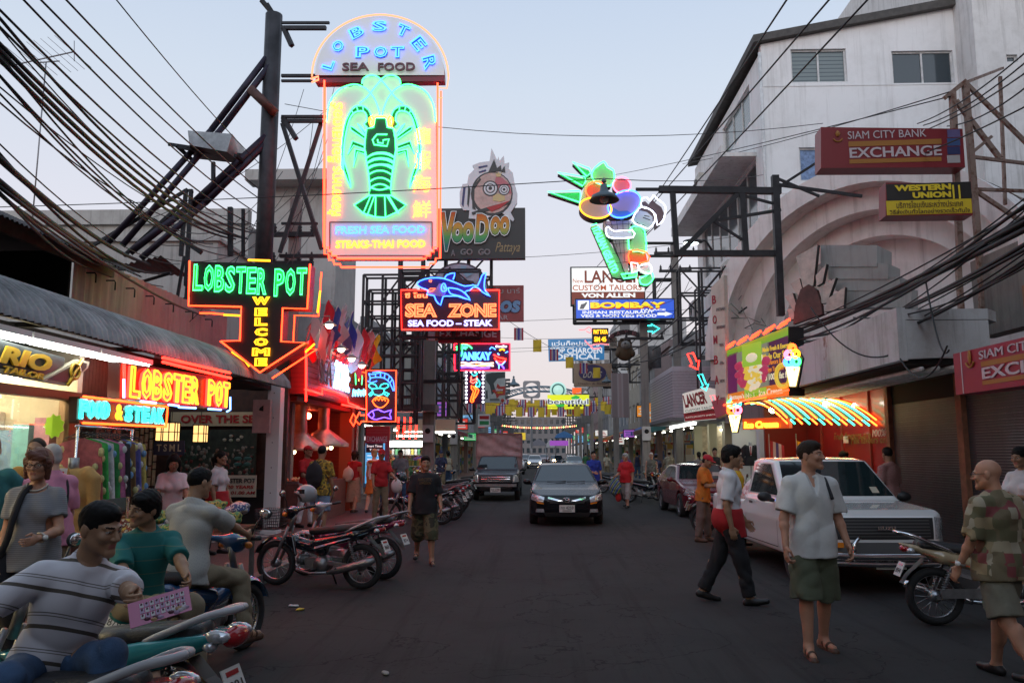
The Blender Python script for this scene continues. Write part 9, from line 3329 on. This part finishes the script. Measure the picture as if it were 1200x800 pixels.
J11=ua_('blond woman in white top with orange scarf and orange skirt walking away',(-4.4,21.9,.12),R(176),1.68,'pale',('bun','blond'),fem=True,top=dict(m=WHT,sleeve=.3,hem=-.02),bottom=dict(m=nb_('orange',(.46,.16,.03)),skirt=1,len=.95,flare=.17,name='skirt'),shoes=dict(m=SHOEB),pose=dict(L=(-12,2,14),Rl=(14,2,6)))
J12=ua_('man in red polo and red cap carrying plastic bags beside the grey green motorbike',(-3.65,19.0,.12),R(28),1.66,'thai',('cap','black'),capm=REDC,top=dict(m=REDC,collar=1,sleeve=.8),bottom=dict(m=KHAKI),shoes=dict(m=SHOEB),pose=dict(head=(-8,12,0),La=(30,10,40),Ra=(10,10,20)))
J13=ua_('barefaced man in black tee and camouflage shorts walking towards the viewer',(-1.79,13.0,0),R(8),1.66,'thai',('short','black'),girth=1.14,vox=.012,top=dict(m=BLK,sleeve=.85,loose=.026,hem=-.12),bottom=dict(m=CAMO,len=1.25,loose=.04,flare=.02,name='shorts'),shoes=dict(m=SHOEB,sandal=1),pose=dict(head=(4,2,0),L=(16,3,10),Rl=(-14,3,20),La=(-4,14,38),Ra=(10,12,12)))
mb=MB()
mb.text('NARCOTIC',0,1.30,.22,.05,-.158,0,t=.004,shear=.1)
mb.text('SUPPRESSION',0,1.245,.18,.035,-.160,0,t=.004)
o=mb.aa_('shirt_print',mat('print_ochre',(.16,.09,.02),.7),J13['root'])
J14=ua_('man in bright blue shirt standing behind the black car',(1.80,26.6,0),R(20),1.74,'sun',('short','black'),girth=1.15,top=dict(m=nb_('royal',(.02,.04,.30)),collar=1,sleeve=.85,loose=.025,hem=-.12),bottom=dict(m=BLK),shoes=dict(m=SHOEB),pose=dict(head=(-10,0,0),Ra=(20,6,60,20)))
l15,a15=(2.80,26.2,0),R(-38)
J15=ua_('grey haired man in red shirt and pale trousers carrying striped shopping bags',l15,a15,1.68,'sun',('mop','grey'),girth=1.2,belly=.03,top=dict(m=nb_('scarlet',(.45,.01,.015)),collar=1,sleeve=.85,loose=.03,hem=-.12),bottom=dict(m=nb_('stone',(.34,.30,.28)),len=1.55,loose=.03),shoes=dict(m=SHOEB),pose=dict(head=(-10,3,0),L=(12,3,6),Rl=(-10,3,12),Ra=(14,10,50),La=(-6,12,20)))
J16=ua_('man in orange tee and red cap looking down by the motorbikes',(3.24,16.3,0),R(62),1.67,'thai',('cap','black'),capm=nb_('cap_red',(.38,.015,.03)),top=dict(m=nb_('orange_tee',(.52,.15,.015)),sleeve=.8,loose=.026,hem=-.14),bottom=dict(m=nb_('mauve_brown',(.16,.10,.08)),loose=.03),shoes=dict(m=SANDB),pose=dict(head=(0,20,0),lean=4,La=(20,6,70,20),Ra=(24,6,70,20)))
l17=(2.22,9.75,0)
J17=ua_('waiter in white shirt with red apron and black trousers striding to the right',l17,R(82),1.80,'thai',('mop','black'),vox=.011,hv=.006,top=dict(m=WHT,collar=1,sleeve=.85,loose=.024,hem=-.04),bottom=dict(m=BLK,loose=.022,flare=.012),shoes=dict(m=SHOEB),pose=dict(lean=3,head=(2,4,0),L=(-15,2,12),Rl=(16,2,5),La=(12,8,26),Ra=(-8,8,22),pitR=8,pitL=-14))
l18=(2.42,7.42,0)
J18=ua_('dark haired man in open white linen shirt and olive cargo shorts walking towards the viewer',l18,R(4),1.80,'sun',('short','brown'),vox=.0095,hv=.0045,girth=1.08,top=dict(m=LINEN,collar=1,vneck=.17,sleeve=.80,loose=.030,rip=.008,rf=17,hem=-.14,vox=.0095),bottom=dict(m=OLIVE,len=1.08,loose=.04,flare=.03,name='shorts',rip=.007),shoes=dict(m=SANDB,sandal=1),pose=dict(head=(46,-2,0),L=(-7,3,8),Rl=(13,3,9),La=(-5,15,32),Ra=(8,16,14),curl=(1.2,1.4)))
l19=(3.56,6.55,0)
J19=ua_('bald man in patchwork short sleeved shirt and khaki shorts walking away on the right',l19,R(-158),1.67,'sun',('bald','grey'),vox=.0105,hv=.0055,girth=1.2,belly=.04,top=dict(m=PATCHS,collar=1,sleeve=.9,loose=.034,rip=.007,hem=-.14),bottom=dict(m=nb_('sage',(.16,.15,.11)),len=.92,loose=.04,flare=.03,name='shorts'),shoes=dict(m=SHOEB),glasses=True,pose=dict(head=(28,6,0),L=(-16,3,20),Rl=(18,3,8),La=(8,14,20),Ra=(-8,12,24)))
J20=ua_('hostess in white polo with red lower half at the right picture edge',(5.62,9.7,.12),R(-62),1.64,'thai',('bun','black'),fem=True,top=dict(m=POLO2,collar=1,sleeve=.75),bottom=dict(m=REDC,skirt=1,len=.8),shoes=dict(m=SHOEB),pose=dict(head=(0,8,0),La=(30,6,66,25),Ra=(30,6,66,25)))
J21=ua_('man in pink checked shirt looking at the red panel behind the truck',(5.86,13.9,.12),R(-150),1.66,'thai',('short','black'),top=dict(m=PLAIDR,collar=1,sleeve=.85,loose=.03),bottom=dict(m=JEANS),shoes=dict(m=SHOEB),pose=dict(head=(-25,4,0)))
J22=ua_('black haired person just showing above the truck roof before the red panel',(5.95,16.2,.12),R(10),1.60,'thai',('mop','black'),top=dict(m=REDC,sleeve=.8),bottom=dict(m=BLK),shoes=dict(m=SHOEB),pose=dict(head=(0,10,0)))
J23=ua_('person in yellow shirt half hidden behind the waiter',(3.75,15.6,0),R(70),1.62,'thai',('short','black'),top=dict(m=nb_('yellow',(.48,.34,.02)),sleeve=.8),bottom=dict(m=JEANS),shoes=dict(m=SHOEB))
J24=ua_('stout man in dark vest sitting on the step near the tiled shop',(4.3,31.2,.0),R(-10),1.70,'sun',('buzz','grey'),girth=1.25,belly=.05,top=dict(m=nb_('drab',(.10,.09,.07)),sleeve=0,loose=.02),bottom=dict(m=BLK),shoes=dict(m=SHOEB),pose=dict(head=(0,5,0)))
J25=ua_('woman in black sleeveless top behind the maroon car',(5.75,28.4,.12),R(12),1.60,'thai',('bun','black'),fem=True,top=dict(m=BLK,sleeve=0),bottom=dict(m=JEANS),shoes=dict(m=SHOEB))
J26=ua_('man in black vest with medallion right of the woman in black',(5.75,26.8,.12),R(-6),1.72,'thai',('short','black'),top=dict(m=BLK,sleeve=0),bottom=dict(m=KHAKI),shoes=dict(m=SHOEB),pose=dict(La=(20,10,60)))
rr=random.Random(31)
base=[(J25['root'],'BLK'),(J21['root'],'PL'),(J12['root'],'RED'),(J7['root'],'W')]
CL=[('navy',(.02,.025,.07)),('grey',(.18,.18,.19)),('rust',(.28,.09,.03)),('green',(.04,.14,.06)),('cream',(.45,.40,.30)),('violet',(.13,.05,.20))]
spots=[(-4.75,25.2,'near the red neon stall'),(-4.3,25.6,'beside the glass case'),(-4.9,27.4,'in front of the lit stall'),(-4.5,28.6,'left of the thick pole'),(-4.1,29.8,'beyond the thick pole'),(-4.6,31.5,'by the white lit stall'),(-3.9,33.0,'near the canvas box truck'),(-4.4,35,'by the slim pole'),(-4.2,38,'far along the left pavement'),(-4.6,42,'farther along the left pavement'),(5.9,37,'by the right hand shops'),(5.6,42,'farther along the right pavement'),(5.8,48,'far along the right pavement'),(-2.2,47,'crossing far down the road'),(-3.9,27.9,'stepping off the left kerb'),(-4.9,33.5,'close to the left shop fronts'),(-4.0,36.5,'past the slim pole'),(3.9,36.5,'among the motorbikes on the right'),(4.9,34.2,'by the second right hand pole'),(5.9,30.2,'at the lit door of the tiled shop'),(-3.4,52,'under the first bunting on the left'),(3.6,62,'under the bunting on the right'),(4.6,55,'farthest on the right')]
names={'cloth_black':0,'pink_plaid':0,'cloth_red':0,'cloth_staff_white':0}
for k,(x,y,wh)in enumerate(spots):
 src,_=base[k%4]
 cn,cc=CL[k%6]
 c=dup(src,(x,y,.12 if abs(x)>3.6 and x<0 or x>5.4 else 0),R(rr.choice([0,180,150,20,-30,200])),'passer by in %s top %s'%(cn,wh),'passers by in the distance')
 bb_(c,{n_:nb_('crowd_'+cn,cc)for n_ in names})
 # --- what the people carry (resting in hands or on shoulders: things of their own)
l_=ba_((-1.385,3.03,1.16))
t=fa_('picture_card','pink laminated card of small pictures held out by the man in striped polo','card',l_,R(18))
mb=MB()
M=ca_.Rotation(R(-15),4,'Y')@ca_.Rotation(R(-28),4,'X')
M=M@ca_.Scale(.80,4)
mb.box((0,0,0),(.265,.006,.115),0,M)
r2=random.Random(6)
for i in range(9):
 for j in range(3):
  mb.box((-.075+.022*i,-.005,.030-.026*j),(.017,.003,.020),1+(i+j)%2,M)
  mb.ra_(tuple(M@ba_((-.075+.022*i,-.007,.034-.026*j))),(.004,.002,.005),6,4,3)
for i in range(14):
 mb.ra_(tuple(M@ba_((r2.uniform(-.1,.12),-.005,r2.uniform(-.05,-.03)))),(.012,.002,.008),6,4,r2.choice([1,2,3,4]))
mb.aa_('sheet',[mat('card_pink',(.45,.08,.20),.25,coat=.5),mat('card_pale',(.55,.50,.52),.4),mat('card_lilac',(.40,.28,.42),.4),mat('card_dark',(.10,.03,.05),.4),mat('card_tan2',(.42,.26,.14),.4)],t)
def strap(J,label,m,pts,w=.016,name='shoulder_strap',cat='strap',drop=None):
 mb=MB()
 P=[J['tp'](*p)for p in pts]
 c=sum(P,ba_())/len(P)
 mb.ga_([p-c for p in pa_(P,sub=4)],w,6)
 t=fa_(name,label,cat,J['root'].matrix_basis@c,J['root'].rotation_euler.z)
 mb.aa_('strap',m,t)
 return t,c
BAGK=nb_('bag_black',(.018,.018,.022))
t,c=strap(J4,'dark shoulder bag hanging at the side of the woman with glasses',BAGK,[(.02,.06,.53),(-.06,-.09,.50),(-.10,-.18,.32),(-.14,-.17,.12),(-.22,-.10,-.06)],.024,'shoulder_bag','bag')
b=Blob((-.25,-.16,-.24),(.25,.16,.24),.014)
b.cone((0,-.0,-.08),(0,0,.08),.10,.08,.02).cone((.06,0,-.1),(.06,0,.08),.07,.06,.03)
V,Q=b.mesh()
o=cb_('bag',V,Q,BAGK,t)
o.location=J4['tp'](-.24,-.06,-.10)-c
t,c=strap(J5,'black strap over the shoulder of the man in pink',BAGK,[(-.02,-.14,.40),(-.07,-.06,.545),(-.09,.10,.47),(-.06,.16,.25),(.02,.17,.05)],.014,'shoulder_strap','strap')
t,c=strap(J18,'black bag strap over the left shoulder of the man in linen shirt',BAGK,[(.135,-.145,.34),(.125,-.10,.43),(.12,-.02,.515),(.12,.10,.46),(.12,.17,.25)],.016,'backpack','backpack')
b=Blob((-.2,-.14,-.28),(.2,.14,.28),.016)
b.ell((0,0,0),(.15,.09,.22),None,0)
V,Q=b.mesh()
o=cb_('pack',V,Q,BAGK,t)
o.location=J18['tp'](.03,.235,.22)-c
def bag(J,label,at_,r,m,cat='bag',name='carrier_bag',rip=.01):
 c=J['root'].matrix_basis@ba_(at_)
 b=Blob([-q-.04 for q in r],[q+.04 for q in r],.016)
 b.ell((0,0,-.02),r,None,0)
 b.cone((0,0,r[2]*.6),(0,0,r[2]*1.1),.05,.012,.04)
 b.ripple(rip,20,r[0]*10)
 V,Q=b.mesh()
 o=cb_(name,V,Q,m)
 o.location=c
 o.rotation_euler.z=J['root'].rotation_euler.z
 tag(o,label,cat)
 return o
h15=J15['arms'][1][3]
bag(J15,'green blue and yellow striped beach bag carried by the man in red',h15+ba_((0,-.02,-.28)),(.22,.10,.26),wa_('beach_stripes','band',[(.03,.12,.05),(.42,.34,.04),(.04,.07,.30),(.02,.10,.12),(.30,.30,.28)],2.4,(0,R(55),0),pos=(0,.25,.4,.65,.85)))
bag(J15,'small red carrier bag hanging below the striped one',h15+ba_((.04,.10,-.62)),(.10,.07,.15),nb_('bag_red',(.45,.02,.02)))
h12=J12['arms'][0][3]
bag(J12,'white plastic bag held by the man in red cap',h12+ba_((.02,-.05,-.16)),(.13,.10,.16),mat('bag_white',(.50,.45,.44),.35))
bag(J10,'white shoulder bag on the back of the woman in red top',J10['tp'](.12,.16,.18),(.15,.08,.19),mat('bag_cream',(.55,.50,.46),.6))
bag(J9,'dark backpack on the visitor in yellow floral shirt',J9['tp'](.02,.22,.28),(.17,.10,.24),BAGK,'backpack','backpack')
b=Blob((-.2,-.2,-.5),(.2,.2,.3),.016)
b.cone((-.12,.12,.18),(.10,.13,.20),.035,.03,.02).cone((-.12,.13,.18),(-.10,.14,-.32),.045,.06,.02).cone((.10,.13,.2),(.12,-.02,.18),.03,.02,.02)
b.ripple(.008,22,3)
V,Q=b.mesh()
o=cb_('scarf',V,Q,MATS['cloth_orange'])
o.location=J11['root'].matrix_basis@J11['tp'](0,0,.28)
o.rotation_euler.z=J11['root'].rotation_euler.z
tag(o,'long orange scarf hanging down the back of the blond woman','scarf')
for J,lab in((J17,'red waist apron worn by the striding waiter'),(J7,'red apron round the waist of the waitress')):
 s_=J['s']
 p=J['pel']
 b=Blob((p.x-.35,p.y-.3,p.z-.35),(p.x+.35,p.y+.3,p.z+.2),.014)
 b.ell((p.x,p.y+.01,p.z),(.222*s_,.178*s_,.17*s_),None,0).ell((p.x,p.y,p.z+.08),(.205*s_,.165*s_,.14*s_),None,.03)
 b.cone((p.x-.05,p.y-.05,p.z-.06),(p.x-.05,p.y-.07,p.z-.2),.13*s_,.13*s_,.04).cone((p.x+.05,p.y-.05,p.z-.06),(p.x+.05,p.y-.07,p.z-.2),.13*s_,.13*s_,.04)
 b.cut((0,0,p.z+.12),(0,0,1)).cut((0,0,p.z-.20),(0,0,-1))
 V,Q=b.mesh()
 cb_('apron',V,Q,REDC,J['root'])
for J,i,lab in((J4,0,'watch'),(J19,0,'watch')):
 sd,sh,el,wr,cu=J['arms'][i]
 d=(wr-el).normalized()
 mb=MB()
 M=ca_.Translation(wr-d*.035)@d.to_track_quat('Z','Y').to_matrix().to_4x4()
 mb.torus((0,0,0),.032,.009,'Z',16,6,0,M)
 mb.lathe([(.001,.01),(.018,.01),(.018,-.01),(.001,-.01)],12,(0,0,0),1,M@ca_.Translation((.036,0,0))@ca_.Rotation(R(90),4,'Y'))
 mb.aa_('watch',[mat('watch_strap',(.35,.33,.30),.3,.6),kb_],J['root'])
mb=MB()
mb.ga_([J4['tp'](.075*da_.cos(a),.0-.085*max(0,-da_.sin(a))+.06*max(0,da_.sin(a)),.545-.05*max(0,-da_.sin(a)))for a in[2*da_.pi*i/20 for i in range(20)]],.006,5,closed=True)
mb.aa_('necklace',mat('pearl',(.6,.55,.48),.25),J4['root'])
# ---- stalls, racks, dummies and small things
def dummy(label,loc,rz,jacket,head=True,hair=None,skin='pale',h=1.72):
 t=fa_('mannequin',label,'mannequin',loc,rz)
 b=Blob((-.35,-.25,.6),(.35,.25,1.62),.014)
 b.ell((0,0,1.22),(.19,.13,.24),None,0).ell((0,0,.98),(.17,.12,.18),None,.05)
 for x in(-1,1):
  b.cone((x*.15,0,1.40),(x*.22,.01,1.34),.07,.06,.04).cone((x*.22,.01,1.34),(x*.25,0,.85),.062,.05,.02)
  b.cone((x*.07,0,.98),(x*.09,0,.80),.11,.12,.04)
 b.cut((0,0,.80),(0,0,-1))
 b.ripple(.003,20,2)
 V,Q=b.mesh()
 cb_('jacket',V,Q,jacket,t)
 mb=MB()
 mb.ia_([(-.055,1.45),(.055,1.45),(.012,1.12),(-.012,1.12)],-.150,-.138,'xz',0)
 mb.ia_([(-.012,1.42),(.012,1.42),(.018,1.16),(0,1.13),(-.018,1.16)],-.156,-.150,'xz',1)
 for x in(-1,1):
  mb.ia_([(x*.055,1.46),(x*.085,1.40),(x*.06,1.34),(x*.014,1.10)][::1 if x>0 else-1],-.160,-.150,'xz',2)
 mb.aa_('shirt_front',[WHT,REDC,jacket],t)
 mb=MB()
 mb.ga_([(0,0,0),(0,0,.85)],.02,8)
 mb.lathe([(.20,0),(.19,.02),(.02,.03)],16)
 mb.ga_([(0,0,1.38),(0,0,1.55)],.05,10,1 if head else 0)
 mb.aa_('stand',[STEEL,SKIN[skin]],t)
 if head:
  hV,hQ,hmi=head_mesh(True,.006)
  cb_('head',hV+np.array((0,-.03,1.62)),hQ,[SKIN[skin],EYEW,IRIS,LIPS],t,hmi)
  if hair:
   kV,kQ=hair_mesh(hair[0],.007)
   cb_('hair',kV+np.array((0,-.03,1.62)),kQ,HAIRM[hair[1]],t)
 return t
dummy('red haired dummy in teal suit standing in front of the tailor window',(-4.62,6.75,.12),R(40),nb_('teal_suit',(.03,.15,.15)),hair=('short','auburn'))
dummy('dark headed dummy in mustard jacket beside the tailor window',(-4.80,7.7,.12),R(15),nb_('mustard',(.42,.23,.05)),skin='dark',hair=('buzz','black'))
dummy('headless dummy in second mustard jacket next to the dark headed one',(-4.55,7.9,.12),R(-5),nb_('mustard2',(.40,.24,.08)),head=False)
dummy('headless dummy in black suit in the suit shop',(6.85,26.6,.5),R(-10),nb_('suit_black',(.012,.012,.015)),head=False)
dummy('headless dummy in blue suit in the suit shop',(7.35,26.9,.5),R(-12),nb_('suit_blue',(.03,.10,.22)),head=False)
dummy('headless dummy in grey suit at the back of the suit shop',(7.85,27.1,.5),R(-12),nb_('suit_grey',(.16,.16,.17)),head=False)
S=Sign(63,499,Y=8.8)
t=fa_('price_tag','lime green star shaped price tag hanging in the tailor window','price tag',S.o,R(15))
mb=MB()
mb.ia_([(.11*(1 if i%2 else.8)*da_.cos(da_.pi*i/9),.14*(1 if i%2 else.8)*da_.sin(da_.pi*i/9))for i in range(18)],0,.01,'xz',0)
mb.aa_('card',ja_('tag_lime',(.35,.62,.03),.35),t)
t=fa_('clothes_rack','chrome rail of garments hung outside the restaurant','clothes rack',(-4.62,8.6,.12),R(90))
mb=MB()
for x in(-.55,.55):
 mb.ga_([(x,0,0),(x,0,1.86)],.016,6)
 mb.ga_([(x,-.3,.02),(x,.3,.02)],.016,6)
mb.ga_([(-.6,0,1.86),(.6,0,1.86)],.014,6)
mb.aa_('rail',ib_,t)
GC=[(.40,.10,.10),(.05,.42,.08),(.55,.52,.54),(.03,.24,.06),(.55,.16,.34),(.03,.03,.035),(.22,.12,.05),(.10,.10,.35),(.50,.40,.10)]
GN=['rose','bright green','white and mauve','dark green','pink','black','brown','violet blue','yellow']
for i in range(9):
 yy=8.12+.115*i
 g=MB()
 rr=random.Random(40+i)
 def gar(u,v,i=i):
  a=2*da_.pi*u
  w=.20+.05*v
  return(w*da_.cos(a),(.028+.012*v)*da_.sin(a)+.012*da_.sin(9*u*6.28+i)*v,-.06-.62*v-(.06*abs(da_.cos(a))if v<.1 else 0))
 g.grid(gar,26,8,0)
 for k in range(12):
  a,v=rr.random()*6.28,rr.uniform(.1,.95)
  g.ra_(gar(a/6.28,v),(.032,.010,.04),7,4,1)
 g.ga_([(-.16,0,-.07),(0,0,.0),(.16,0,-.07)],.006,4,2)
 g.ga_([(0,0,0),(0,0,.05)],.005,4,2)
 o=g.aa_('garment',[mat('garment_%d'%i,GC[i],.8,var=.3,vscale=12),mat('garment_print_%d'%(i%3),[(.5,.45,.2),(.5,.5,.5),(.15,.3,.5)][i%3],.8),hb_],None,(-4.62,yy,1.93),R(8))
 tag(o,'%s printed shirt on the chrome rail, %s from the near end'%(GN[i],['first','second','third','fourth','fifth','sixth','seventh','eighth','ninth'][i]),'shirt','shirts on the chrome rail')
t=fa_('sale_table','street sale table with dark skirt under the heap of folded clothes','table',(-3.98,9.15,.12),R(90))
MB().bx((-1.25,-.42,.66),(1.25,.42,.70)).aa_('table_top',WOODM,t)
for a in(-1.2,1.2):
 for b_ in(-.38,.38):
  MB().bx((a-.025,b_-.025,0),(a+.025,b_+.025,.66)).aa_('leg',STEEL,t)
CM=[wa_('heap_%d'%i,'spots',c,16,pos=(0,.48,.58),rough=.85)for i,c in enumerate(([(.30,.12,.02),(.06,.03,.02),(.45,.22,.05)],[(.05,.10,.25),(.40,.40,.42),(.03,.05,.12)],[(.42,.02,.03),(.50,.40,.30),(.30,.01,.02)],[(.45,.42,.40),(.05,.08,.20),(.5,.5,.5)],[(.05,.20,.08),(.35,.30,.06),(.03,.08,.04)],[(.45,.30,.05),(.20,.05,.03),(.5,.45,.3)]))]
CNM=['brown floral','blue and white','red and cream','white and navy','green','mustard']
rr=random.Random(77)
for i in range(24):
 ix,iy=i%8,i//8
 x,yy=-4.25+.27*iy+rr.uniform(-.03,.03),8.1+.28*ix+rr.uniform(-.03,.03)
 z=.86+.10*(ix%3==1)+.06*iy%.1
 b=Blob((-.21,-.21,-.12),(.21,.21,.14),.016)
 b.ell((0,0,0),(.15,.13,.055),None,0).ell((.03,.02,.05),(.11,.12,.04),None,.02)
 b.ripple(.014,26,i*1.7)
 V,Q=b.mesh()
 o=cb_('folded_shirt',V,Q,CM[(i*5+iy)%6])
 o.location=(x,yy,z+.02*iy)
 o.rotation_euler.z=rr.uniform(-.5,.5)
 tag(o,'folded %s garment on the heap on the sale table'%CNM[(i*5+iy)%6],'garment','folded %s garments on the sale table'%CNM[(i*5+iy)%6])
for i,(x,yy,m_,lb)in enumerate(((-4.2,10.3,nb_('cap_yellow',(.50,.30,.04)),'yellow cap on the far end of the sale table'),(-4.0,10.25,nb_('cap_wine',(.30,.03,.05)),'wine red cap between the yellow and tan caps'),(-3.8,10.35,nb_('cap_tan',(.35,.22,.12)),'tan cap at the end of the row of caps'))):
 V,Q=hair_mesh('cap',.008)
 o=cb_('cap',V,Q,m_)
 o.location=(x,yy,.98)
 o.rotation_euler.z=R(40-30*i)
 tag(o,lb,'cap')
S=Sign(98,578,Y=8.4)
t=fa_('price_board','yellow price board reading 150 on the sale table','price board',S.o,R(12))
mb=MB()
mb.box((0,0,0),(.34,.012,.20),0)
mb.text('B 150 B',0,0,.28,.11,-.007,1,t=.004,shear=.15,bold=.02)
mb.aa_('card',[mat('price_yellow',(.62,.46,.03),.6),PLATEK],t)
MB().ga_([(0,.01,-.1),(0,.01,-.32)],.008,5).aa_('stick',STEEL,t)
t=fa_('glass_case','white lit glass case of goods with red neon strips on top','display case',(-4.35,26.9,.12),R(20))
MB().bx((-.5,-.35,0),(.5,.35,.7)).aa_('base',mat('case_red',(.2,.03,.03),.5),t)
mb=MB()
for k in range(3):
 mb.bx((-.48,-.33,.78+.36*k),(.48,.33,.80+.36*k))
mb.aa_('shelf',kb_,t)
mb=MB()
r3=random.Random(2)
for k in range(3):
 for i in range(9):
  mb.box((-.42+.105*i,-.15+.25*r3.random(),.90+.36*k),(.07,.08,.18),r3.randrange(4))
mb.aa_('goods',[mat('goods_%d'%i,c,.5)for i,c in enumerate([(.5,.1,.05),(.5,.45,.1),(.1,.3,.15),(.5,.5,.5)])],t)
mb=MB()
mb.bx((-.5,-.36,1.78),(.5,.36,1.98))
mb.aa_('light_box',ja_('case_light',(1.0,.97,.9),4.5),t)
mb=MB()
for i in range(4):
 mb.ga_([(-.35+.2*i,-.30,2.05),(-.32+.2*i,-.30,2.75)],.03,5)
mb.aa_('red_neon',REDN,t)
t=fa_('shop_sign','white lit strip sign over the shops behind the thick pole','sign',(-4.1,31.0,2.75),R(0))
mb=MB().bx((-.95,-.1,-.25),(.95,.1,.22),0)
mb.bx((-.95,-.12,-.30),(.95,.0,-.25),1)
mb.aa_('panel',[mat('strip_cream',(.5,.40,.30),.5),TUBE],t)
t=fa_('market_stall','orange lit food stall under the strip sign','stall',(-4.6,30.2,.12))
MB().bx((-.7,-.5,0),(.7,.5,.85)).aa_('counter_base',mat('stall_orange',(.45,.20,.05),.6),t)
mb=MB()
for i in range(20):
 mb.ra_((-.6+.13*(i%10),-.25+.4*(i//10),.92),(.06,.12,.07),7,5,i%3)
mb.aa_('goods',[mat('fruit_a',(.6,.4,.05),.5),mat('fruit_b',(.5,.1,.05),.5),mat('fruit_c',(.15,.3,.05),.5)],t)
mb=MB()
for x in(-.7,.7):
 mb.ga_([(x,.45,0),(x,.45,2.3)],.02,5,1)
mb.bx((-.8,-.6,2.28),(.8,.55,2.33),0)
mb.ga_([(-.6,-.3,2.2),(.6,-.3,2.2)],.03,6,2)
mb.aa_('roof',[mat('stall_roof',(.30,.25,.16),.6),STEEL,TUBE],t)
t=fa_('flag','striped national flag on a short stick in front of the suit shop','flag',(5.55,19.2,1.55),R(-20))
mb=MB()
for i,c in enumerate((0,1,2,1,0)):
 mb.grid(lambda u,v,i=i:(-.14+.062*(i+u),.03*da_.sin(5*v+i),.45-.75*v-.12*(i+u)*.2),2,6,c)
mb.aa_('cloth',[mat('thai_red',(.42,.04,.06)),mat('thai_white',(.5,.46,.5)),mat('thai_blue',(.07,.06,.26))],t)
MB().ga_([(-.16,0,-1.3),(-.16,0,.6)],.012,5).aa_('pole',STEEL,t)
t=fa_('flag','yellow royal flag next to the striped one at the suit shop','flag',(5.95,19.0,1.6),R(-20))
MB().grid(lambda u,v:(.34*u,.04*da_.sin(6*u+3*v),.40-.62*v-.15*u),6,6).aa_('cloth',mat('royal_yellow',(.62,.45,.03),.8),t)
MB().ga_([(0,0,-1.3),(0,0,.55)],.012,5).aa_('pole',STEEL,t)
t=fa_('menu_board','yellow menu board below the yellow flag','board',(6.1,18.6,.12),R(-35))
mb=MB().box((0,0,1.15),(.36,.03,.55),0)
for k in range(6):
 mb.box((0,-.017,1.34-.075*k),(.26,.004,.028),1)
mb.ga_([(0,.02,0),(0,.02,1.0)],.015,5,2)
mb.aa_('panel',[mat('menu_yellow',(.60,.50,.05),.5),mat('menu_green',(.10,.25,.05),.5),STEEL],t)
tag(MB().bx((6.7,26.2,.12),(8.6,27.6,.5)).aa_('display_platform',kb_),'low white platform under the suits in the suit shop','platform')
for i,(x,y,c,lb)in enumerate(((-2.75,9.35,(.55,.54,.52),'white scrap of paper on the road below the basket motorbike'),(-2.62,9.15,(.60,.40,.04),'yellow scrap of peel beside the white paper'),(-1.2,6.6,(.25,.24,.22),'small pale crumb on the road in the foreground'))):
 b=Blob((-.09,-.07,-.02),(.09,.07,.05),.008)
 b.ell((0,0,.012),(.06,.025,.012),None,0).ripple(.004,60,i)
 V,Q=b.mesh()
 o=cb_('litter',V,Q,mat('litter_%d'%i,c,.7))
 o.location=(x,y,.004)
 o.rotation_euler.z=i
 tag(o,lb,'litter')
 # ---- unseen blocks added behind the viewer to shade the roadway from western sky
for k,(x0,x1,y0,y1,h,lb)in enumerate(((-16,-5.6,-14,2.6,15,'left hand block nearest behind the viewer'),(-16,-5.6,-34,-14.5,19,'left hand block farther behind the viewer'),(6.8,17,-12,8.0,15,'right hand block nearest behind the viewer'),(6.8,17,-34,-12.5,19,'right hand block farther behind the viewer'),(-5.5,6.7,-42,-36,15,'wide block closing the street behind the viewer'))):
 t=fa_('shade_block','unseen plain rendered %s'%lb,'building',((x0+x1)/2,(y0+y1)/2,0))
 w,d=(x1-x0)/2,(y1-y0)/2
 MB().bx((-w,-d,.13),(w,d,h)).aa_('wall',WALLC[k%6],t)
 for j in range(4):
  for f in range(3):
   xx=w if x0<-10 else-w
   if abs(x0)<6:
    continue
   yy=-d+(2*d)*(j+.5)/4
   MB().bx((xx-.03,yy-.9,3.6+f*2.6),(xx+.03,yy+.9,5.0+f*2.6)).aa_('window',WINDOW,t)
for k,(px0,py0,px1,py1,yy,c,lb)in enumerate(((640,514,650,524,110,(.55,.55,.56),'white pitched tent roof far down the right side'),(650,505,672,513,100,(.05,.18,.38),'blue sheet roof over a stall far down the right side'),(588,512,604,520,120,(.05,.25,.22),'green awning far down on the left'),(606,508,622,516,150,(.20,.18,.17),'brown roof closing the view between the flags'),(622,514,640,522,160,(.12,.12,.14),'dark roof beside the brown one at the end of the road'),(690,505,708,514,75,(.45,.30,.08),'ochre awning on the right before the blue roof'))):
 a,b=at(px0,py1,yy),at(px1,py0,yy)
 t=fa_('stall_canopy',lb,'canopy',((a.x+b.x)/2,yy,0))
 w,z0,z1=(b.x-a.x)/2,a.z,b.z
 mb=MB()
 mb.ia_([(-w,z0),(w,z0),(w*.8,(z0+z1)/2),(0,z1),(-w*.8,(z0+z1)/2)],-1,2.5,'xz')
 mb.aa_('roof',mat('canopy_%d'%k,c,.7,var=.2),t)
 mb=MB()
 for x in(-w*.9,w*.9):
  mb.ga_([(x,-.8,0),(x,-.8,z0)],.05,5)
 mb.aa_('post',STEEL,t)
t=fa_('shop_sign','purple lit shop sign under the blue sheet roof far away','sign',at(655,519,98))
MB().bx((-1.1,-.1,-.3),(1.1,.1,.3)).aa_('panel',ja_('sign_lilac',(.35,.08,.5),.6),t)
t=fa_('shop_sign','small yellow sign right of the canvas box truck','sign',at(609,511,70))
MB().bx((-.5,-.1,-.3),(.5,.1,.3)).aa_('panel',ja_('sign_sun',(.8,.55,.04),.6),t)
